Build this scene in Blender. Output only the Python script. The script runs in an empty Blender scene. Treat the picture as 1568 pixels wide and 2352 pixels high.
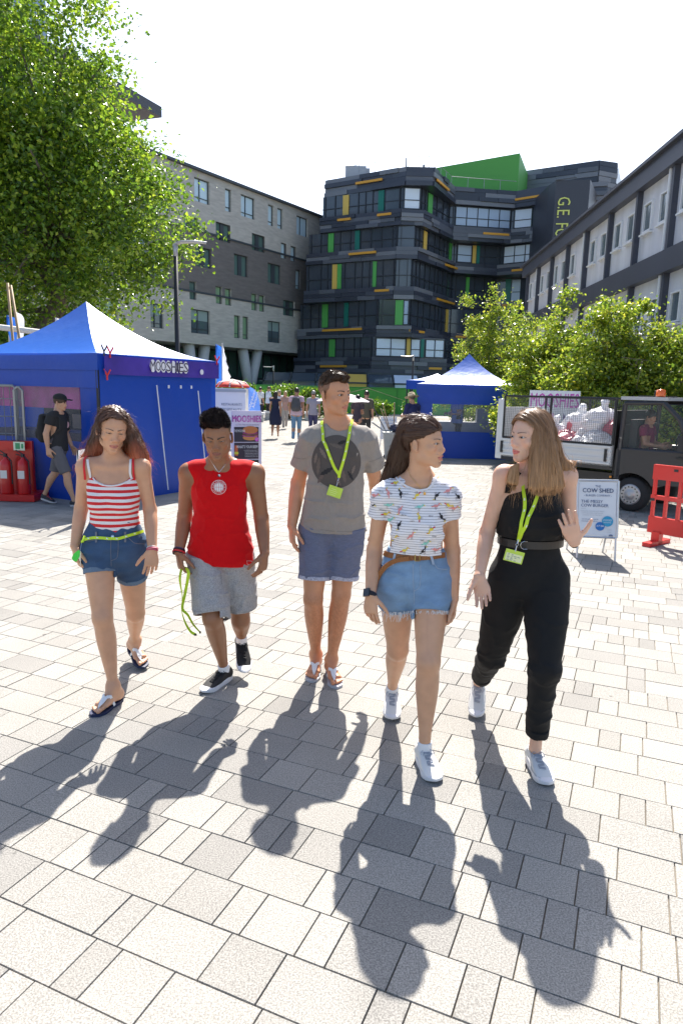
import bpy, bmesh, math, random
import numpy as np
from math import pi, sin, cos, tan, atan, atan2, sqrt, radians, degrees, hypot
from mathutils import Vector, Matrix, noise as mn
from mathutils.bvhtree import BVHTree
random.seed(7); RNG=np.random.default_rng(7)
sc=bpy.context.scene; COL=sc.collection
# ---------------------------------------------------------------- camera
FPX=1568.0; HCAM=1.8; PITCH=atan((1176-892)/FPX); ROLL=0.024
_R0=np.array([1,0,0.]); _U0=np.array([0,sin(PITCH),cos(PITCH)]); CF=np.array([0,cos(PITCH),-sin(PITCH)])
CU=cos(ROLL)*_U0-sin(ROLL)*_R0; CR=cos(ROLL)*_R0+sin(ROLL)*_U0; CC=np.array([0,0,HCAM])
cd=bpy.data.cameras.new('camera'); cam=bpy.data.objects.new('camera',cd); COL.objects.link(cam)
cd.sensor_fit='VERTICAL'; cd.sensor_height=36; cd.sensor_width=24; cd.lens=24.0; cd.clip_start=.05; cd.clip_end=2000
m=Matrix(((CR[0],CU[0],-CF[0],0),(CR[1],CU[1],-CF[1],0),(CR[2],CU[2],-CF[2],HCAM),(0,0,0,1)))
cam.matrix_world=m; sc.camera=cam
sc.render.resolution_x=682; sc.render.resolution_y=1024
# ---------------------------------------------------------------- sky, sun, exposure
SUN_EL=radians(50); SUN_AZ=radians(7)          # behind the group, a little to the right
w=bpy.data.worlds.new('World'); sc.world=w; w.use_nodes=True
nt=w.node_tree; bg=nt.nodes['Background']; sky=nt.nodes.new('ShaderNodeTexSky'); sky.sky_type='NISHITA'
sky.sun_disc=False; sky.sun_elevation=SUN_EL; sky.sun_rotation=SUN_AZ; sky.air_density=1.0; sky.dust_density=2.0; sky.ozone_density=1.0
nt.links.new(sky.outputs[0],bg.inputs[0]); bg.inputs[1].default_value=0.108
sl=bpy.data.lights.new('sun','SUN'); sl.energy=5.0; sl.angle=radians(.53); sl.color=(1,.95,.88)
so=bpy.data.objects.new('sun',sl); COL.objects.link(so)
sd=Vector((sin(SUN_AZ)*cos(SUN_EL),cos(SUN_AZ)*cos(SUN_EL),sin(SUN_EL)))
so.rotation_euler=sd.to_track_quat('Z','Y').to_euler()
sc.view_settings.view_transform='Standard'; sc.view_settings.look='None'; sc.view_settings.gamma=1.0
sc.view_settings.exposure=1.34
sc.render.engine='CYCLES'; sc.cycles.max_bounces=8; sc.cycles.transparent_max_bounces=12
# ---------------------------------------------------------------- helpers
def ray(px,py): return CF+CR*(px-784)/FPX-CU*(py-1176)/FPX
def P(px,py,Y): d=ray(px,py); return CC+d*(Y/d[1])        # a point seen at (px,py) standing Y metres away
def G(px,py,z=0.): d=ray(px,py); return CC+d*((z-HCAM)/d[2])
def V3(*a): return np.array(a,float)
def nrm(v): v=np.asarray(v,float); return v/(np.linalg.norm(v)+1e-12)
def lerp(a,b,t): return a+(b-a)*t
MATS={}
def M(name,col=(.5,.5,.5),rough=.6,metal=0,spec=.5,var=0,vs=8,bump=0,bs=60,vcol=False,sss=0,alpha=1,trans=0,emit=0,tl=0,sheen=0,coat=0,vstr=None,bstr=None,speck=0,sps=400,ior=1.45,aniso=0):
    if name in MATS: return MATS[name]
    m=bpy.data.materials.new(name); m.use_nodes=True; t=m.node_tree; N=t.nodes; L=t.links
    b=N['Principled BSDF']; b.inputs['Roughness'].default_value=rough; b.inputs['Metallic'].default_value=metal
    b.inputs['Specular IOR Level'].default_value=spec; b.inputs['IOR'].default_value=ior
    b.inputs['Coat Weight'].default_value=coat
    if sheen: b.inputs['Sheen Weight'].default_value=sheen
    if sss: b.inputs['Subsurface Weight'].default_value=sss; b.inputs['Subsurface Radius'].default_value=(1,.35,.18); b.inputs['Subsurface Scale'].default_value=.012
    if alpha<1: b.inputs['Alpha'].default_value=alpha
    if trans: b.inputs['Transmission Weight'].default_value=trans
    tc=N.new('ShaderNodeTexCoord'); src=None
    if vcol:
        a=N.new('ShaderNodeVertexColor'); a.layer_name='Col'; src=a.outputs[0]
    else:
        r=N.new('ShaderNodeRGB'); r.outputs[0].default_value=(*col,1); src=r.outputs[0]
    def noise(scale,det,stretch=None):
        n=N.new('ShaderNodeTexNoise'); n.inputs['Scale'].default_value=scale; n.inputs['Detail'].default_value=det
        if stretch:
            mp=N.new('ShaderNodeMapping'); mp.inputs['Scale'].default_value=stretch; L.new(tc.outputs['Object'],mp.inputs[0]); L.new(mp.outputs[0],n.inputs['Vector'])
        else: L.new(tc.outputs['Object'],n.inputs['Vector'])
        return n
    def mul(src,fac_out,lo,hi,a=.25,c=.75):
        mr=N.new('ShaderNodeMapRange'); mr.inputs[1].default_value=a; mr.inputs[2].default_value=c; mr.inputs[3].default_value=lo; mr.inputs[4].default_value=hi
        L.new(fac_out,mr.inputs[0]); mx=N.new('ShaderNodeMix'); mx.data_type='RGBA'; mx.blend_type='MULTIPLY'; mx.inputs[0].default_value=1
        L.new(src,mx.inputs[6]); L.new(mr.outputs[0],mx.inputs[7]); return mx.outputs[2]
    if var: src=mul(src,noise(vs,5,vstr).outputs[0],1-var,1+var)
    if speck: src=mul(src,noise(sps,2).outputs[0],1-speck,1+speck,.35,.65)
    L.new(src,b.inputs['Base Color'])
    if emit: L.new(src,b.inputs['Emission Color']); b.inputs['Emission Strength'].default_value=emit
    if bump:
        n=noise(bs,4,bstr); bp=N.new('ShaderNodeBump'); bp.inputs['Strength'].default_value=1; bp.inputs['Distance'].default_value=bump
        L.new(n.outputs[0],bp.inputs['Height']); L.new(bp.outputs[0],b.inputs['Normal'])
    if tl:
        out=N['Material Output']; tb=N.new('ShaderNodeBsdfTranslucent'); ms=N.new('ShaderNodeMixShader'); ms.inputs[0].default_value=tl
        L.new(src,tb.inputs[0]); L.new(b.outputs[0],ms.inputs[1]); L.new(tb.outputs[0],ms.inputs[2]); L.new(ms.outputs[0],out.inputs[0])
    MATS[name]=m; return m
WM={}
def tag(o,label=None,cat=None,group=None,kind=None):
    if label: o['label']=label
    if cat: o['category']=cat
    if group: o['group']=group
    if kind: o['kind']=kind
    return o
def E(name,loc,label=None,cat=None,group=None,rotz=0):
    o=bpy.data.objects.new(name,None); COL.objects.link(o); o.empty_display_size=.1
    o.location=[float(x) for x in loc]; o.rotation_euler=(0,0,rotz)
    WM[o]=Matrix.Translation(o.location)@Matrix.Rotation(rotz,4,'Z'); return tag(o,label,cat,group)
def mkobj(name,V,F,mats,parent=None,cols=None,mi=None,smooth=False,origin=None,fcols=None):
    V=np.asarray(V,float).reshape(-1,3)
    if parent is not None:
        inv=np.array(WM[parent].inverted()); V=V@inv[:3,:3].T+inv[:3,3]
    elif origin is not None: V=V-np.asarray(origin,float)
    me=bpy.data.meshes.new(name)
    if isinstance(F,np.ndarray):
        n=F.shape[1]; me.vertices.add(len(V)); me.vertices.foreach_set('co',V.ravel().astype(np.float32))
        me.loops.add(F.size); me.loops.foreach_set('vertex_index',F.ravel().astype(np.int32))
        me.polygons.add(len(F)); me.polygons.foreach_set('loop_start',np.arange(0,F.size,n,dtype=np.int32)); me.polygons.foreach_set('loop_total',np.full(len(F),n,dtype=np.int32))
        me.update(calc_edges=True)
    else: me.from_pydata(V.tolist(),[],F); me.update()
    if cols is not None:
        a=me.color_attributes.new('Col','FLOAT_COLOR','POINT'); c=np.ones((len(V),4),np.float32); c[:,:3]=cols; a.data.foreach_set('color',c.ravel())
    if fcols is not None:
        a=me.color_attributes.new('Col','FLOAT_COLOR','CORNER'); lt=np.empty(len(me.polygons),np.int32); me.polygons.foreach_get('loop_total',lt)
        c=np.ones((lt.sum(),4),np.float32); c[:,:3]=np.repeat(np.asarray(fcols,np.float32),lt,axis=0); a.data.foreach_set('color',c.ravel())
    for m in (mats if isinstance(mats,(list,tuple)) else [mats]): me.materials.append(m)
    if mi is not None: me.polygons.foreach_set('material_index',np.asarray(mi,np.int32))
    me.polygons.foreach_set('use_smooth',np.full(len(me.polygons),bool(smooth)))
    o=bpy.data.objects.new(name,me); COL.objects.link(o)
    if parent is not None: o.parent=parent; WM[o]=WM[parent].copy()
    else:
        o.location=[float(x) for x in (origin if origin is not None else (0,0,0))]; WM[o]=Matrix.Translation(o.location)
    return o
class MB:
    def __init__(s): s.V=[]; s.F=[]; s.C=[]; s.I=[]; s.c=(1,1,1); s.i=0
    def add(s,V,F,c=None,i=None):
        n=len(s.V); s.V+= [tuple(map(float,v)) for v in V]; s.F+=[tuple(int(k)+n for k in f) for f in F]
        s.C+=[c or s.c]*len(F); s.I+=[s.i if i is None else i]*len(F); return s
    def box(s,ce,sz,X=(1,0,0),Y=None,Z=(0,0,1),**k):
        X=nrm(X); Z=nrm(Z); Y=nrm(np.cross(Z,X)) if Y is None else nrm(Y); ce=np.asarray(ce,float); h=np.asarray(sz,float)/2
        v=[ce+X*h[0]*a+Y*h[1]*b+Z*h[2]*d for d in(-1,1) for a,b in((-1,-1),(1,-1),(1,1),(-1,1))]
        return s.add(v,[(3,2,1,0),(4,5,6,7),(0,1,5,4),(1,2,6,5),(2,3,7,6),(3,0,4,7)],**k)
    def quad(s,*p,**k): return s.add(p,[tuple(range(len(p)))],**k)
    def tube(s,pts,r,n=8,cap=True,**k):
        pts=[np.asarray(p,float) for p in pts]; m=len(pts); rs=[r]*m if np.isscalar(r) else list(r); V=[];F=[]; pn=None
        for i,p in enumerate(pts):
            t=nrm(pts[min(i+1,m-1)]-pts[max(i-1,0)])
            if pn is None: a=np.array([0,0,1.]) if abs(t[2])<.9 else np.array([1.,0,0]); pn=nrm(np.cross(t,a))
            pn=nrm(pn-t*pn.dot(t)); b=np.cross(t,pn)
            for j in range(n): an=2*pi*j/n; V.append(p+(pn*cos(an)+b*sin(an))*rs[i])
        for i in range(m-1):
            for j in range(n): F.append((i*n+j,i*n+(j+1)%n,(i+1)*n+(j+1)%n,(i+1)*n+j))
        if cap: F.append(tuple(range(n))[::-1]); F.append(tuple((m-1)*n+j for j in range(n)))
        return s.add(V,F,**k)
    def prism(s,poly,z0,z1,**k):
        n=len(poly); V=[(x,y,z0) for x,y in poly]+[(x,y,z1) for x,y in poly]
        return s.add(V,[tuple(range(n))[::-1],tuple(range(n,2*n))]+[(i,(i+1)%n,n+(i+1)%n,n+i) for i in range(n)],**k)
    def extrude(s,poly3,vec,**k):
        n=len(poly3); vec=np.asarray(vec,float); V=[np.asarray(p,float) for p in poly3]; V=V+[p+vec for p in V]
        return s.add(V,[tuple(range(n))[::-1],tuple(range(n,2*n))]+[(i,(i+1)%n,n+(i+1)%n,n+i) for i in range(n)],**k)
    def lathe(s,ce,prof,n=16,Z=(0,0,1),**k):
        Z=nrm(Z); a=np.array([1.,0,0]) if abs(Z[0])<.9 else np.array([0,1.,0]); X=nrm(a-Z*a.dot(Z)); Y=np.cross(Z,X); ce=np.asarray(ce,float); V=[];F=[]; m=len(prof)
        for r,z in prof:
            for j in range(n): an=2*pi*j/n; V.append(ce+Z*z+(X*cos(an)+Y*sin(an))*r)
        for i in range(m-1):
            for j in range(n): F.append((i*n+j,i*n+(j+1)%n,(i+1)*n+(j+1)%n,(i+1)*n+j))
        F.append(tuple(range(n))[::-1]); F.append(tuple((m-1)*n+j for j in range(n)))
        return s.add(V,F,**k)
    def build(s,name,mats,parent=None,smooth=False,origin=None,vcol=True):
        return mkobj(name,s.V,s.F,mats,parent,mi=s.I,smooth=smooth,origin=origin,fcols=s.C)
def children(o): return [c for c in COL.objects if c.parent is o]
def copy_tree(o,parent=None):
    c=o.copy(); COL.objects.link(c)
    if parent is not None: c.parent=parent
    for ch in list(o.children): copy_tree(ch,c)
    return c
_TC={}
def text_mesh(s,bold=False):
    """outline mesh of a word, height ~1, centred on x"""
    if s in _TC: return _TC[s]
    cu=bpy.data.curves.new('word','FONT'); cu.body=s; cu.align_x='CENTER'; cu.size=1.38; cu.resolution_u=2
    if bold: cu.offset=.02
    o=bpy.data.objects.new('word',cu); COL.objects.link(o); bpy.context.view_layer.update()
    me=o.to_mesh(); V=np.array([v.co[:] for v in me.vertices]).reshape(-1,3); F=[tuple(p.vertices) for p in me.polygons]
    o.to_mesh_clear(); COL.objects.unlink(o); bpy.data.objects.remove(o); bpy.data.curves.remove(cu)
    _TC[s]=(V[:,:2],F); return _TC[s]
def add_text(mb,s,o,R,U,h,w=None,off=None,i=None,c=None):
    """flat lettering on plane o,R,U; h cap height; w fits total width"""
    V,F=text_mesh(s); R=nrm(R); U=nrm(U); x=V[:,0]; sx=h
    if w: sx=w/(x.max()-x.min())
    n=np.cross(R,U); o=np.asarray(o,float)+n*(off or .002)
    mb.add([o+R*a*sx+U*b*h for a,b in V],F,i=i,c=c)
# ================================================================ THE SETTING
g=MB(); g.quad((-400,-60,-.03),(400,-60,-.03),(400,900,-.03),(-400,900,-.03))
tag(g.build('ground',M('far_ground',(.27,.255,.23),.85,var=.08,vs=.5)),kind='structure')
g=MB(); g.quad((-34,-3,-.012),(34,-3,-.012),(34,46,-.012),(-34,46,-.012))
tag(g.build('joint_bed',M('joint_sand',(.22,.185,.14),.95,var=.3,vs=6)),kind='structure')
def paving():
    ang=radians(-23.1); d=np.array([cos(ang),sin(ang)]); n=np.array([-d[1],d[0]]); W=.205; r=random.Random(3)
    o=np.array([-1.317,2.415]); V=[];F=[];C=[]; gp=.0015; ch=.0016
    for row in range(-75,230):
        u=-60+r.random(); v0=row*W
        tone=r.random()
        while u<60:
            q=o+d*u+n*(v0+W/2)
            Ls=r.choices((.107,.205,.31,.41),(6,5,3.4,.3))[0]
            if -1<q[1]<44 and abs(q[0])<.60*q[1]+2.2:
                a=[(u+gp,v0+gp),(u+Ls-gp,v0+gp),(u+Ls-gp,v0+W-gp),(u+gp,v0+W-gp)]
                b=[(u+gp+ch,v0+gp+ch),(u+Ls-gp-ch,v0+gp+ch),(u+Ls-gp-ch,v0+W-gp-ch),(u+gp+ch,v0+W-gp-ch)]
                k=len(V); dz=r.uniform(-.0012,.0012)
                for x,y in a: p=o+d*x+n*y; V.append((p[0],p[1],-.006))
                for x,y in b: p=o+d*x+n*y; V.append((p[0],p[1],dz))
                F+=[(k+4,k+5,k+6,k+7),(k,k+1,k+5,k+4),(k+1,k+2,k+6,k+5),(k+2,k+3,k+7,k+6),(k+3,k,k+4,k+7)]
                t=r.random(); base=np.array((.274,.261,.236)) if t<.5 else (np.array((.247,.236,.215)) if t<.82 else np.array((.220,.211,.194)))
                base=base*r.uniform(.94,1.06); C+=[tuple(base)]*5
            u+=Ls
    tag(mkobj('paving',np.array(V),np.array(F),M('paver_concrete',rough=.9,vcol=True,spec=.25,speck=.30,sps=170,var=.07,vs=2.2,bump=.0005,bs=260),fcols=C),kind='structure')
paving()
def gum():
    m=MATS['paver_concrete']; t=m.node_tree; N=t.nodes; L=t.links; b=N['Principled BSDF']; src=b.inputs['Base Color'].links[0].from_socket; tc=N.new('ShaderNodeTexCoord')
    for sc_,th,dk,sd in ((1.6,.020,.55,0),(3.1,.022,.72,5),(.55,.05,.86,9)):      # trodden gum, drips and pale old stains
        mp=N.new('ShaderNodeMapping'); mp.inputs['Location'].default_value=(sd,sd*1.7,0); L.new(tc.outputs['Object'],mp.inputs[0])
        v=N.new('ShaderNodeTexVoronoi'); v.inputs['Scale'].default_value=sc_; L.new(mp.outputs[0],v.inputs['Vector']); mr=N.new('ShaderNodeMapRange'); mr.inputs[1].default_value=th; mr.inputs[2].default_value=th*1.5; mr.inputs[3].default_value=dk; mr.inputs[4].default_value=1
        L.new(v.outputs['Distance'],mr.inputs[0]); mx=N.new('ShaderNodeMix'); mx.data_type='RGBA'; mx.blend_type='MULTIPLY'; mx.inputs[0].default_value=1; L.new(src,mx.inputs[6]); L.new(mr.outputs[0],mx.inputs[7]); src=mx.outputs[2]
    L.new(src,b.inputs['Base Color'])
gum()
def wallpt(B,t):
    """ray to the vertical plane through B whose plan direction is (t,1)"""
    n=np.array([1,-t,0])
    def f(px,py): d=ray(px,py); return CC+d*(n.dot(B-CC)/n.dot(d))
    return f
glass_dark=M('window_glass',(.09,.12,.135),.06,spec=.9,coat=.3)
frame_dark=M('window_frame',(.055,.065,.075),.45)
# ---------------------------------------------------------------- grey brick building on the left
def left_building():
    B=P(730,497,75); t=.65; W=wallpt(B,t); D=nrm((t,1,0)); Nn=np.array([D[1],-D[0],0])   # Nn faces the square
    O=B.copy(); O[2]=0
    def uz(px,py): q=W(px,py)-O; return q.dot(D),q[2]
    z5=lambda x,y:(315.8+x*.27465,315.8+y*.27465)
    rt=E('brick_building',O+D*-20,'long grey brick office building with two tone bands and slanted columns, behind the tree','building')
    ztop=19.25; zb=5.25; u0,u1=-58,7
    wins=[]
    def add(r,dark=None,kind=0):
        a=uz(*z5(r[0],r[1])); b=uz(*z5(r[2],r[3])); wins.append([a[0],b[0],b[1],a[1],dark,kind])
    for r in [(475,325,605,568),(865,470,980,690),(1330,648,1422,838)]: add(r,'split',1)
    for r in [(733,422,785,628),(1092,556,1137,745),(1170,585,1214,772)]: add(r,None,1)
    for r in [(655,700,777,885),(957,797,1063,967),(490,905,617,1100),(808,968,922,1172),(1090,1045,1197,1235),(385,640,510,775)]: add(r,'mid',3)
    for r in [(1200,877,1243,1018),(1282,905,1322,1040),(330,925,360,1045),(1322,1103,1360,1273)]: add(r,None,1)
    for r in [(655,1240,710,1395),(733,1258,786,1408),(953,1303,1001,1450),(1018,1316,1063,1460)]: add(r,None,2)
    add((435,1198,495,1360),None,3); add((1218,1355,1313,1500),'mid',3)
    for r in [(108,1380,220,1600),(447,1430,607,1650),(1090,1530,1195,1722)]: add(r,'split',0)
    for r in [(808,1485,858,1680),(880,1495,928,1690)]: add(r,None,2)
    # rows continued behind the tree
    rows=[(17.7,15.2),(13.9,12.3),(12.1,10.2),(9.0,7.6),(7.9,5.9)]
    r=random.Random(4)
    umin=min(w[0] for w in wins)
    for k,(zt,zb_) in enumerate(rows):
        u=-56+r.random()*2
        zt_=[w for w in wins]
        while u<-21.5:
            ww=r.choice((1.2,2.4)); 
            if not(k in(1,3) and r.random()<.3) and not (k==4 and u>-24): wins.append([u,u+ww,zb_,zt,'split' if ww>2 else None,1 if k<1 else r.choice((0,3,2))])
            u+=ww+r.uniform(1.8,3.4)
    # front wall, pieced around window openings (grid of cells)
    us=sorted({u0,u1}|{round(w[0],3) for w in wins}|{round(w[1],3) for w in wins}); zs=sorted({zb,9.55,14.55,ztop}|{round(w[2],3) for w in wins}|{round(w[3],3) for w in wins})
    m=MB(); pt=lambda u,z,o=0: O+D*u+Nn*o+np.array([0,0,z])
    light=(.50,.465,.415); dark=(.175,.155,.145)
    for i in range(len(us)-1):
        for j in range(len(zs)-1):
            uc=(us[i]+us[i+1])/2; zc=(zs[j]+zs[j+1])/2
            if any(w[0]<uc<w[1] and w[2]<zc<w[3] for w in wins): continue
            if us[i+1]-us[i]<1e-3 or zs[j+1]-zs[j]<1e-3: continue
            m.quad(pt(us[i],zs[j]),pt(us[i+1],zs[j]),pt(us[i+1],zs[j+1]),pt(us[i],zs[j+1]),c=dark if 9.55<zc<14.55 else light)
    for w in wins:      # reveals
        for a,b in (((w[0],w[2]),(w[0],w[3])),((w[1],w[3]),(w[1],w[2])),((w[0],w[3]),(w[1],w[3])),((w[1],w[2]),(w[0],w[2]))):
            m.quad(pt(*a),pt(*b),pt(*b,-.3),pt(*a,-.3),c=light if not 9.55<w[2]<14.55 else dark)
    # end, back, soffit, roof
    for a,b in (((u1,0),(u1,-14)),((u0,-14),(u0,0)),((u1,-14),(u0,-14))):
        m.quad(pt(a[0],zb,a[1]),pt(b[0],zb,b[1]),pt(b[0],ztop,b[1]),pt(a[0],ztop,a[1]),c=light)
    m.quad(pt(u0,zb),pt(u0,zb,-14),pt(u1,zb,-14),pt(u1,zb),c=light); m.quad(pt(u0,ztop-.5),pt(u1,ztop-.5),pt(u1,ztop-.5,-14),pt(u0,ztop-.5,-14),c=dark)
    m.build('brick_wall',M('grey_brick',rough=.85,vcol=True,var=.16,vs=1.2,vstr=(1,1,5),bump=.01,bs=14,bstr=(1,1,6)),rt)
    m=MB()
    for z in (9.55,14.55): m.box(pt((u0+u1)/2,z,.03),(u1-u0,.08,.16),X=D)
    m.box(pt((u0+u1)/2,ztop+.06,.05),(u1-u0+.2,.5,.2),X=D); m.build('string_course',frame_dark,rt)
    blind=M('window_blind_blue',(.60,.76,.84),.25,spec=.8); green=M('window_glass_green',(.24,.38,.22),.15,spec=.9); teal=M('window_glass_teal',(.11,.18,.16),.12,spec=.9)  # blind panes: sky reflection painted in as a pale blue base colour
    for w in wins:
        vis=w[1]>-24
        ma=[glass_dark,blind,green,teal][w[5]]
        fr=MB(); f=.06; a,b,c,d=w[:4]; dp=-.22
        for (x0,x1,y0,y1) in ((a,b,c,c+f),(a,b,d-f,d),(a,a+f,c+f,d-f),(b-f,b,c+f,d-f)): fr.box(pt((x0+x1)/2,(y0+y1)/2,dp),(x1-x0,.1,y1-y0),X=D)
        if w[4]=='split' : fr.box(pt(lerp(a,b,.42),(c+d)/2,dp),(f,.098,d-c-2*f),X=D)
        if w[4]=='mid': fr.box(pt((a+b)/2,(c+d)/2,dp),((b-a)*.26,.14,d-c-2*f),X=D)
        if w[4]!='mid' and d-c>1.8: fr.box(pt((a+b)/2,c+(d-c)*.2,dp),(b-a-2*f,.09,.05),X=D)
        wi=fr.build('window',frame_dark,rt)
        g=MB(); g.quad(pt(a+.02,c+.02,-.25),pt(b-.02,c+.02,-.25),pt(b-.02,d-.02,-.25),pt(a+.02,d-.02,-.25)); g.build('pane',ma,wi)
        if w[5]==0 and vis:
            g=MB(); g.quad(pt(a+.07,lerp(c,d,.55),-.235),pt(b-.07,lerp(c,d,.55),-.235),pt(b-.07,d-.07,-.235),pt(a+.07,d-.07,-.235)); g.build('blind',M('roller_blind',(.28,.36,.34),.6),wi)
    # glazed ground floor and slanted columns
    m=MB(); m.quad(pt(u0,0,-4),pt(u1,0,-4),pt(u1,zb,-4),pt(u0,zb,-4)); m.build('ground_floor_glass',M('shopfront_glass',(.09,.18,.15),.1,spec=.8,var=.5,vs=.5,vstr=(1,1,.2)),rt)
    m=MB(); u=u0
    while u<u1: m.box(pt(u,zb/2,-3.93),(.12,.12,zb),X=D); u+=1.35
    for z in (.15,2.6,zb-.12): m.box(pt((u0+u1)/2,z,-3.9),(u1-u0,.1,.16),X=D)
    m.build('ground_floor_mullions',frame_dark,rt)
    colm=M('column_concrete',(.50,.49,.47),.7,var=.06)
    for top,bot in [((475,1730),(505,1986)),((610,1745),(585,1986)),((925,1775),(970,2050)),((1050,1790),(1005,2050)),((30,1672),(40,1986)),((150,1690),(140,1986))]:
        a=uz(*z5(*top)); b=uz(*z5(*bot)); du=(b[0]-a[0])/(a[1]-b[1]); m=MB()
        m.tube([pt(a[0]+du*zb,0,-.7),pt(a[0],zb,-.7)],[.42,.5],14); m.build('column',colm,rt,smooth=True)
    for u in (-30,-33,-38,-41,-47,-50): m=MB(); m.tube([pt(u+(1 if u%2 else -1),0,-.7),pt(u,zb,-.7)],[.42,.5],12); m.build('column',colm,rt,smooth=True)
    # penthouse with the overhanging roof, seen through the tree
    tip=P(372,262,57); zt=tip[2]
    m=MB(); q=lambda u,o,z:pt(u,z,o); ut=(tip-O).dot(D); ot=(tip-O).dot(Nn)
    poly=[q(ut,ot,zt-.25),q(ut-26,ot+2.5,zt+.6),q(ut-26,-12,zt+.6),q(ut-3,-12,zt-.25)]
    m.extrude(poly,(0,0,.75)); m.build('roof_overhang',M('roof_edge',(.07,.07,.08),.5),rt)
    m=MB(); m.quad(q(ut-5,-2,ztop),q(ut-32,-2,ztop),q(ut-32,-2,zt+.5),q(ut-5,-2,zt)); m.quad(q(ut-5,-12,ztop),q(ut-5,-2,ztop),q(ut-5,-2,zt),q(ut-5,-12,zt))
    m.build('penthouse_glass',M('penthouse_glass',(.30,.40,.52),.15,spec=.9),rt)
    m=MB(); 
    for k in range(18): m.box(q(ut-5-k*1.5,-1.96,(ztop+zt)/2),(.08,.08,zt-ztop),X=D)
    m.tube([q(ut-20,-.5,ztop+1.1),q(ut+3,-.5,ztop+1.1)],.03,5)
    for k in range(12): m.tube([q(ut-19.5+k*2,-.5,ztop),q(ut-19.5+k*2,-.5,ztop+1.1)],.03,5)
    m.build('handrail',frame_dark,rt)
    # upper glazed block far left
    m=MB(); m.quad(q(-58,-1,ztop),q(-30,-1,ztop),q(-30,-1,31),q(-58,-1,31)); m.build('upper_glass',MATS['penthouse_glass'],rt)
left_building()
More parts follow.
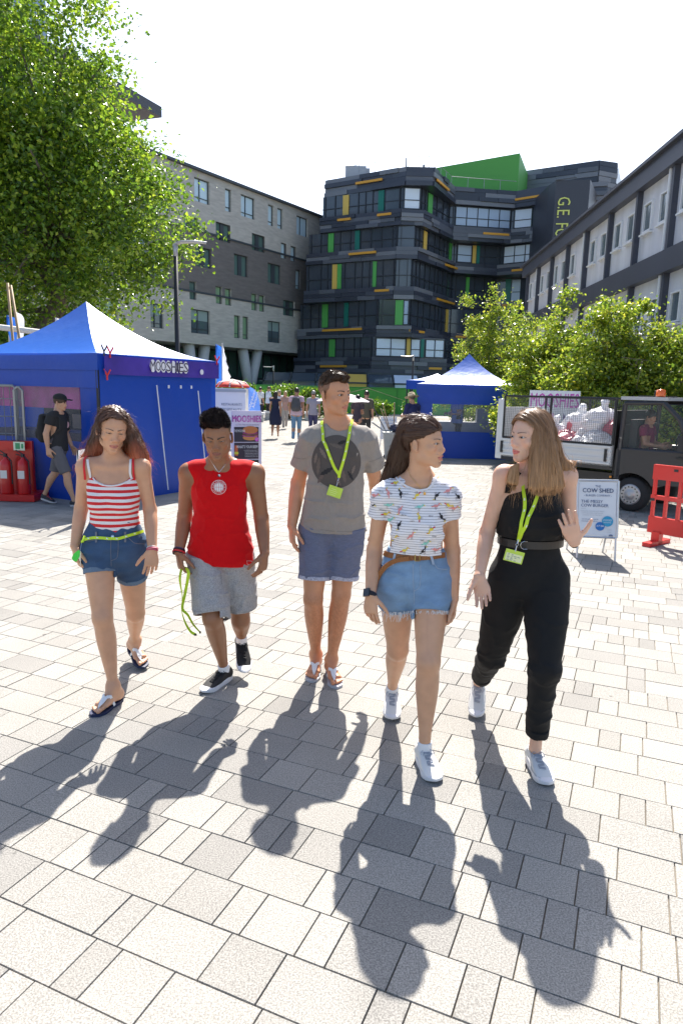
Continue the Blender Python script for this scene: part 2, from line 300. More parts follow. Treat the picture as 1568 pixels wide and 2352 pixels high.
# ---------------------------------------------------------------- dark stepped building
def dark_building():
    z4=lambda x,y:(660.3+x*.579,315.8+y*.579)
    zl=[21.27,19.7,17.74,16.4,14.53,13.49,11.08,9.94,7.59,6.57,4.75,3.26,0]
    pl={0:[(-2.3,69.7),(5.0,65.0),(7.4,65.0),(10.2,70.7),(16.4,71.7),(19,69.6),(24,68)],
        1:[(-2.7,69.2),(4.7,65.0),(6.7,65.2),(10.2,70.8),(16.1,71.8),(19.1,70),(24,69)],
        2:[(-4.0,69.8),(4.35,65.0),(6.3,65.0),(10.7,72),(15.2,73),(19.2,70),(24,69)],
        3:[(-4.2,69.5),(4.25,64.9),(6.1,64.8),(11.2,73),(15.7,74.5),(20,73),(24,73)],
        4:[(-4.9,71.4),(2.8,65.1),(6.0,64.5),(10.6,71.5),(15.7,73),(20,73),(24,73)],
        5:[(-5.2,71.8),(2.4,64.8),(9.5,65.6),(12.5,72),(16,73),(20,73),(24,73)]}
    seg_rows=[(1,2,1),(3,4,2),(5,6,3),(7,8,4),(9,10,5)]   # window bands zl[a]..zl[b] with plan index
    sp_rows=[(0,1,0),(2,3,1),(4,5,2),(6,7,3),(8,9,4),(10,12,5)]
    rt=E('office_block',(6,66,0),'dark stepped office block with green, yellow and teal window panels','building')
    r=random.Random(11); BK=(30,95)
    def close(p): return p+[(24,92),(0,92)]
    core=MB(); cl=MB(); slot=MB()
    def off(p,d):   # outward offset of front chain
        out=[]
        for i,q in enumerate(p):
            a=np.array(p[max(i-1,0)]); b=np.array(p[min(i+1,len(p)-1)]); t=nrm(b-a); n=np.array([t[1],-t[0]]); out.append(tuple(np.array(q)+n*d))
        return out
    for a,b,k in seg_rows: core.prism(close(off(pl[k],-.45)),zl[b]-.02,zl[a]+.02)
    core.build('glazing',M('dark_glazing',(.055,.068,.088),.1,spec=.8),rt)
    shades=[(.038,.044,.062),(.062,.070,.094),(.105,.113,.135),(.18,.187,.21),(.05,.056,.078)]  # cladding, glazing and tower colours lifted to stand in for veiling glare
    for a,b,k in sp_rows:
        za,zb=zl[a],zl[b]; cl.prism(close(off(pl[k],-.12)),zb,za,c=shades[0])
        ch=off(pl[k],0); nr=max(3,int(round((za-zb)/.36))); hh=(za-zb)/nr
        for i in range(len(ch)-1):
            A=np.array(ch[i]); B_=np.array(ch[i+1]); L=np.linalg.norm(B_-A); d=(B_-A)/L; n=np.array([d[1],-d[0]])
            for j in range(nr):
                u=0; z0=zb+j*hh
                while u<L-.01:
                    l=min(r.uniform(1.2,4.2),L-u); 
                    if L-u-l<.6: l=L-u
                    th=r.choice((.0,.05,.1,.16)); c=r.choice(shades); q=A+d*(u+l/2)+n*(th/2-.06)
                    cl.box((q[0],q[1],z0+hh/2),(l-.01,th+.12,hh-.015),X=(d[0],d[1],0),c=c); u+=l
    cl.build('cladding',M('dark_cladding',rough=.35,vcol=True,var=.08,vs=.4),rt)
    # windows: mullioned bands, coloured and pale panels on the segments
    def on_band(row,px):
        """(segment, u) hit on the window band's front chain for pixel z4 x at band mid height"""
        a,b,k=seg_rows[row]; zc=(zl[a]+zl[b])/2; ch=off(pl[k],-.40)
        best=None
        for yy in (None,):
            for i in range(len(ch)-1):
                A=np.array(ch[i]); B_=np.array(ch[i+1]); lo,hi=0,1
                fx=lambda t:(lambda q:784+FPX*(q-CC).dot(CR)/(q-CC).dot(CF))(np.array([*(A+(B_-A)*t),zc]))
                xa,xb=fx(0),fx(1)
                if min(xa,xb)<=px<=max(xa,xb):
                    for _ in range(30):
                        m_=(lo+hi)/2
                        if (fx(m_)-px)*(xb-xa)<0: lo=m_
                        else: hi=m_
                    return i,lo
        return None
    mats={'g':M('panel_green',(.10,.42,.09),.4),'t':M('panel_teal',(.01,.17,.13),.4),'y':M('panel_yellow',(.72,.48,.10),.45),
          'w':M('window_sky_reflect_pale',(.66,.74,.84),.3,spec=.7),'b':M('window_sky_blue',(.38,.48,.62),.2,spec=.9),'k':M('window_dim',(.07,.09,.11),.08,spec=.9)}  # pale and blue panes carry the sky's reflection in their base colour
    P4=[[(0,220,243,'y'),(0,360,383,'t'),(0,388,445,'k'),(0,462,530,'w'),(0,556,572,'g'),(0,665,880,'b'),(0,900,968,'w'),(0,970,985,'t'),(0,986,1028,'w')],
        [(1,162,183,'g'),(1,268,286,'t'),(1,434,502,'b'),(1,538,550,'y'),(1,640,654,'g'),(1,672,728,'b'),(1,732,746,'y'),(1,748,760,'t'),(1,858,985,'w'),(1,988,998,'g'),(1,1000,1020,'w')],
        [(2,178,197,'y'),(2,198,213,'g'),(2,338,352,'g'),(2,428,497,'b'),(2,705,718,'g'),(2,862,884,'t'),(2,886,935,'b')],
        [(3,138,160,'g'),(3,225,241,'t'),(3,356,425,'w'),(3,427,458,'g'),(3,460,490,'b'),(3,626,637,'y')],
        [(4,166,189,'g'),(4,350,466,'w'),(4,471,486,'y'),(4,488,524,'w'),(4,527,540,'t'),(4,546,640,'w')]]
    fr=MB()
    for row,(a,b,k) in enumerate(seg_rows):
        ch=off(pl[k],-.40); z0,z1=zl[b],zl[a]
        for i in range(len(ch)-1):
            A=np.array(ch[i]); B_=np.array(ch[i+1]); L=np.linalg.norm(B_-A); d=(B_-A)/L; n=np.array([d[1],-d[0]]); X=(d[0],d[1],0); u=.3
            fr.box((*(A+d*L/2+n*.0),lerp(z0,z1,.42)),(L,.06,.06),X=X)
            while u<L:
                q=A+d*u; fr.box((q[0],q[1],(z0+z1)/2),(.07,.08,z1-z0),X=X); u+=r.choice((.75,1.1,1.4))
    fr.build('mullions',M('mullion_dark',(.03,.035,.045),.35),rt)
    for rw in P4:
        for row,x0,x1,c in rw:
            h0=on_band(row,z4(x0,0)[0]); h1=on_band(row,z4(x1,0)[0])
            if not h0 or not h1: continue
            a,b,k=seg_rows[row]; ch=off(pl[k],-.40); i=h0[0]; A=np.array(ch[i]); B_=np.array(ch[i+1]); L=np.linalg.norm(B_-A); d=(B_-A)/L; n=np.array([d[1],-d[0]])
            ua=h0[1]*L; ub=h1[1]*L if h1[0]==i else L-.05
            if ub<ua: ua,ub=ub,ua
            z0,z1=zl[b]+.08,zl[a]-.08; m=MB(); q=A+d*(ua+ub)/2+n*.03
            m.box((q[0],q[1],(z0+z1)/2),(ub-ua,.07,z1-z0),X=(d[0],d[1],0))
            o=m.build('coloured_panel' if c in 'gty' else 'window',mats[c],rt)
            if c in 'wbk':
                f=MB(); q2=q+n*.05; nn=max(1,int(round((ub-ua)/1.15))); X=(d[0],d[1],0)
                for t_ in range(nn+1): qq=q2+d*((t_/nn-.5)*(ub-ua)); f.box((qq[0],qq[1],(z0+z1)/2),(.08,.07,z1-z0),X=X)
                for zz in (z0+.03,lerp(z0,z1,.42),z1-.03): f.box((q2[0],q2[1],zz),(ub-ua,.06,.07),X=X)
                f.build('frame',MATS['mullion_dark'],o)
    # orange fin strips on the spandrels (given where they sit on the facade)
    ys=M('fin_amber',(.75,.36,.04),.45)
    for (x0,y0,x1,y1,k,lv) in [(270,183,375,165,0,0),(592,172,640,205,0,0),(902,243,1033,230,0,0),(198,328,250,322,1,2),(355,309,411,301,1,2),(775,378,877,388,1,2),(242,464,350,453,2,4),(625,502,672,522,2,4),(888,528,930,524,2,4),(345,609,401,605,3,6),(592,638,660,662,3,6),(850,666,890,664,3,6),(138,765,293,760,4,8),(482,766,541,772,4,8),(665,786,706,795,4,8),(130,909,233,906,5,10),(560,915,610,918,5,10)]:
        ch=off(pl[k],.16); zc=(zl[lv]+zl[lv+1])/2
        def hit(px,py):
            d=ray(*z4(px,py)); 
            for i in range(len(ch)-1):
                A=np.array([*ch[i],0.]); B_=np.array([*ch[i+1],0.]); e=B_-A; n=np.array([e[1],-e[0],0]); den=n.dot(d)
                if abs(den)<1e-6: continue
                q=CC+d*(n.dot(A-CC)/den); t=(q-A)[:2].dot(e[:2])/e[:2].dot(e[:2])
                if -.02<=t<=1.02: return q,i
            return None
        a=hit(x0,y0); b=hit(x1,y1)
        if a and b:
            m=MB(); A,B_=a[0],b[0]; zz=(A[2]+B_[2])/2; A[2]=B_[2]=zz; m.box((A+B_)/2,(np.linalg.norm(B_-A),.12,.2),X=B_-A); m.build('amber_fin',ys,rt)
    # green roof box, rear wing, lettered stair tower
    m=MB(); gz=G(*z4(920,62),23.6); 
    q=[G(*z4(x,y),zz) for x,y,zz in ((590,115,22.6),(920,62,25.5),(975,125,25.0))]
    Y1=74; a=P(*z4(590,120),76); b=P(*z4(920,62),73); c=P(*z4(975,125),84)
    m.add([(a[0],a[1],20),(b[0],b[1],20),(b[0],b[1],b[2]),(a[0],a[1],a[2]),(c[0],c[1],20),(c[0],c[1],b[2]),(a[0]+3,92,20),(a[0]+3,92,a[2])],[(0,1,2,3),(1,4,5,2),(4,6,7,5),(6,0,3,7),(3,2,5,7)])
    m.build('roof_box',M('render_green',(.10,.36,.07),.6),rt)
    m=MB(); a=P(*z4(920,135),80); b=P(*z4(1235,90),76); c=P(*z4(1308,100),77); dd=P(*z4(1345,170),92)
    zt=b[2]; pts=[(a[0],a[1]),(b[0],b[1]),(c[0],c[1]),(dd[0],dd[1]),(a[0]+4,94)]
    V=[(x,y,15) for x,y in pts]+[(a[0],a[1],a[2]),(b[0],b[1],b[2]),(c[0],c[1],c[2]),(dd[0],dd[1],c[2]),(a[0]+4,94,a[2])]
    m.add(V,[(0,1,6,5),(1,2,7,6),(3,4,9,8),(4,0,5,9),(5,6,7,8,9)],c=shades[4]); m.add([V[2],V[3],V[8],V[7]],[(0,1,2,3)],c=(.35,.38,.42))
    for p,q_ in ((a,b),(b,c)):
        p=p.copy(); q_=q_.copy(); L=np.linalg.norm((q_-p)[:2]); d=nrm(np.array([*(q_-p)[:2],0])); n=np.array([d[1],-d[0],0])
        for j in range(14):
            u=0
            while u<L-.01:
                l=min(r.uniform(1.5,5),L-u); th=r.choice((.05,.1,.15)); tt=(u+l/2)/L; top=lerp(p[2],q_[2],tt); zz=top-.3-j*.5
                m.box(np.array([p[0],p[1],0])+d*(u+l/2)+n*th/2+np.array([0,0,zz]),(l-.02,th,.46),X=d,c=r.choice(shades)); u+=l
    m.build('rear_wing',MATS['dark_cladding'],rt)
    m=MB(); a=P(*z4(1035,185),66); b=P(*z4(1065,170),64.5); c=P(*z4(1200,165),64); dd=P(*z4(1240,240),71)
    zt=b[2]; m.prism([(a[0],a[1]),(b[0],b[1]),(c[0],c[1]),(dd[0],dd[1]),(dd[0]-2,78),(a[0],78)],0,zt)
    m.build('stair_tower',M('tower_dark',(.052,.056,.072),.5,var=.05),rt)
    D2=nrm(np.array([c[0]-b[0],c[1]-b[1],0])); n2=np.array([D2[1],-D2[0],0]); m=MB(); m.tube([P(*z4(1062,170),64.4),P(*z4(1145,158),64.2)],.05,5); m.build('tower_rail',frame_dark,rt)
    W=wallpt(np.array([b[0],b[1],0])+n2*.05,D2[0]/D2[1])
    for s_,(x,y0,y1) in {'G.E.':(1096,236,318),'FO':(1090,340,398)}.items():
        o0=W(*z4(1112 if s_=='FO' else 1122,y0)); o1=W(*z4(1112 if s_=='FO' else 1122,y1)); hh=o0[2]-o1[2]; wd=np.linalg.norm(W(*z4(1122,300))-W(*z4(1072,300)))
        V,F=text_mesh(s_+'X'*0); V=V.copy(); x_=V[:,0]; y_=V[:,1]; xn=(x_-x_.min())/(x_.max()-x_.min()); yn=(y_-y_.min())/(y_.max()-y_.min())
        m=MB(); base=o0-D2*wd*(1.0) ; m.add([base+D2*wd*b_-np.array([0,0,1])*a_*hh+n2*.05 for a_,b_ in zip(xn,yn)],F); m.build('lettering',M('letter_yellow',(.62,.66,.16),.5),rt)
    # ground floor canopy band, roof plant, mast, handrails
    m=MB(); ch=off(pl[5],1.2); m.prism([ch[0]]+ch[1:5]+[(pl[5][4][0],pl[5][4][1]),(pl[5][0][0],pl[5][0][1])],2.95,3.3)
    m.build('canopy',frame_dark,rt)
    m=MB(); p=P(*z4(270,135),71); m.box(p+V3(0,0,-.6),(2.0,1.5,1.8)); m.box(p+V3(.9,.3,-.5),(.9,1.5,1.4)); m.build('roof_plant',M('plant_grey',(.45,.46,.48),.5),rt)
    m=MB(); ch=[(x,y) for x,y in off(pl[0],-.5)]
    for i in range(4):
        A=np.array([*ch[i],22.3]); B_=np.array([*ch[i+1],22.3]); m.tube([A,B_],.025,4); k=int(np.linalg.norm(B_-A)/1.8)+1
        for j in range(k): q_=lerp(A,B_,j/k); m.tube([q_-V3(0,0,1.1),q_],.025,4)
    q_=P(*z4(471,80),66.5); m.tube([q_-V3(0,0,3),q_],.07,5); q_=P(*z4(540,108),66.5); m.tube([q_-V3(0,0,1.4),q_],.12,6); m.build('roof_rail',M('rail_grey',(.3,.31,.33),.4),rt)
    # glazed lean-to in front of the ground floor
    m=MB(); a=P(885,875,60); b=P(1010,878,60); m=MB()
    A=P(770,905,58);
    for i in range(9):
        x=-6+i*2.3; col=['k','k','k','y','k','w','k','t','k'][i]
        mm=MB(); mm.box((x,61.5,1.5),(2.1,.1,1.5)); mm.add([(x-1.05,61.5,2.3),(x+1.05,61.5,2.3),(x+1.05,63.5,3.1),(x-1.05,63.5,3.1)],[(0,1,2,3)]); mm.build('lean_to_bay',mats[col],rt)
    m=MB(); 
    for i in range(10): x=-7.15+i*2.3; m.box((x,61.45,1.5),(.15,.16,1.7)); m.tube([(x,61.5,2.32),(x,63.5,3.12)],.07,5)
    m.box((3,61.45,2.3),(21,.16,.14)); m.build('lean_to_frame',frame_dark,rt)
dark_building()
# ---------------------------------------------------------------- green hoarding, hedge
B=P(900,905,52); m=MB(); m.box((4,52,.95),(44,.2,1.95)); 
ho=E('hoarding',(4,52,0),'plain bright green boarded hoarding wall across the back of the square','fence'); m.build('board',M('hoarding_green',(.07,.34,.05),.55,var=.05,vs=.7),ho)
m=MB()
for i in range(18): m.box((-18+i*2.44,51.87,.95),(.03,.04,1.9))
m.box((4,51.87,1.9),(44,.06,.08)); m.build('seam',M('hoarding_seam',(.05,.25,.05),.6),ho)
# ---------------------------------------------------------------- prefab block on the right
def prefab():
    B=P(1568,305,20); t=.045; D=nrm((t,1,0)); Nn=np.array([-D[1],D[0],0]); W=wallpt(B,t); O=np.array([B[0]-t*B[1],0,0])
    zr=8.74; zb1=8.2; z2t=5.9; z2b=5.28; z3t=3.0; z3b=2.4
    rt=E('prefab_block',O+D*30,'pale modular office block with dark beams and posts, along the right side','building')
    pt=lambda u,z,o=0:O+D*u+Nn*(o-.275)+V3(0,0,z)
    pan=M('prefab_panel',(.66,.65,.68),.55,var=.14,vs=.9,vstr=(2,2,.35)); beam=M('prefab_beam',(.06,.064,.085),.5,var=.1,vs=.7); fr=M('upvc_frame',(.75,.75,.76),.4)
    U0,U1=9,(W(1200,615)-O).dot(D)
    m=MB(); m.box(pt((U0+U1)/2,4.2,-3),(U1-U0,6,8.4),X=D); m.build('wall_panels',pan,rt)
    m=MB()
    for za,zb in ((zb1,zr),(z2b,z2t),(z3b,z3t),(0,.3)): m.box(pt((U0+U1)/2,(za+zb)/2,.1),(U1-U0+.2,.35,zb-za),X=D)
    m.box(pt(U1-.1,4.2,-3),(.25,6.1,8.5),X=D)
    m.box(pt((U0+U1)/2,zr+.04,-3),(U1-U0+.4,6.8,.1),X=D)
    m.build('beam',beam,rt)
    z6=lambda x,y:(1177.1+x*.24935,287.1+y*.24935)
    us=[(W(*z6(x,y))-O).dot(D) for x,y in ((1415,700),(1085,960),(832,1130),(622,1240),(452,1370),(312,1450),(190,1550),(95,1600))]
    us.sort(); st=us[1]-us[0]; k=us[0]-st
    while k>U0: us.insert(0,k); k-=st
    r=random.Random(5)
    for i,u in enumerate(us):
        m=MB()
        for za,zb in ((z2t,zb1),(z3t,z2b),(.3,z3b)): m.box(pt(u,(za+zb)/2,.06),(.16,.22,zb-za),X=D)
        m.build('post',beam,rt)
        if i+1<len(us):
            L=us[i+1]-u; dbl=[1,1,1,0,1,1,1,0,1,1,1][i%11]
            for (zf,zc) in ((z2t,zb1),(z3t,z2b),(.3,z3b)):
                for a in ((.16,.62) if dbl else (.62,)):
                    c=u+L*(a+.11); w_=.66; z0,z1=zf+(.95 if zf>5 else .85),zf+(1.82 if zf>5 else 1.7); q=MB()
                    for (x0,x1,y0,y1) in ((-.5,.5,0,.05),(-.5,.5,.95,1),(-.5,-.42,.05,.95),(.42,.5,.05,.95)):
                        q.box(pt(c+w_*(x0+x1)/2,z0+(y0+y1)/2*(z1-z0),.02),(w_*(x1-x0),.1,(y1-y0)*(z1-z0)),X=D)
                    q.box(pt(c,z0-.06,.05),(w_+.14,.16,.05),X=D)
                    wi=q.build('window',fr,rt); g=MB(); g.quad(*[pt(c+w_*x_,z_,.012) for x_,z_ in ((-.44,z0),(.44,z0),(.44,z1),(-.44,z1))][::-1]); g.build('pane',M('prefab_glass',(.10,.13,.15),.12,spec=.8),wi)
            if i%3==1:
                q=MB(); q.tube([pt(u+L*.12,z2t,.12),pt(u+L*.12,zb1,.12)],.045,6); q.tube([pt(u+L*.12,.3,.12),pt(u+L*.12,z2b,.12)],.045,6); q.build('drainpipe',fr,rt)
prefab()
# ---------------------------------------------------------------- trees
leafm=M('leaves',rough=.32,vcol=True,spec=.8,tl=.5)
barkm=M('bark',(.16,.13,.10),.9,var=.3,vs=6,bump=.02,bs=20)
def tree(name,label,base,crowns,nleaf,ls,cols,clump=.7,trunk_r=.25,trunk_pts=None,group=None,seed=1,cat='tree',limb=.06,nlimb=40,shell=.55,twigs=0,flat=.6):
    rg=np.random.default_rng(seed); base=np.array(base,float)
    rt=E(name,base,label,cat,group)
    vol=np.array([np.prod(c[1]) for c in crowns]); vol=vol/vol.sum(); nc=max(8,int(nleaf/90)); C=[]
    for c,f in zip(crowns,vol):
        k=max(3,int(nc*f)); d=rg.normal(size=(k,3)); d/=np.linalg.norm(d,axis=1)[:,None]; rr=rg.uniform(shell**3,1,k)**(1/3)
        C.append(np.array(c[0])+d*rr[:,None]*np.array(c[1]))
    C=np.vstack(C); k=rg.integers(0,len(C),nleaf); sig=clump*rg.uniform(.5,1.15,len(C))
    X=C[k]+rg.normal(size=(nleaf,3))*sig[k][:,None]*np.array([.5,.5,.4])
    X=X[X[:,2]>base[2]+.05]; n=len(X); k=k[:n]
    a=rg.normal(size=(n,3)); a/=np.linalg.norm(a,axis=1)[:,None]; up=np.array([0,0,1.])
    nn=rg.normal(size=(n,3))*.75+up*flat; nn/=np.linalg.norm(nn,axis=1)[:,None]; a=np.cross(nn,a); a/=np.linalg.norm(a,axis=1)[:,None]; b=np.cross(nn,a)
    s=ls*rg.uniform(.6,1.25,n)[:,None]
    v=np.stack([X-a*s*.5,X+b*s*.36+nn*s*.10-a*s*.05,X+a*s*.55-nn*s*.08,X-b*s*.36+nn*s*.10-a*s*.05],1).reshape(-1,3)
    F=np.arange(4*n).reshape(n,4); F=np.concatenate([F[:,[0,1,2]],F[:,[0,2,3]]]); F=F[np.argsort(np.r_[np.arange(n),np.arange(n)],kind='stable')]
    cc=np.array(cols); w=rg.random(n); w=np.clip(w*.7+rg.random(len(C))[k]*.3,0,.999)*(len(cc)-1); i=w.astype(int); cl=cc[i]+(cc[i+1]-cc[i])*(w-i)[:,None]; cl=cl*rg.uniform(.8,1.2,n)[:,None]
    mkobj('crown',v,F,leafm,rt,fcols=np.repeat(cl,2,axis=0))
    m=MB(); tp=[np.array(p,float) for p in (trunk_pts or [base,base+V3(0,0,crowns[0][0][2]-base[2])])]
    m.tube(tp,[lerp(trunk_r,trunk_r*.5,i/(len(tp)-1)) for i in range(len(tp))],10)
    for j in rg.choice(len(C),min(nlimb,len(C)),replace=False):
        t0=rg.uniform(.45,1)*(len(tp)-1); q=int(min(t0,len(tp)-2)); s0=lerp(tp[q],tp[q+1],t0-q); e=C[j]; mid=lerp(s0,e,.5)+V3(0,0,.12*np.linalg.norm(e-s0))+rg.normal(size=3)*.15*clump
        m.tube([s0,mid,e],[limb,limb*.55,limb*.15],5)
    if twigs:
        for j in rg.choice(len(C),twigs):
            e=C[j]; 
            for _ in range(4): m.tube([e,e+rg.normal(size=3)*clump*.5,e+rg.normal(size=3)*clump*.9+V3(0,0,clump*.3)],[.012,.008,.004],3)
    m.build('trunk',barkm,rt,smooth=True)
    return rt
PL=[(.035,.075,.01),(.075,.155,.014),(.15,.27,.02),(.28,.40,.03),(.48,.54,.05)]
p=lambda x,y,Y:P(x,y,Y)
tb=P(105,790,24)
tree('plane_tree','huge plane tree with a dense bright green crown behind the blue stall','%s'and (tb[0],tb[1],0),
  [(p(-40,560,24),(5.2,4.2,4.6)),(p(170,470,23.5),(3.0,3.2,3.2)),(p(20,130,24),(3.6,3.6,4.2)),(p(335,490,24.6),(1.8,2,1.8)),(p(250,620,24),(1.7,1.9,1.2)),(p(120,330,23.5),(2.6,2.7,2.6)),(p(-150,300,25),(4,4,6)),(p(285,380,23.5),(1.3,1.5,1.2)),(p(405,545,24.8),(1.1,1.2,.8)),(p(370,660,24.5),(.8,.9,.9))],
  120000,.155,PL,clump=.95,trunk_r=.42,trunk_pts=[(tb[0],tb[1],0),P(95,760,24),P(135,700,24),P(120,560,24),P(60,350,24)],seed=3,limb=.13,nlimb=70)
YG=[(.06,.11,.015),(.12,.20,.02),(.24,.34,.03),(.40,.46,.04),(.62,.56,.06)]
def bush(lbl,px,ytop,ybot,Y,hw,n,seed,name='young_tree',**k):
    n=int(n*2.1); t=P(px,ytop,Y); H=t[2]; r=random.Random(seed); x=t[0]; cr=[((x,Y,H*.36),(hw*1.25,hw,H*.36)),((x,Y,H*.62),(hw*.85,hw*.7,H*.22))]
    for i in range(5): xx=x+r.uniform(-.95,.95)*hw; cr.append(((xx,Y+r.uniform(-.4,.4),H*r.uniform(.66,.86)),(.16*hw,.16*hw,H*.15)))
    cr.append(((x,Y,H*.88),(.15*hw,.15*hw,H*.12)))
    return tree(name,lbl,(x,Y,0),cr,n,.085,YG,clump=.30,trunk_r=.05,group='young trees behind the service truck',seed=seed,limb=.02,nlimb=34,shell=.25,twigs=10,**k)
bush('small light green tree with a pointed yellowish top, beside the stepped office block',1132,650,900,24.5,1.25,9000,21)
bush('rounded dense tree directly above the right blue stall',1212,725,900,24,1.8,9500,22)
bush('tall leafy tree above the caged truck bed with long upright shoots',1305,655,900,17.2,1.3,10000,23)
bush('yellow flecked tree behind the rear of the truck cab',1395,700,905,15.3,1.2,10000,24)
bush('tallest young tree with sparse top shoots before the pale modular block',1480,640,910,14.8,1.15,10500,25)
bush('dark leaved tree with red tinged leaves at the right edge of the photo',1570,735,915,14.2,1.0,8000,26)
bush('low shaded tree filling the gap behind the truck bed',1275,790,920,17.2,1.1,8000,27)
tb=P(665,905,40)
tree('hedge','low clipped green hedge in front of the green hoarding','%s'and(tb[0],40,0),[((tb[0]-2.4,40,.95),(1.6,.8,.95)),((tb[0]-.2,40,1.0),(1.8,.8,1.0)),((tb[0]+2.0,40,.9),(1.7,.8,.9)),((tb[0]+5.3,47,.5),(1.3,.8,.7)),((tb[0]+8.5,47,.4),(1.3,.8,.5))],14000,.15,PL[:4],clump=.35,trunk_r=.08,shell=.0,seed=9,cat='hedge',limb=.03,nlimb=10)
# ================================================================ FIGURES: implicit surfaces meshed once, clothes and hair as children
f32=np.float32
class Sh:
    """a solid made of smooth-blended primitives, meshed with surface nets"""
    def __init__(s): s.p=[]
    def _a(s,fn,lo,hi,op,k): s.p.append((fn,np.asarray(lo,float),np.asarray(hi,float),op,k)); return s
    def ell(s,c,r,B=None,op='u',k=.012):
        c=np.asarray(c,float); r=np.asarray(r,float)*np.ones(3); B=np.eye(3) if B is None else np.asarray(B,float)
        ext=np.abs(B.T)@r
        def fn(x,y,z):
            q=[(x-c[0])*B[i,0]+(y-c[1])*B[i,1]+(z-c[2])*B[i,2] for i in range(3)]
            k0=np.sqrt(sum((q[i]/r[i])**2 for i in range(3))); k1=np.sqrt(sum((q[i]/r[i]**2)**2 for i in range(3)))+1e-6
            return k0*(k0-1)/k1
        return s._a(fn,c-ext,c+ext,op,k)
    def cap(s,a,b,ra,rb=None,op='u',k=.012):
        a=np.asarray(a,float); b=np.asarray(b,float); rb=ra if rb is None else rb; ab=b-a; L2=ab.dot(ab)+1e-12; R=max(ra,rb)
        def fn(x,y,z):
            px,py,pz=x-a[0],y-a[1],z-a[2]; t=np.clip((px*ab[0]+py*ab[1]+pz*ab[2])/L2,0,1)
            return np.sqrt((px-t*ab[0])**2+(py-t*ab[1])**2+(pz-t*ab[2])**2)-(ra+(rb-ra)*t)
        return s._a(fn,np.minimum(a,b)-R,np.maximum(a,b)+R,op,k)
    def bone(s,a,b,side,prof,side2=None,op='u',k=.02,capf=1.0):
        a=np.asarray(a,float); b=np.asarray(b,float); ab=b-a; L=np.linalg.norm(ab); u=ab/L
        pr=np.array([(list(q)+[0,0])[:5] for q in prof],float); ts=np.linspace(0,1,33)
        def sm(y):
            x=pr[:,0]; 
            if len(x)<3: return np.interp(ts,x,y)
            m=np.gradient(y,x); i=np.clip(np.searchsorted(x,ts,side='right')-1,0,len(x)-2); h=x[i+1]-x[i]; t=np.clip((ts-x[i])/h,0,1)
            return (2*t**3-3*t**2+1)*y[i]+(t**3-2*t**2+t)*h*m[i]+(-2*t**3+3*t**2)*y[i+1]+(t**3-t**2)*h*m[i+1]
        W,D,OX,OY=[sm(pr[:,i]) for i in (1,2,3,4)]
        s1=nrm(np.asarray(side,float)-u*u.dot(side)); s2=s1 if side2 is None else nrm(np.asarray(side2,float)-u*u.dot(side2))
        R=max(W.max(),D.max())+max(np.abs(OX).max(),np.abs(OY).max())
        def fn(x,y,z):
            px,py,pz=x-a[0],y-a[1],z-a[2]; tl=px*u[0]+py*u[1]+pz*u[2]; t=tl/L; tc=np.clip(t,0,1)
            w=np.interp(tc,ts,W); d=np.interp(tc,ts,D); ox=np.interp(tc,ts,OX); oy=np.interp(tc,ts,OY)
            sx=s1[0]+(s2[0]-s1[0])*tc; sy=s1[1]+(s2[1]-s1[1])*tc; sz=s1[2]+(s2[2]-s1[2])*tc
            fx=sy*u[2]-sz*u[1]; fy=sz*u[0]-sx*u[2]; fz=sx*u[1]-sy*u[0]        # front = side x axis
            X=px*sx+py*sy+pz*sz-ox; Y=px*fx+py*fy+pz*fz-oy; e=(np.maximum(-t,0)+np.maximum(t-1,0))*L; ec=np.minimum(w,d)*capf
            k0=np.sqrt((X/w)**2+(Y/d)**2+(e/ec)**2); k1=np.sqrt((X/w**2)**2+(Y/d**2)**2+(e/ec**2)**2)+1e-5
            return k0*(k0-1)/k1
        return s._a(fn,np.minimum(a,b)-R,np.maximum(a,b)+R,op,k)
    def plane(s,p,n,k=.0015):      # keep the side opposite to n
        p=np.asarray(p,float); n=nrm(n)
        return s._a(lambda x,y,z:(x-p[0])*n[0]+(y-p[1])*n[1]+(z-p[2])*n[2],p-9,p+9,'i',k)
    def disp(s,amp,fr,seed=0,fn2=None):
        def fn(x,y,z):
            v=vnoise(x*fr[0],y*fr[1],z*fr[2],seed)*amp
            return v if fn2 is None else v*fn2(x,y,z)
        return s._a(fn,[-99]*3,[99]*3,'d',0)
    def fold(s,amp,fr,seed=0,fn2=None,B=None):
        """sharp cloth creases: ridged noise"""
        def fn(x,y,z):
            if B is not None: x,y,z=[x*B[i][0]+y*B[i][1]+z*B[i][2] for i in range(3)]
            v=1-np.abs(vnoise(x*fr[0],y*fr[1],z*fr[2],seed)+.4*vnoise(x*fr[0]*2.1,y*fr[1]*2.1,z*fr[2]*2.1,seed+5)); v=-amp*np.maximum(v,0)**4+amp*.2
            return v if fn2 is None else v*fn2(x,y,z)
        return s._a(fn,[-99]*3,[99]*3,'d',0)
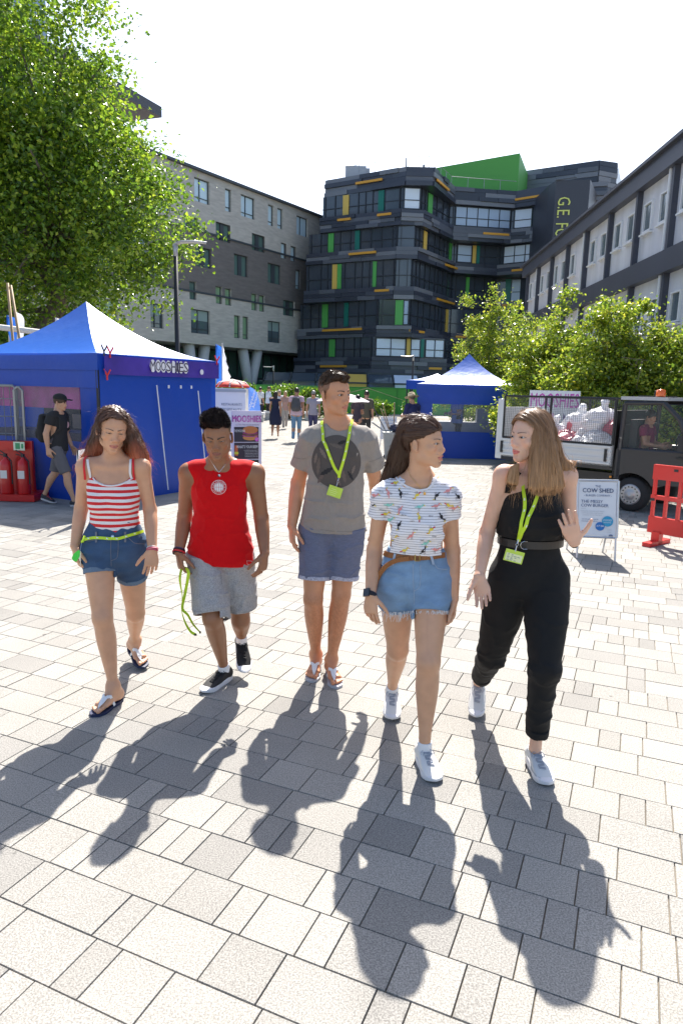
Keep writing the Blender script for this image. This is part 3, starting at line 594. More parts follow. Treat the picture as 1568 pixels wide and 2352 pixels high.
    def eval(s,xs,ys,zs):
        D=np.full((len(xs),len(ys),len(zs)),.06,f32); mg=.03
        for fn,lo,hi,op,k in s.p:
            m=mg+k
            i0,i1=np.searchsorted(xs,lo[0]-m),np.searchsorted(xs,hi[0]+m); j0,j1=np.searchsorted(ys,lo[1]-m),np.searchsorted(ys,hi[1]+m); k0,k1=np.searchsorted(zs,lo[2]-m),np.searchsorted(zs,hi[2]+m)
            if i0>=i1 or j0>=j1 or k0>=k1: continue
            d=fn(xs[i0:i1,None,None],ys[None,j0:j1,None],zs[None,None,k0:k1]).astype(f32); S=D[i0:i1,j0:j1,k0:k1]
            if op=='d': S+=d; continue
            if op=='u': h=np.maximum(k-np.abs(S-d),0)/max(k,1e-9); S[...]=np.minimum(S,d)-h*h*k*.25
            elif op=='s': d=-d; h=np.maximum(k-np.abs(S-d),0)/max(k,1e-9); S[...]=np.maximum(S,d)+h*h*k*.25
            elif op=='i': h=np.maximum(k-np.abs(S-d),0)/max(k,1e-9); S[...]=np.maximum(S,d)+h*h*k*.25
        return D
    def bounds(s):
        b=[(q[1],q[2]) for q in s.p if q[3]=='u']; return np.min([q[0] for q in b],0)-.03,np.max([q[1] for q in b],0)+.03
    def mesh(s,h,lo=None,hi=None,keep=False):
        L,H=s.bounds(); lo=L if lo is None else np.asarray(lo,float); hi=H if hi is None else np.asarray(hi,float)
        ax=[np.arange(lo[i],hi[i]+h,h) for i in range(3)]; D=s.eval(*ax); V,F=snets(D,lo,h)
        return (V,F,D,lo,h) if keep else (V,F)
_LAT={}
def vnoise(x,y,z,seed=0):
    if seed not in _LAT: _LAT[seed]=np.random.default_rng(seed+100).uniform(-1,1,(32,32,32)).astype(f32)
    T=_LAT[seed]; x,y,z=np.broadcast_arrays(x,y,z); xi=np.floor(x).astype(np.int32); yi=np.floor(y).astype(np.int32); zi=np.floor(z).astype(np.int32)
    fx,fy,fz=x-xi,y-yi,z-zi; fx=fx*fx*(3-2*fx); fy=fy*fy*(3-2*fy); fz=fz*fz*(3-2*fz); o=0
    for a in(0,1):
        for b in(0,1):
            for c in(0,1): o=o+T[(xi+a)&31,(yi+b)&31,(zi+c)&31]*(fx if a else 1-fx)*(fy if b else 1-fy)*(fz if c else 1-fz)
    return o
def snets(D,lo,h):
    S=D<0; nx,ny,nz=[n-1 for n in D.shape]
    c=[S[a:a+nx,b:b+ny,d:d+nz] for a in(0,1) for b in(0,1) for d in(0,1)]; cnt=sum(q.astype(np.int8) for q in c)
    act=(cnt>0)&(cnt<8); I=np.argwhere(act); idx=np.full(act.shape,-1,np.int32); idx[act]=np.arange(len(I))
    acc=np.zeros((len(I),3)); n=np.zeros(len(I)); off=[(a,b,d) for a in(0,1) for b in(0,1) for d in(0,1)]
    vals={o:D[I[:,0]+o[0],I[:,1]+o[1],I[:,2]+o[2]] for o in off}
    for o in off:
        for axn in range(3):
            if o[axn]: continue
            q=list(o); q[axn]=1; q=tuple(q); a,b=vals[o],vals[q]; mk=(a<0)!=(b<0); t=a/(a-b+1e-12)
            p=np.tile(np.array(o,float),(len(I),1)); p[:,axn]=t; acc[mk]+=p[mk]; n[mk]+=1
    V=(I+acc/n[:,None])*h+np.asarray(lo); F=[]
    for axn in range(3):
        u,v=[(1,2),(2,0),(0,1)][axn]
        A=np.take(S,range(0,S.shape[axn]-1),axn); B=np.take(S,range(1,S.shape[axn]),axn); E_=np.argwhere(A!=B)
        if not len(E_): continue
        sg=A[E_[:,0],E_[:,1],E_[:,2]]
        ok=(E_[:,u]>0)&(E_[:,v]>0)&(E_[:,u]<D.shape[u]-1)&(E_[:,v]<D.shape[v]-1); E_=E_[ok]; sg=sg[ok]
        def cell(du,dv): q=E_.copy(); q[:,u]-=du; q[:,v]-=dv; return idx[q[:,0],q[:,1],q[:,2]]
        f=np.stack([cell(1,1),cell(0,1),cell(0,0),cell(1,0)],1); f[~sg]=f[~sg][:,::-1]; F.append(f)
    F=np.concatenate(F) if F else np.zeros((0,4),int); F=F[(F>=0).all(1)]
    return V,F
def merge(parts):
    V=[];F=[];n=0
    for v,f in parts: V.append(v); F.append(f+n); n+=len(v)
    return np.concatenate(V),np.concatenate(F)
def prune(V,F):
    u,inv=np.unique(F,return_inverse=True); return V[u],inv.reshape(F.shape)
def multires(sh,h,boxes,hf):
    """the same solid meshed coarsely, and finely inside the boxes"""
    V,F=sh.mesh(h); c=V[F].mean(1); parts=[]; kill=np.zeros(len(F),bool)
    for lo,hi in boxes:
        lo=np.asarray(lo,float);hi=np.asarray(hi,float); kill|=((c>lo+h*.5)&(c<hi-h*.5)).all(1)
        parts.append(sh.mesh(hf,lo,hi))
    return merge([prune(V,F[~kill])]+parts)
def sample(D,lo,h,p):
    q=(p-lo)/h; q=np.clip(q,0,np.array(D.shape)-1.001); i=q.astype(int); f=q-i; o=0
    for a in(0,1):
        for b in(0,1):
            for c in(0,1): o=o+D[i[:,0]+a,i[:,1]+b,i[:,2]+c]*(f[:,0] if a else 1-f[:,0])*(f[:,1] if b else 1-f[:,1])*(f[:,2] if c else 1-f[:,2])
    return o
def gradf(D,lo,h,p):
    e=h; g=np.stack([sample(D,lo,h,p+np.eye(3)[i]*e)-sample(D,lo,h,p-np.eye(3)[i]*e) for i in range(3)],1)
    return g/(np.linalg.norm(g,axis=1)[:,None]+1e-9)
def strands(name,HS,h,roots,flow,parent,mat,colfn,nst=14,step=.014,width=.0024,lift=.002,free=3,rg=None,wob=.15,lenj=.4,mask=None):
    """hair ribbons that run over the hair volume HS, following flow(p)"""
    D,lo,hh=HS; p=roots.copy(); N=len(p); L=step*rg.uniform(1-lenj,1.0,N)[:,None]; li=rg.uniform(-.0005,lift,N); w0=rg.normal(size=(N,3))*wob
    pts=[p.copy()]; nr=[]; ph=rg.uniform(0,6.28,N)
    for k in range(nst):
        n=gradf(D,lo,hh,p); f=flow(p,n)+w0*(.4+.6*np.sin(ph+k*.9))[:,None]; t=f-n*(f*n).sum(1)[:,None]*(.0 if k>=nst-free else 1)
        t/=np.linalg.norm(t,axis=1)[:,None]+1e-9; p=p+t*L
        if k<nst-free: p=p+gradf(D,lo,hh,p)*(li*(1+k*.15)-sample(D,lo,hh,p))[:,None]*.9
        nr.append(n); pts.append(p.copy())
    nr.append(nr[-1]); P_=np.stack(pts,1); n_=np.stack(nr,1); T=np.gradient(P_,axis=1); T/=np.linalg.norm(T,axis=2)[...,None]+1e-9
    sdv=np.cross(T,n_)+n_*rg.uniform(-.5,.5,(N,1,1)); sdv/=np.linalg.norm(sdv,axis=2)[...,None]+1e-9; K=nst+1
    wd=width*rg.uniform(.5,1.2,(N,1,1))*np.interp(np.linspace(0,1,K),[0,.1,.7,1],[.5,1,.8,.1])[None,:,None]
    if mask is not None:
        c_,B_,s_,(fx,fy,ft,fb)=mask; q=inhead(P_.reshape(-1,3),c_,B_,s_).reshape(P_.shape); bad=((np.abs(q[...,0])<fx)&(q[...,1]>fy)&(q[...,2]<ft)&(q[...,2]>fb)).any(1); ok=~bad
        P_,sdv,wd=P_[ok],sdv[ok],wd[ok]; N=len(P_)
    V=np.stack([P_-sdv*wd,P_+sdv*wd],2).reshape(-1,3); b=np.arange(N)[:,None]*2*K+np.arange(K-1)[None,:]*2; b=b.ravel(); F=np.stack([b,b+1,b+3,b+2],1)
    C=colfn(V)*np.repeat(rg.uniform(.72,1.25,N),2*K)[:,None]
    return V,F,C
def hairobj(name,parts,parent,mat):
    V=[];F=[];C=[];n=0
    for v,f,c in parts: V.append(v);F.append(f+n);C.append(c);n+=len(v)
    return mkobj(name,np.concatenate(V),np.concatenate(F),mat,parent,cols=np.concatenate(C),smooth=True)
# ---------------------------------------------------------------- head
def head_basis(yaw,pitch,roll=0):
    y,p_=radians(yaw),radians(pitch); f=np.array([sin(y)*cos(p_),-cos(y)*cos(p_),sin(p_)]); l=np.array([cos(y),sin(y),0.]); u=np.cross(f,l)
    r=radians(roll); l2=l*cos(r)+u*sin(r); u=np.cross(f,l2); return np.array([l2,f,u])      # rows: lateral, forward, up
def add_head(S,c,B,s=1.,fem=False,mouth=0,lid=.0045,nose=1.,ears=True,jaw=1.,smile=0):
    w=lambda x,y,z:c+(B[0]*x+B[1]*y+B[2]*z)*s
    e=lambda x,y,z,rx,ry,rz,op='u',k=.012:S.ell(w(x,y,z),(rx*s,ry*s,rz*s),B,op,k*s)
    cp=lambda a,b,ra,rb=None,op='u',k=.01:S.cap(w(*a),w(*b),ra*s,(rb or ra)*s,op,k*s)
    e(0,-.016,.036,.074,.094,.080,k=.02); e(0,.018,.028,.066,.068,.068,k=.02); e(0,.022,-.032,.056,.060,.072,k=.03)
    for d in(-1,1):
        cp((d*.049,-.010,-.030),(d*.039*jaw,.006,-.070),.013,.012,k=.03); cp((d*.039*jaw,.006,-.070),(d*.010,.066,-.102),.013,.012,k=.03)
        e(d*.040,.050,-.026,.022,.024,.020,k=.02); cp((d*.012,.083,.017),(d*.044,.066,.016),.009,.007,k=.014)
        e(d*.031,.095,-.001,.016,.013,.0105,'s',.010)
        e(d*.031,.0705,-.001,.0150,.0150,.0150,k=.004)
        e(d*.0145,.094,-.040,.0070,.0105,.0062,k=.010)
    e(0,.080,-.024,.017,.017,.028,k=.014); e(0,.070,-.062,.030,.022,.030,k=.02); e(0,.070,-.101,.016,.015,.014,k=.018)
    cp((0,.084,.006),(0,.100*nose,-.030),.0058,.0078,k=.014); e(0,.1015*nose,-.034,.0090,.0092,.0078,k=.009)
    for d in(-1,1): e(d*.0070,.102,-.0445,.0032,.005,.0028,'s',.002)
    zl=-.066; sm=smile*.006
    cp((-.021-smile*.004,.081,zl+sm),(-.005,.0945,zl+.0030),.0030,.0044,k=.004); cp((.021+smile*.004,.081,zl+sm),(.005,.0945,zl+.0030),.0030,.0044,k=.004); cp((-.005,.0945,zl+.003),(.005,.0945,zl+.003),.0042,k=.004)
    cp((-.018,.082,zl-.006-mouth+sm*.7),(0,.0930,zl-.0085-mouth),.0035,.0056,k=.004); cp((.018,.082,zl-.006-mouth+sm*.7),(0,.0930,zl-.0085-mouth),.0035,.0056,k=.004)
    cp((-.021-smile*.004,.088,zl-.0022-mouth*.4+sm),(0,.1005,zl-.0022-mouth*.5),.0008,.0012+mouth*.42,op='s',k=.0015); cp((.021+smile*.004,.088,zl-.0022-mouth*.4+sm),(0,.1005,zl-.0022-mouth*.5),.0008,.0012+mouth*.42,op='s',k=.0015)
    cp((-.008,.088,-.0865-mouth),(.008,.088,-.0865-mouth),.004,op='s',k=.008)
    for d in(-1,1):     # eye slit between the lids
        for p_,q_,ra,rb in (((.0185,.0790,-.0025),(.027,.0840,-.0005),.0012,lid),((.027,.0840,-.0005),(.035,.0835,-.0002),lid,lid),((.035,.0835,-.0002),(.0440,.0765,-.0008),lid,.0010)):
            cp((d*p_[0],p_[1],p_[2]),(d*q_[0],q_[1],q_[2]),ra,rb,op='s',k=.0012)
        cp((d*.018,.0800,.0080),(d*.031,.0885,.0100),.0010,op='s',k=.003); cp((d*.031,.0885,.0100),(d*.045,.0760,.0065),.0010,op='s',k=.003)
        if ears:
            R=B; t=np.array([B[0]*cos(.35*d)-B[1]*sin(.35*d)*1,B[1]*cos(.35)+B[0]*d*-sin(.35)*0,B[2]])
            S.ell(w(d*.0795,-.014,-.008),(.0075*s,.0180*s,.0300*s),np.array([rotv(B[0],B[2],.35*d),rotv(B[1],B[2],.35*d),B[2]]),k=.004*s); S.ell(w(d*.0880,-.012,-.004),(.0062*s,.0110*s,.0205*s),np.array([rotv(B[0],B[2],.35*d),rotv(B[1],B[2],.35*d),B[2]]),'s',.004*s); e(d*.0760,-.008,-.034,.006,.008,.009,k=.005)
def head_paint(V,c,B,s,skin,brow,lip,fem=False,stub=0,thick=.0032,blush=.0,gum=None,lid=.0045,browc=0.,lidx=None):
    q=((V-c)@B.T)/s; x,y,z=np.abs(q[:,0]),q[:,1],q[:,2]; C=np.tile(np.array(skin,float),(len(V),1)); front=(y>.055)
    def mix(m,col): C[:]=C*(1-m[:,None])+np.array(col)*m[:,None]
    ss=lambda v,a,b:np.clip((v-a)/(b-a),0,1)
    mix(.3*np.exp(-((x-.040)**2+(z+.032)**2)/.0003)*front*(1+blush),np.array(skin)*[1.10,.88,.84])
    mix(.3*np.exp(-(x**2+(z+.036)**2)/.0001)*(y>.098),np.array(skin)*[1.14,.78,.72])
    if stub: mix(stub*front*ss(-z,.045,.06)*ss(.06-x,0,.012),np.array(skin)*.55); 
    # lips
    zz=z+.068; lw=np.sqrt(np.clip(1-(x/.0245)**2,0,1)); m=((zz<.0075*lw)&(zz>-.0145*lw)&(y>.074)).astype(float); mix(m*.9,lip)
    ins=((np.abs(z+.0695)<.0018*lw)&(y>.070)&(y<.090)).astype(float); mix(ins,(.10,.02,.02))
    # brows
    t=np.clip((x-.013)/.034,0,1); zb=.0185+.0045*np.sin(np.clip(t,0,1)*pi*.75)+browc*(1-t)*.002; th=thick*(1-.55*t); m=np.exp(-((z-zb)/th)**4)*(x>.011)*(x<.049)*front; mix(np.clip(m*1.05,0,1),brow)
    # lash line along the upper lid, shade of the eye socket painted into the skin
    dl=np.sqrt(((x-.031)/.0145)**2+((z+.0008)/(lid+.0012))**2); m=(dl>.55)*(dl<1.15)*(z>-.0006)*(y>.064); mix(m*.85,(.022,.014,.011)); m=(dl>.75)*(dl<1.15)*(z<=-.0006)*(y>.064); mix(m*.35,(.06,.03,.022))
    mix(.22*np.exp(-((x-.031)/.015)**2-((z-.003)/.009)**2)*front,np.array(skin)*.72)
    return C
def add_eyes(parent,c,B,s,look=(0,0),iris=(.10,.05,.025),r=.0137):
    gl=M('eyeball',rough=.18,vcol=True,spec=.6)
    for d in(-1,1):
        e=c+(B[0]*d*.031+B[1]*.0705+B[2]*-.001)*s; ax=nrm(B[1]+B[0]*look[0]+B[2]*look[1]); th=np.linspace(0,pi,13); ph=np.linspace(0,2*pi,17)[:-1]
        X=nrm(np.cross(B[2],ax)); Y=np.cross(ax,X); V=[];C=[];F=[]
        for a in th:
            for b in ph:
                V.append(e+(ax*cos(a)+(X*cos(b)+Y*sin(b))*sin(a))*r*s); C.append((.006,.006,.006) if a<.27 else (iris if a<.56 else (.46,.42,.40)))
        n=len(ph)
        for i in range(len(th)-1):
            for j in range(n): F.append((i*n+j,i*n+(j+1)%n,(i+1)*n+(j+1)%n,(i+1)*n+j))
        mkobj('eye',V,np.array(F),gl,parent,cols=C,smooth=True)
# ---------------------------------------------------------------- hands and feet
def add_hand(S,w,d,n,ts,s=1.,curl=(.25,.35,.45,.5),spread=.06,thumb=(.75,.35),bend=None):
    """w wrist, d finger direction, n dorsal normal, ts thumb-side vector"""
    d=nrm(d); n=nrm(np.asarray(n,float)-d*d.dot(n)); t=nrm(np.cross(d,n)); t=t if t.dot(ts)>0 else -t
    S.bone(w-d*.008*s,w+d*.086*s,t,[(0,.0245*s,.018*s),(.35,.033*s,.0165*s),(.8,.041*s,.0140*s),(1,.038*s,.0115*s)],k=.012*s,capf=.7)
    for i,(lo,ln,kn) in enumerate(((.030,.069,.083),(.0105,.077,.088),(-.0095,.071,.085),(-.029,.056,.078))):
        p=w+(t*lo+d*(kn-.014))*s; dd=nrm(d+t*spread*(1.5-i)*1.0); a=curl[i] if bend is None else bend[i][0]; r=(.0089-.0007*(i==3))*s
        fr=(.46,.31,.25)
        for j in range(3):
            an=a*(.75,1.15,.9)[j]
            dd=nrm(dd*cos(an)-n*sin(an)); nn=nrm(n-dd*n.dot(dd)); q=p+dd*ln*fr[j]*s*(1.12 if j==0 else 1); S.cap(p,q,r*(1.02,.95,.86)[j],r*(.96,.88,.74)[j],k=.0035*s); p=q
            n2=n
    p=w+(t*.022+d*.016-n*.006)*s; dd=nrm(d*.62+t*thumb[0]-n*thumb[1]); S.cap(w+d*.01*s,p,.015*s,.014*s,k=.012*s); q=p+dd*.044*s; S.cap(p,q,.0145*s,.0108*s,k=.010*s)
    dd=nrm(dd+d*.35-n*.1); p=q; q=p+dd*.032*s; S.cap(p,q,.0102*s,.0095*s,k=.004*s); dd=nrm(dd+d*.2); p=q; q=p+dd*.024*s; S.cap(p,q,.0093*s,.0070*s,k=.003*s)
def foot_frame(heel,toe):
    d=np.asarray(toe,float)-heel; L=np.linalg.norm(d); d/=L; t=nrm(np.cross(d,(0,0,1))); n=np.cross(t,d); return d,t,n,L
def add_foot(S,ank,heel,toe,inner,s=1.):
    """bare foot: heel and toe lie on the sole, inner = +1/-1 side of the big toe along t"""
    d,t,n,L=foot_frame(heel,toe); w=lambda a,b,c:heel+d*a*L+t*b*s*inner+n*c*s
    S.ell(w(.12,0,.028),(.036*s,.034*s,.030*s),np.array([d,t,n]),k=.02); S.bone(w(.12,0,.03),w(.72,.004,.020),t,[(0,.030*s,.028*s),(.45,.032*s,.030*s,0,0),(1,.043*s,.017*s)],k=.02)
    S.cap(ank,w(.17,0,.045),.034*s,.030*s,k=.03); S.cap(ank+d*.012,w(.52,.008,.042),.030*s,.018*s,k=.03)
    for i,(b,a,r) in enumerate(((.026,1.0,.0118),(.006,.985,.0085),(-.009,.955,.008),(-.023,.915,.0075),(-.036,.865,.007))):
        S.cap(w(a-.26,b*.95,.014),w(a-.045,b,.0085),r*s,r*s*.98,k=.004)
    for dd_ in (-1,1): S.ell(np.asarray(ank)+t*dd_*.030*s,(.012,.012,.014),k=.012)
# joints: seen at (px,py), standing Y metres from the camera.  A = the side at the photo's left, B = right
PO={
1:dict(hd=(259,986,3.67),nk=(262,1066,3.72),shA=(196,1071,3.70),shB=(326,1072,3.72),elA=(187.5,1166,3.76),wrA=(172,1256,3.66),elB=(345,1170,3.76),wrB=(350.5,1264,3.62),
 hc=(264,1262,3.74),hipA=(228,1262,3.72),hipB=(299,1262,3.76),knA=(236,1418,3.60),knB=(312,1407,3.93),anA=(252,1588,3.60),anB=(322,1493,4.15),toA=(211,1647,0),toB=(333,1535,.015)),
2:dict(hd=(500,1003,3.78),nk=(503,1066,3.90),shA=(434,1086,3.90),shB=(585,1086,3.92),elA=(425,1184,3.98),wrA=(411,1270,3.84),elB=(600,1188,3.98),wrB=(608,1273,3.84),
 hc=(507,1262,3.96),hipA=(471,1264,3.95),hipB=(542,1264,3.98),knA=(488,1420,3.80),knB=(553,1424,4.02),anA=(503,1537,3.92),anB=(547,1478,4.26),toA=(466,1594,0.0),toB=(563,1548,.055)),
3:dict(hd=(769,905,4.02),nk=(775,973,4.06),shA=(713,1006,4.05),shB=(839,1007,4.08),elA=(685,1107,4.16),wrA=(670,1210,4.06),elB=(864,1112,4.20),wrB=(872,1205,4.26),
 hc=(764,1198,4.10),hipA=(730,1203,4.10),hipB=(798,1203,4.10),knA=(719,1376,4.02),knB=(783,1366,4.06),anA=(727,1503,4.22),anB=(761,1513,4.10),toA=(713,1568,0),toB=(776,1582,0)),
4:dict(hd=(973,1018,3.20),nk=(962,1102,3.24),shA=(880,1134,3.24),shB=(1029,1134,3.22),elA=(860,1261,3.30),wrA=(850,1367,3.16),elB=(1038,1263,3.28),wrB=(1041,1378,3.20),
 hc=(951,1335,3.28),hipA=(910,1338,3.28),hipB=(991,1338,3.26),knA=(913,1490,3.40),knB=(983,1520,3.08),anA=(900,1583,3.66),anB=(983,1712,3.03),toA=(900,1656,.005),toB=(1000,1800,0)),
5:dict(hd=(1216,1003,3.22),nk=(1218,1092,3.24),shA=(1156,1091,3.22),shB=(1302,1092,3.27),elA=(1118,1222,3.28),wrA=(1100,1325,3.12),elB=(1306,1222,3.30),wrB=(1318,1245,3.06),
 hc=(1213,1325,3.28),hipA=(1172,1328,3.28),hipB=(1255,1328,3.26),knA=(1128,1505,3.38),knB=(1251,1533,3.02),anA=(1098,1568,3.66),anB=(1238,1700,3.04),toA=(1092,1650,.005),toB=(1257,1808,0)),
}
FL={1:.235,2:.262,3:.265,4:.238,5:.245}
FH={(1,'A'):0,(2,'A'):0,(3,'A'):.0,(3,'B'):0,(4,'B'):0,(5,'B'):.0,(2,'B'):.17,(1,'B'):.08,(4,'A'):.05,(5,'A'):.10}
def PJ(k):
    J={}
    for n,(x,y,v) in PO[k].items(): J[n]=G(x,y,v) if n[:2]=='to' else P(x,y,v)
    for q in 'AB':
        T=J['to'+q]; A=J['an'+q]; L=FL[k]; lift=(A[2]-.085)*.8; fl=np.array([A[0],A[1],max(0.,lift)]); d=T-fl; d=d/np.linalg.norm(d)
        t=np.cross(d,(0,0,1.)); t=t/np.linalg.norm(t); n=np.cross(t,d)
        hz=FH.get((k,q)); 
        if hz is not None: h2=np.array([d[0],d[1],0]); h2=h2/np.linalg.norm(h2); sz=(T[2]-hz)/L; d=h2*np.sqrt(1-sz*sz)+np.array([0,0,sz]); t=np.cross(d,(0,0,1.)); t=t/np.linalg.norm(t); n=np.cross(t,d)
        J['he'+q]=T-d*L; J['an'+q]=J['he'+q]+d*.055+n*.088
    return J
def rotv(v,ax,a):
    ax=nrm(ax); v=np.asarray(v,float); return v*cos(a)+np.cross(ax,v)*sin(a)+ax*ax.dot(v)*(1-cos(a))
MEN=dict(tor=[(0,.150,.105),(.10,.160,.112),(.25,.150,.105),(.42,.138,.098),(.6,.150,.108),(.75,.160,.112),(.88,.150,.095),(1,.085,.065)],ua=(.052,.046,.041),fa=(.042,.044,.036,.027),th=(.083,.080,.068,.055),ca=(.054,.058,.044,.034),sh=.054,nk=.058,bu=0)
FEM=dict(tor=[(0,.150,.108),(.10,.163,.115),(.22,.158,.110),(.42,.122,.088),(.58,.122,.092),(.75,.138,.100),(.88,.128,.085),(1,.070,.055)],ua=(.042,.039,.034),fa=(.035,.037,.030,.023),th=(.084,.080,.066,.052),ca=(.050,.054,.040,.031),sh=.043,nk=.047,bu=1)
def side_of(J): return nrm(J['hipB']-J['hipA']),nrm(J['shB']-J['shA'])
def torso(S,J,g,dw=0,k=.03,prof=None,wm=1.,ext=0.):
    s1,s2=side_of(J); a=J['hc']-V3(0,0,.03); b=J['nk']-V3(0,0,.02); L=np.linalg.norm(b-a); e=ext; a=a-nrm(b-a)*e
    pr=prof or g['tor']; pr=([(0,)+tuple(pr[0][1:])] if e else [])+[((t*L+e)/(L+e),)+tuple(r) for t,*r in pr]; S.bone(a,b,s1,[(t,w*wm*g['s']+dw,d*g['s']+dw) for t,w,d in pr],side2=s2,k=k,capf=.5)
def fwd(J,side=None):
    s=side_of(J)[1] if side is None else side; return nrm(np.cross(s,(0,0,1)))      # the way the chest faces
def limb(S,J,g,q,part,dw=0,k=.02,m=1.):
    s=g['s']*m; s1,_=side_of(J); f=fwd(J,s1)
    if part=='ua': u=g['ua']; S.bone(J['sh'+q],J['el'+q],s1,[(0,u[0]*s+dw,u[0]*s+dw),(.35,u[1]*s+dw,u[1]*s*1.08+dw),(1,u[2]*s+dw,u[2]*s+dw)],k=k)
    if part=='fa': u=g['fa']; S.bone(J['el'+q],J['wr'+q],s1,[(0,u[0]*s+dw,u[0]*s+dw),(.25,u[1]*s+dw,u[1]*s+dw),(.65,u[2]*s+dw,u[2]*s*.95+dw),(1,u[3]*s+dw,u[3]*s*.86+dw)],k=k,capf=.6)
    if part=='th': u=g['th']; S.bone(J['hip'+q],J['kn'+q],s1,[(0,u[0]*s+dw,u[0]*s*1.08+dw),(.3,u[1]*s+dw,u[1]*s*1.06+dw),(.7,u[2]*s+dw,u[2]*s*1.05+dw),(1,u[3]*s+dw,u[3]*s+dw)],k=k)
    if part=='sh': u=g['ca']; S.bone(J['kn'+q],J['an'+q],s1,[(0,u[0]*s+dw,u[0]*s+dw),(.3,u[1]*s+dw,u[1]*s*1.08+dw,0,.016),(.62,u[2]*s+dw,u[2]*s+dw,0,.009),(.88,u[3]*s*.93+dw,u[3]*s+dw,0,.0),(1,u[3]*s+dw,u[3]*s*1.05+dw)],k=k)
def figure(J,g,hb,hands,headkw,feet='shoe',hs=1.,h=.006,hf=.0026,hh=.0022):
    S=Sh(); s=g['s']; s1,s2=side_of(J); f=fwd(J)
    torso(S,J,g)
    for q,sg in (('A',-1),('B',1)):
        S.cap(lerp(J['nk'],J['sh'+q],.25)+V3(0,0,-.035),J['sh'+q]-V3(0,0,.004),.048*s,g['sh']*s*.96,k=.03); S.cap(J['nk']+V3(0,0,.035)-f*.02,lerp(J['nk'],J['sh'+q],.75)+V3(0,0,.012)-f*.01,.032*s,.026*s,k=.05)
        S.ell(J['sh'+q]-V3(0,0,.008),(g['sh']*s,g['sh']*s,g['sh']*s*1.15),k=.02); limb(S,J,g,q,'ua',k=.025); limb(S,J,g,q,'fa')
        S.cap(J['hip'+q],lerp(J['hip'+q],J['kn'+q],.1),.08*s,k=.04); limb(S,J,g,q,'th',k=.035); S.ell(J['kn'+q]+f*.016,(.040*s,.036*s,.046*s),k=.03); limb(S,J,g,q,'sh')
        S.ell(lerp(J['hc'],J['hip'+q],.75)-f*.055-V3(0,0,.02),(.078*s,.072*s,.085*s),k=.04)
        if g['bu']: S.ell(lerp(J['nk'],J['hc'],.42)+s2*sg*.062*s+f*.068*s,(.056*s,.046*s,.056*s),k=.035)
        S.cap(lerp(J['nk'],J['sh'+q],.12)+f*.045-V3(0,0,.01),lerp(J['nk'],J['sh'+q],.8)+f*.02+V3(0,0,.012),.011,.010,k=.022)
    S.bone(J['nk']-V3(0,0,.03)-f*.008,J['hd']-hb[1]*.022-hb[2]*.05,s2,[(0,g['nk']*1.15*s,g['nk']*1.1*s),(.4,g['nk']*s,g['nk']*s*1.02),(1,g['nk']*s*.98,g['nk']*s*1.05)],k=.035)
    add_head(S,J['hd'],hb,hs,**headkw)
    boxes=[(V3(J['hd'][0]-.15,J['hd'][1]-.155,J['nk'][2]-.06),J['hd']+.155*hs)]
    for q in 'AB':
        H=hands[q]; w=J['wr'+q]; add_hand(S,w,H['d'],H['n'],H['t'],H.get('s',.95 if g['bu'] else 1.04),curl=H.get('curl',(.25,.35,.45,.5)),spread=H.get('spread',.05),thumb=H.get('thumb',(.55,.35)))
        c=w+nrm(H['d'])*.09; boxes.append((c-.13,c+.13))
        if feet=='bare':
            d,t,n,L=foot_frame(J['he'+q],J['to'+q]); o=n*.018; inner=-1 if q=='B' else 1
            if t.dot(s1)<0: inner=-inner
            add_foot(S,J['an'+q]+o,J['he'+q]+o,J['to'+q]+o-d*.012,inner); boxes.append((np.minimum(J['he'+q],J['to'+q])-.06,np.maximum(J['he'+q],J['to'+q])+[.06,.06,.08]))
    V,F=multires(S,h,boxes[1:],hf); 
    # head at the finest step
    lo,hi=boxes[0]; c=V[F].mean(1); kill=((c>lo+h*.5)&(c<hi-h*.5)).all(1); V,F=prune(V,F[~kill]); V,F=merge([(V,F),S.mesh(hh,lo,hi)])
    return S,V,F
def skinmat(): return M('skin',rough=.42,vcol=True,spec=.5,sss=.12,var=.09,vs=17,bump=.0006,bs=220)
def body_obj(rt,V,F,C): return mkobj('body',V,F,skinmat(),rt,cols=C,smooth=True)
def bvh(V,F): return BVHTree.FromPolygons([tuple(v) for v in V],[tuple(map(int,f)) for f in F])
def surf(B,px,py,off=.003):
    d=ray(px,py); d=Vector(nrm(d)); h=B.ray_cast(Vector(CC),d)
    if h[0] is None: return None
    n=h[1]; n=n if n.dot(d)<0 else -n
    return np.array(h[0]+n*off),np.array(n)
def near(B,p,off=.003):
    h=B.find_nearest(Vector(p)); n=Vector(p)-h[0]
    return np.array(h[0]+h[1]*off),np.array(h[1])
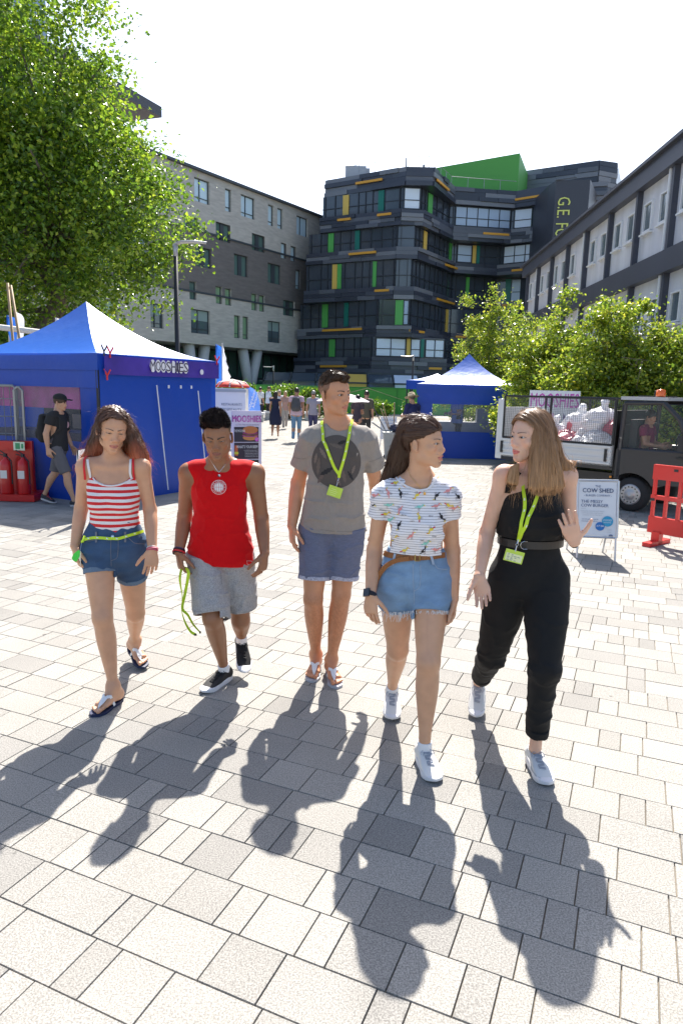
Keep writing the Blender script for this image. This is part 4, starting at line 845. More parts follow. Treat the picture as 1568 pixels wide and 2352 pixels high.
def strip(mb,B,pts,w,off=.004,sub=6,th=.0015,c=None):
    """a flat band laid over a garment along photo points (px,py) or 3-D points"""
    P3=[]
    for a,b in zip(pts[:-1],pts[1:]):
        for i in range(sub): P3.append(lerp(np.array(a,float),np.array(b,float),i/sub))
    P3.append(np.array(pts[-1],float)); Q=[];N=[]
    for q in P3:
        r=surf(B,q[0],q[1],off) if len(q)==2 else near(B,q,off)
        if r is None: continue
        Q.append(r[0]); N.append(r[1])
    if len(Q)<3: return mb
    for _ in range(2): Q=[Q[0]]+[(Q[i-1]+Q[i]*2+Q[i+1])/4 for i in range(1,len(Q)-1)]+[Q[-1]]; N=[N[0]]+[nrm(N[i-1]+N[i]+N[i+1]) for i in range(1,len(N)-1)]+[N[-1]]
    V=[]
    for i in range(len(Q)):
        t=nrm(Q[min(i+1,len(Q)-1)]-Q[max(i-1,0)]); s=nrm(np.cross(t,N[i]))
        V+= [Q[i]-s*w/2,Q[i]+s*w/2,Q[i]+s*w/2+N[i]*th,Q[i]-s*w/2+N[i]*th]
    F=[]
    for i in range(len(Q)-1):
        for j in range(4): F.append((i*4+j,i*4+(j+1)%4,i*4+4+(j+1)%4,i*4+4+j))
    F+=[(3,2,1,0),tuple(len(V)-4+j for j in range(4))]
    return mb.add(V,F,c=c)
def decal(mb,B,V2,F,o,ax,ay,off=.0025,c=None,i=None):
    """flat outline (V2) printed on a garment: pixel frame origin o, axes ax, ay"""
    V=[];ok=True
    for a,b in V2:
        r=surf(B,o[0]+ax[0]*a+ay[0]*b,o[1]+ax[1]*a+ay[1]*b,off)
        if r is None: return
        V.append(r[0])
    mb.add(V,F,c=c,i=i)
def disc2(n=20,r=1.,r0=0.):
    if r0==0: return [(0,0)]+[(r*cos(2*pi*k/n),r*sin(2*pi*k/n)) for k in range(n)],[(0,1+k,1+(k+1)%n) for k in range(n)]
    return [(rr*cos(2*pi*k/n),rr*sin(2*pi*k/n)) for rr in (r0,r) for k in range(n)],[(k,(k+1)%n,n+(k+1)%n,n+k) for k in range(n)]
def blob2(pts): return pts,[tuple(range(len(pts)))]
def cut_hidden(V,F,garms,depth=.004):
    """drop skin that lies inside clothes"""
    kill=np.zeros(len(F),bool); c=V[F].mean(1)
    for D,lo,h in garms:
        hi=lo+np.array(D.shape)*h; ins=((c>lo)&(c<hi-2*h)).all(1); v=np.full(len(c),1.); v[ins]=sample(D,lo,h,c[ins]); kill|=(v<-depth)
    return prune(V,F[~kill])
def shoe(rt,J,q,upper,solec,lace,name='shoe',w=1.,white=False,tongue=None,sw=.022):
    d,t,n,L=foot_frame(J['he'+q],J['to'+q]); he=J['he'+q]; an=J['an'+q]; S=Sh(); W=lambda a,b,c:he+d*a*L+t*b+n*c
    S.bone(W(.10,0,.050),W(.90,0,.030),t,[(0,.034*w,.034),(.3,.036*w,.036,0,0),(.65,.044*w,.028,0,.0),(1,.040*w,.019)],k=.015,capf=1.0)
    S.cap(W(.12,0,.05),an+n*.0-d*.005,.034,.033,k=.02); S.cap(W(.32,0,.060),W(.55,0,.048),.028,.026,k=.02)
    a=nrm(an+n*.0-W(.12,0,.0)); S.plane(an-n*.004,n*.9+d*.30); S.cap(an-n*.02,an+n*.05,.028,.032,op='s',k=.003); S.plane(W(0,0,.016),-n)
    V,F=S.mesh(.0042); r=mkobj(name,V,F,upper,rt,smooth=True)
    m=MB(); n_=28; out=[]
    for k in range(n_):
        a=2*pi*k/n_; x=.5-.53*cos(a); wd=np.interp(x,[-.03,.0,.25,.5,.72,.9,1.0,1.03],[.0,.026,.036,.037,.046,.040,.022,.0])*w*1.04; 
        y=sin(a); out.append((x,(1 if y>0 else -1)*wd if abs(y)>1e-6 else 0))
    rows=[(0,.97,0),(.004,1.0,0),(sw,1.0,0),(sw+.003,.93,0)]; VV=[]
    for z,sc_,_ in rows:
        for x,y in out: VV.append(W(.5+(x-.5)*sc_,y*sc_,z+(.010*max(0,x-.8)/.2 if z<.01 else 0)+ (.006 if x<.2 and z>.01 else 0)))
    FF=[tuple(range(n_))[::-1],tuple(3*n_+k for k in range(n_))]+[(r_*n_+k,r_*n_+(k+1)%n_,(r_+1)*n_+(k+1)%n_,(r_+1)*n_+k) for r_ in range(3) for k in range(n_)]
    m.add(VV,FF); m.build('sole',solec,r,smooth=False)
    B=bvh(V,F); m=MB()
    for i in range(5):
        x=.40+.075*i; 
        for sg in (-1,1):
            pts=[]
            for k in range(5): u=k/4; pts.append(near(B,W(x+.03*u*(1 if i%2 else -1)*sg,sg*(-.016+.032*u),.085-.04*(x-.3)),.0025)[0])
            m.tube(pts,.0024,5)
    c0=near(B,W(.36,0,.10),.004)[0]
    for sg in (-1,1): m.tube([c0,c0+t*sg*.018+n*.010,c0+t*sg*.034-n*.002+d*.006,c0+t*sg*.030-n*.016+d*.02],.0020,4); m.tube([c0,c0+t*sg*.02+d*.014-n*.004,c0+t*sg*.03+d*.034-n*.022],.0018,4)
    m.build('lace',lace,r)
    return r,B,W
def sock(rt,J,q,col,hgt=.045):
    S=Sh(); d,t,n,L=foot_frame(J['he'+q],J['to'+q]); an=J['an'+q]; up=nrm(J['kn'+q]-an); S.cap(an-n*.02,an+up*hgt,.035,.036); S.plane(an+up*hgt,up); V,F=S.mesh(.004); return mkobj('sock',V,F,col,rt,smooth=True)
def flipflop(rt,J,q,soleM,strapM,inner,B):
    d,t,n,L=foot_frame(J['he'+q],J['to'+q]); he=J['he'+q]-d*.012; L+=.018; W=lambda a,b,c:he+d*a*L+t*b*inner+n*c; m=MB(); k=30; out=[]
    for i in range(k):
        a=2*pi*i/k; x=.5-.5*cos(a); y=sin(a); wd=np.interp(x,[0,.06,.25,.5,.75,.92,1],[0,.026,.036,.036,.048,.036,0]); out.append((x,wd*(1 if y>0 else -1)+(.004 if x>.5 else 0)))
    VV=[W(x,y,z) for z in (0,.016) for x,y in out]; m.add(VV,[tuple(range(k))[::-1],tuple(k+i for i in range(k))]+[(i,(i+1)%k,k+(i+1)%k,k+i) for i in range(k)])
    r=m.build('flip_flop',soleM,rt); m=MB(); p0=W(.83,.016,.022)
    m.tube([W(.83,.016,.012),W(.825,.016,.04)],.0035,6)
    for sg,b in ((1,.040),(-1,-.040)):
        pts=[W(.825,.016,.040)]+[near(B,W(lerp(.82,.45,u),lerp(.016,b,u),.10-.05*abs(u-.4)),.0045)[0] for u in (.2,.4,.6,.8)]+[W(.42,b*.88,.014)]
        V=[];ww=[.006,.008,.0095,.0095,.009,.008]
        for i,p_ in enumerate(pts):
            tt=nrm(pts[min(i+1,5)]-pts[max(i-1,0)]); c_=near(B,p_,0)[1] if i<5 else t*inner*sg; s_=nrm(np.cross(tt,c_)); V+=[p_-s_*ww[i],p_+s_*ww[i],p_+s_*ww[i]+c_*.003,p_-s_*ww[i]+c_*.003]
        m.add(V,[(i*4+j,i*4+(j+1)%4,i*4+4+(j+1)%4,i*4+4+j) for i in range(5) for j in range(4)])
    m.build('strap',strapM,r); return r
# ================================================================ THE FIVE WALKERS
def garment(name,S,h,mat,rt,cols=None,label=None,smooth=True):
    V,F,D,lo,h_=S.mesh(h,keep=True); o=mkobj(name,V,F,mat,rt,cols=cols(V) if cols else None,smooth=smooth)
    if label: o['label']=label
    return o,bvh(V,F),(D,lo,h_)
lime=M('lanyard_lime',(.52,.72,.03),.45,spec=.4); chrome=M('chrome',(.6,.6,.6),.2,metal=1); whiteprint=M('print_white',(.78,.78,.76),.6)
hairm=M('hair',rough=.38,vcol=True,spec=.5,tl=.12)
def marks(mb,B,pts,s=4,off=.006):
    pass
def badge(rt,B,c,w,h,ang,mat,off=.012,lines=True,hang=None):
    """a card hung on the chest, centre pixel c, w/h in metres, tilted ang"""
    q,n=surf(B,*c,off); n=nrm(V3(0,-1,.08)); r=nrm(np.cross(V3(0,0,1),n)); r=rotv(r,n,ang); u=np.cross(n,r)
    m=MB(); m.box(q,(w,h,.002),X=r,Y=u,Z=n); o=m.build('badge',mat,rt)
    return q,r,u,n,o
def clip(m,a,b):
    a=np.asarray(a,float);b=np.asarray(b,float); m.tube([a,lerp(a,b,.35)],.004,6); t=nrm(b-a)
    c=lerp(a,b,.42); 
    pts=[c+rotv(np.cross(t,(0,1,0)),(0,1,0),k*pi/5)*.006 for k in range(11)]; m.tube(pts,.0012,4); m.tube([lerp(a,b,.5),b],.0028,6)
def shorts(J,g,mat,rt,name,hem,loose=.012,hemw=None,top=None,folds=.003,h=.0045,seed=0,cuff=None,tw=None,cr=.006):
    """legs cut at hem=(tA,tB) along the thigh (may run past the knee)"""
    S=Sh(); s1,s2=side_of(J); torso(S,J,g,dw=(loose*.7 if tw is None else tw))
    f=fwd(J,s1)
    for q,te in zip('AB',hem):
        s=g['s']; u=g['th']; a=J['hip'+q]; k=J['kn'+q]; hw=hemw or loose*1.4; e=lerp(a,k,min(te,1)) if te<=1 else k+(k-a)*(te-1)
        ax=nrm(e-a); S.cap(a,lerp(a,k,.15),(u[0]+.002)*s+loose*.6,k=.04)
        wend=lerp(u[1],u[3],te) if te<1 else u[3]
        S.bone(a,e+ax*.03,s1,[(0,u[0]*s+loose*.8,u[0]*s*1.08+loose*.8),(.5,(u[0]+wend)/2*s+(loose+hw)/2,(u[0]+wend)/2*s*1.06+(loose+hw)/2),(1,wend*s+hw,wend*s*1.05+hw)],k=.03,capf=.3)
        S.ell(lerp(J['hc'],J['hip'+q],.75)-f*.055-V3(0,0,.02),(.080*s+loose*.6,.074*s+loose*.6,.087*s+loose*.6),k=.05)
    S.fold(cr,(8,6,12),seed,None); S.disp(folds*.5,(40,40,50),seed+1)
    for q,te in zip('AB',hem):
        a=J['hip'+q]; k=J['kn'+q]; e=lerp(a,k,te); ax=nrm(k-a)
        # cut below the hem on this leg only, then open the hem
        u=g['th']; wend=(lerp(u[1],u[3],min(te,1)))*g['s']; hw=hemw or loose*1.4; big=wend+hw+.05
        S._a(lambda x,y,z,e=e,ax=ax,big=big,sg=(1 if q=='A' else -1):np.maximum(_slab(x,y,z,e,ax,big),((x-J['hc'][0])*s1[0]+(y-J['hc'][1])*s1[1]+(z-J['hc'][2])*s1[2])*sg),e-.3,e+.3,'s',.001)
        if hw>.009: S.cap(e-ax*.03,e+ax*.1,wend+hw-.0075,op='s',k=.002)
    if top is not None: S.plane(top,nrm((J['nk']-J['hc'])))
    return garment(name,S,h,mat,rt)+(S,)
def _slab(x,y,z,e,ax,big):
    px,py,pz=x-e[0],y-e[1],z-e[2]; t=px*ax[0]+py*ax[1]+pz*ax[2]; r=np.sqrt(np.maximum(px**2+py**2+pz**2-t*t,0)); return np.maximum(-t,r-big)
def cuffband(J,g,q,te,width,mat,rt,name,loose,th=.004,hgt=.03):
    a=J['hip'+q]; k=J['kn'+q]; ax=nrm(k-a); e=lerp(a,k,te); u=g['th']; s1,_=side_of(J); wend=lerp(u[1],u[3],min(te,1))*g['s']+loose+th; S=Sh()
    S.bone(e-ax*(hgt-.002),e+ax*.002,s1,[(0,wend,wend*1.05),(1,wend+.001,wend*1.05)],k=.001,capf=.2); S.plane(e-ax*hgt,-ax); S.plane(e+ax*.003,ax); S.cap(e-ax*.012,e+ax*.1,wend-th-.004,op='s',k=.002); S.disp(.0015,(50,50,50),3)
    V,F=S.mesh(.0035); return mkobj(name,V,F,mat,rt,smooth=True)
def stripes_mat(name,c1,c2,period,duty,warp=.004,off=0,rib=0):
    m=M(name,c1,.75); t=m.node_tree; N=t.nodes; L=t.links; b=N['Principled BSDF']; tc=N.new('ShaderNodeTexCoord'); sx=N.new('ShaderNodeSeparateXYZ'); L.new(tc.outputs['Object'],sx.inputs[0])
    nz=N.new('ShaderNodeTexNoise'); nz.inputs['Scale'].default_value=7; L.new(tc.outputs['Object'],nz.inputs['Vector'])
    def mth(op,a,b_=None):
        n=N.new('ShaderNodeMath'); n.operation=op
        for i,v in enumerate((a,b_)):
            if v is None: continue
            if isinstance(v,(int,float)): n.inputs[i].default_value=v
            else: L.new(v,n.inputs[i])
        return n.outputs[0]
    z=mth('ADD',sx.outputs[2],mth('MULTIPLY',nz.outputs[0],warp)); fr=mth('FRACT',mth('DIVIDE',mth('ADD',z,off+10.),period)); s=mth('LESS_THAN',fr,duty)
    mx=N.new('ShaderNodeMix'); mx.data_type='RGBA'; mx.inputs[6].default_value=(*c1,1); mx.inputs[7].default_value=(*c2,1); L.new(s,mx.inputs[0]); L.new(mx.outputs[2],b.inputs['Base Color']); return m
def seam(parent,B,pts,mat,w=.0018,off=.0016):
    m=MB(); strip(m,B,pts,w,off=off,sub=5,th=.0008)
    if m.V: m.build('seam',mat,parent)
def logos(parent,B,pts,off,step=.05):
    """small white marks woven into a lanyard"""
    Q=[]
    for a,b in zip(pts[:-1],pts[1:]):
        for i in range(8):
            r=surf(B,*lerp(np.array(a,float),np.array(b,float),i/8),off)
            if r: Q.append(r)
    m=MB(); d=0
    for i in range(1,len(Q)-1):
        d+=np.linalg.norm(Q[i][0]-Q[i-1][0])
        if d>step: d=0; t=nrm(Q[i+1][0]-Q[i-1][0]); n=Q[i][1]; n=nrm(n-t*n.dot(t)); s=np.cross(t,n); m.box(Q[i][0],(.0045,.011,.0008),X=s,Y=t,Z=n); m.box(Q[i][0]+s*.0035+t*.004,(.003,.004,.0008),X=s,Y=t,Z=n)
    if m.V: m.build('woven_marks',whiteprint,parent)
def inhead(V,c,B,s): return ((V-c)@B.T)/s
def scalp(c,B,s,gx=.006,top=.012,back=.010):
    S=Sh(); w=lambda x,y,z:c+(B[0]*x+B[1]*y+B[2]*z)*s
    S.ell(w(0,-.018,.038+top*.3),((.0745+gx)*s,(.094+back)*s,(.080+top)*s),B,k=.02); S.ell(w(0,.016,.030+top*.3),((.0665+gx)*s,(.068+gx)*s,(.069+top)*s),B,k=.02)
    return S,w
# ---------------------------------------------------------------- 3: tall young man, grey tee, blue shorts, flip flops
def tee(J,g,prof,zh,sl,seed=1,neck=(.066,.078,.022),slw=(.067,.070,.077),shw=(.056,.064),inn=.061,amp=1.,ext=.14,trap=1,nz=0.,zc=(-.02,0,-1)):
    """a T-shirt: torso tube, shoulders, sleeves, then creases, then clean hems"""
    T=Sh(); s1,s2=side_of(J); f=fwd(J); torso(T,J,g,ext=ext,prof=prof); sls=[]
    for q in 'AB':
        T.cap(J['nk']-V3(0,0,.055),J['sh'+q]-V3(0,0,.004),shw[0],shw[1],k=.03)
        if trap: T.cap(J['nk']+V3(0,0,-.004)-f*.015,lerp(J['nk'],J['sh'+q],.8)+V3(0,0,.014)-f*.01,.038,.032,k=.05)
        if sl:
            e=lerp(J['sh'+q],J['el'+q],sl); ax=nrm(J['el'+q]-J['sh'+q]); T.bone(J['sh'+q],e+ax*.03,s1,[(0,slw[0],slw[0]),(.5,slw[1],slw[1]),(1,slw[2],slw[2]*.95)],k=.025,capf=.2); sls.append((e,ax))
        if g['bu']: T.ell(lerp(J['nk'],J['hc'],.42)+s2*(-1 if q=='A' else 1)*.060+f*.066,(.062,.056,.064),k=.05)
    T.fold(.011*amp,(7,5,11),seed,lambda x,y,z:np.clip(1.15-(z-zh)*1.7,.12,1)); T.fold(.007*amp,(13,8,5),seed+1,lambda x,y,z:np.clip(.2+(z-zh)*1.4,.1,1)); T.disp(.0018*amp,(28,28,36),seed+2)
    for e,ax in sls: T._a(lambda x,y,z,e=e,ax=ax:_slab(x,y,z,e,ax,.11),e-.25,e+.25,'s',.001); T.cap(e-ax*.012,e+ax*.1,inn,op='s',k=.002)
    T.plane((J['hc'][0],J['hc'][1],zh),zc); T.cap(J['nk']+f*neck[2]-V3(0,0,nz),J['nk']+f*(neck[2]+.008)+V3(0,0,.09),neck[0],neck[1],op='s',k=.004)
    return T,zh
def person3():
    J=PJ(3); g=dict(MEN); g['s']=1.03; rt=E('person',(J['hc'][0],J['hc'][1],0),'tall young man in grey tee with dark round print, blue shorts and lime lanyard','person',"friends walking side by side")
    hb=head_basis(44,-2,3); hs=1.0
    hands=dict(A=dict(d=(.06,-.16,-1),n=(-.9,-.3,0),t=(.45,-1,0),curl=(.25,.35,.42,.5),s=1.08),B=dict(d=(-.05,-.1,-1),n=(.9,-.3,0),t=(-.4,-1,0),s=1.05))
    skin=(.52,.26,.145); kw=dict(nose=1.03,jaw=1.1,lid=.0044)
    S,V,F=figure(J,g,hb,hands,kw,feet='bare',hs=hs)
    C=head_paint(V,J['hd'],hb,hs,skin,(.028,.016,.010),(.42,.15,.11),thick=.0040,stub=.12)
    q_=inhead(V,J['hd'],hb,hs); fd=np.clip((q_[:,2]+.035)/.03,0,1)*np.clip((.075-q_[:,2])/.01,0,1)*((np.abs(q_[:,0])>.045)|(q_[:,1]<-.04))*(q_[:,1]<.028-.9*np.clip(.038-q_[:,2],0,1))*(np.linalg.norm(q_,axis=1)<.15)*(q_[:,1]<.032); fd*=~((np.abs(q_[:,0])>.0765)&(q_[:,2]<.03)); C=C*(1-fd[:,None]*.62)
    zz=V[:,2]; leg=np.clip((.62-zz)/.1,0,1)*np.clip((zz-.10)/.08,0,1); C*=(1-leg*.16*(1+vnoise(V[:,0]*260,V[:,1]*260,V[:,2]*120,3)))[:,None]; 
    reds=np.clip((.62-zz)/.2,0,1)[:,None]; C=C*(1-reds)+C*np.array([1.02,.88,.80])*reds
    # tee
    T,zh=tee(J,g,[(0,.198,.142),(.10,.190,.136),(.3,.172,.122),(.5,.164,.118),(.7,.168,.120),(.84,.168,.112),(.94,.132,.092),(1.0,.078,.070)],P(760,1226,3.97)[2],.62,seed=5)
    tm=M('tee_grey',(.265,.24,.212),.85,var=.05,vs=40,speck=.13,sps=500,sheen=.1,bump=.0008,bs=500)
    o,Bt,gt=garment('tee_shirt',T,.0045,tm,rt)
    m=MB(); cpx=(795-.0,1026+32.); 
    # round print: dark disc with feather shapes
    n=44; ctr=(772,1060.5); rad=(55.5,61); V2=[(0,0)]; F2=[]
    rings=[0]; 
    for rr in (.2,.4,.6,.8,1.0):
        for k in range(n): V2.append((rr*cos(2*pi*k/n),rr*sin(2*pi*k/n)))
    F2+=[(0,1+k,1+(k+1)%n) for k in range(n)]
    for r_ in range(4): F2+=[(1+r_*n+k,1+r_*n+(k+1)%n,1+(r_+1)*n+(k+1)%n,1+(r_+1)*n+k) for k in range(n)]
    decal(m,Bt,V2,F2,ctr,(rad[0],0),(0,rad[1]),.0038); m.build('round_print',M('print_dark',(.078,.068,.062),.8,speck=.1,sps=500),o)
    m=MB(); rr=random.Random(2)
    def feather(x,y,L,ang,wd,c):
        pts=[];k=9
        for i in range(k+1): t=i/k; pts.append((L*(t-.5),wd*sin(pi*t)**.7*(1+.25*((i%2)*2-1))))
        for i in range(k,-1,-1): t=i/k; pts.append((L*(t-.5),-wd*sin(pi*t)**.7*(1+.25*((i%2)*2-1))))
        a=radians(ang); q=[((x+p_[0]*cos(a)-p_[1]*sin(a))/1,(y+p_[0]*sin(a)+p_[1]*cos(a))/1) for p_ in pts]
        nn=len(pts)//2; F=[(i,i+1,2*nn-2-i,2*nn-1-i) for i in range(nn-1)]
        decal(m,Bt,q,F,(772,1060.5),(1,0),(0,1),.0052,c=c)
    for x,y,L,a,wd,c in [(-22,22,34,150,5,(.02,.02,.022)),(-18,-22,30,80,5,(.025,.025,.027)),(12,-44,20,160,4,(.02,.02,.02)),(32,32,26,60,3,(.018,.02,.025)),(-40,10,42,95,4,(.125,.10,.085)),(-30,-20,30,60,4,(.16,.13,.11)),(-34,36,34,120,3.5,(.115,.09,.08)),(16,30,40,75,4.5,(.12,.095,.085)),(0,-36,34,20,4,(.115,.095,.08)),(4,44,30,60,3.5,(.12,.09,.08)),(38,18,22,110,3,(.16,.13,.11)),(-46,-8,26,100,3.2,(.16,.13,.11))]: feather(x,y,L,a,wd,c)
    m.build('feather_print',M('print_feather',rough=.8,vcol=True),o)
    seam(o,Bt,[(736,1216),(760,1220),(790,1221),(820,1220),(846,1216)],tm_d:=M('tee_seam',(.17,.155,.14),.9)); seam(o,Bt,[(669,1047),(680,1052),(694,1054),(703,1053)],tm_d); seam(o,Bt,[(847,1060),(858,1058),(876,1050)],tm_d)
    # shorts
    sm=M('shorts_blue',(.12,.14,.215),.9,var=.12,vs=30,vstr=(1,1,6),bump=.0008,bs=300,speck=.15,sps=350)
    oh,Bh,gh,_=shorts(J,g,sm,rt,'shorts',(.725,.755),loose=.030,hemw=.030,top=(0,4.1,zh+.03),folds=.003,seed=7,tw=.008,cr=.009)
    cm=M('shorts_cuff',(.36,.38,.47),.9,speck=.3,sps=160)
    for q,te in (('A',.73),('B',.76)): cuffband(J,g,q,te,.03,cm,oh,'cuff',.033,hgt=.022)
    # lanyard and badge
    m=MB(); strip(m,Bt,[(739.5,962),(741,985),(743,1012),(748,1022),(756,1044),(768,1075),(778,1089),(777.5,1096)],.0165,off=.009); strip(m,Bt,[(806,963),(803,985),(799,1007),(792,1040),(784,1070),(778.5,1089),(777.5,1096)],.0165,off=.011)
    ln=m.build('lanyard',lime,rt); m=MB()
    logos(ln,Bt,[(739.5,966),(741,985),(743,1012),(748,1022),(756,1044),(768,1075)],.0125); logos(ln,Bt,[(805,968),(803,985),(799,1007),(792,1040),(784,1070)],.0145)
    q,_n=surf(Bt,777.5,1097,.010)
    bq,r,u,n_,bo=badge(rt,Bt,(769.5,1128.5),.083,.062,radians(-17),M('badge_lime',(.48,.66,.06),.3,coat=.4),off=.02)
    clip(m,q,bq+u*.031+n_*.003); m.build('clip',chrome,ln)
    m=MB(); 
    for k,wd in enumerate((.030,.05,.044,.036)): m.box(bq+n_*.0015+u*(.012-.011*k)-r*.008,(wd,.0022,.0008),X=r,Y=u,Z=n_)
    m.build('badge_lines',M('badge_line',(.66,.78,.30),.4),bo)
    # hair: short crop, dark brown
    HS,w=scalp(J['hd'],hb,hs,gx=.001,top=.013,back=.005); HS.ell(w(0,.050,.094),(.044,.034,.020),hb,k=.03)
    HS._a(lambda x,y,z:_facecut(x,y,z,J['hd'],hb,hs,.066,.030,.012,.034),[-9]*3,[9]*3,'i',.016); HS.disp(.0035,(70,70,70),8)
    hc=(.060,.033,.019)
    VH,FH,D,lo,h_=HS.mesh(.003,lo=J['hd']-.15,hi=J['hd']+.16,keep=True); rg=np.random.default_rng(3)
    q=inhead(VH,J['hd'],hb,hs); fade=np.clip((.052-q[:,2])/.05,0,1)*np.clip((np.abs(q[:,0])-.04)/.02,0,1)+np.clip((.03-q[:,2])/.04,0,1)*(q[:,1]<0)
    fade=np.clip(fade,0,.62)[:,None]; CH=np.array(hc)*(1-fade)+np.array(skin)*.55*fade
    top=VH[(q[:,2]>.052)]; ro=top[rg.integers(0,len(top),4200)]; d0=hb[1]*.9+hb[0]*.5+hb[2]*.5
    st=strands('hair',(D,lo,h_),.003,ro,lambda p,n:np.tile(d0,(len(p),1))+n*.7,rt,hairm,lambda V:np.tile(hc,(len(V),1)),nst=5,step=.0045,width=.0014,lift=.001,free=3,rg=rg,wob=.35)
    hairobj('hair',[(VH,FH,CH),st],rt,hairm)
    # flip flops
    Bb=bvh(V,F)
    for q in 'AB': flipflop(rt,J,q,M('sole_grey_white',(.42,.42,.45),.7) ,M('strap_white',(.74,.74,.74),.5),(1 if q=='B' else -1),Bb)
    add_eyes(rt,J['hd'],hb,hs,look=(.25,.0)); body_obj(rt,V,F,C)
    return rt
def _facecut(x,y,z,c,B,s,zf,yf,zb,sd=.018):
    """keep hair: behind a hairline. zf forehead height, temples further back, zb nape height"""
    q=[((x-c[0])*B[i,0]+(y-c[1])*B[i,1]+(z-c[2])*B[i,2])/s for i in range(3)]
    ax=np.abs(q[0]); hl=zf-.020*np.clip((ax-.035)/.03,0,1)              # forehead line
    front=np.minimum(hl-q[2],q[1]-yf+.0*ax)                                # below the line and in front of the temples
    side=np.minimum(np.minimum(sd-q[2],q[1]+.05),ax*0+1)               # ear and cheek region
    low=zb-q[2]
    if sd>-1: side=np.maximum(side,np.minimum(np.minimum(sd+.48*(q[1]+.030)-q[2],q[1]+.035),ax-.030))
    return (np.maximum(np.maximum(front,side),low)*s).astype(np.float32)
def z1(x,y): return (143.6+x*.2003,907.2+y*.2003)
def z2(x,y): return (373.2+x*.2002,907.2+y*.2002)
def z4p(x,y): return (815.4+x*.22949,930.2+y*.22949)
def z5p(x,y): return (1056.5+x*.22949,930.2+y*.22949)
def ribbon(m,pts,w,N,th=.0012,twist=0,c=None):
    pts=[np.asarray(p,float) for p in pts]; Q=[]
    for i in range(len(pts)-1):
        p0=pts[max(i-1,0)];p1=pts[i];p2=pts[i+1];p3=pts[min(i+2,len(pts)-1)]
        for k in range(5): t=k/5; Q.append(.5*((2*p1)+(p2-p0)*t+(2*p0-5*p1+4*p2-p3)*t*t+(3*p1-p0-3*p2+p3)*t**3))
    Q.append(pts[-1]); V=[]; N=nrm(N)
    for i in range(len(Q)):
        t=nrm(Q[min(i+1,len(Q)-1)]-Q[max(i-1,0)]); s=nrm(np.cross(t,N)); s=rotv(s,t,twist*i/len(Q)); n=np.cross(s,t); V+=[Q[i]-s*w/2,Q[i]+s*w/2,Q[i]+s*w/2+n*th,Q[i]-s*w/2+n*th]
    m.add(V,[(i*4+j,i*4+(j+1)%4,i*4+4+(j+1)%4,i*4+4+j) for i in range(len(Q)-1) for j in range(4)]+[(3,2,1,0),tuple(len(V)-4+j for j in range(4))],c=c)
def bangle(rt,J,q,specs,mat,name='bracelet',up=.0,r=.034):
    w=J['wr'+q]; ax=nrm(J['el'+q]-w); X=nrm(np.cross(ax,(0,1,0))); Y=np.cross(ax,X); out=None
    for o,th,c in specs:
        m=MB(); a=radians(6*(hash(str(o))%3-1)); pts=[w+ax*(o+up+.003*sin(k*pi/6))+(X*cos(k*pi/10)+Y*sin(k*pi/10)*.82)*(r+th*.5) for k in range(21)]
        m.tube(pts,th,6,c=c); out=m.build(name,mat,rt)
    return out
def hairvol(J,hb,hs,masses,gx=.010,top=.020,back=.014,cut=None,ear=None,disp=.003,h=.0034,extra=None,dn=.22,up=.17,rad=.2):
    HS,w=scalp(J['hd'],hb,hs,gx=gx,top=top,back=back)
    if cut: HS._a(lambda x,y,z:_facecut(x,y,z,J['hd'],hb,hs,*cut),[-9]*3,[9]*3,'i',.012)
    for a,b,side,prof in masses: HS.bone(a,b,side,prof,k=.03)
    if extra: extra(HS,w)
    HS.disp(disp,(60,60,14),8)
    return HS.mesh(h,lo=J['hd']-[rad,rad,dn],hi=J['hd']+[rad,rad,up],keep=True)
denimM=lambda n,c,f:M(n,c,.85,var=.22,vs=9,vstr=(1,1,2.2),bump=.0007,bs=420,speck=.14,sps=600)
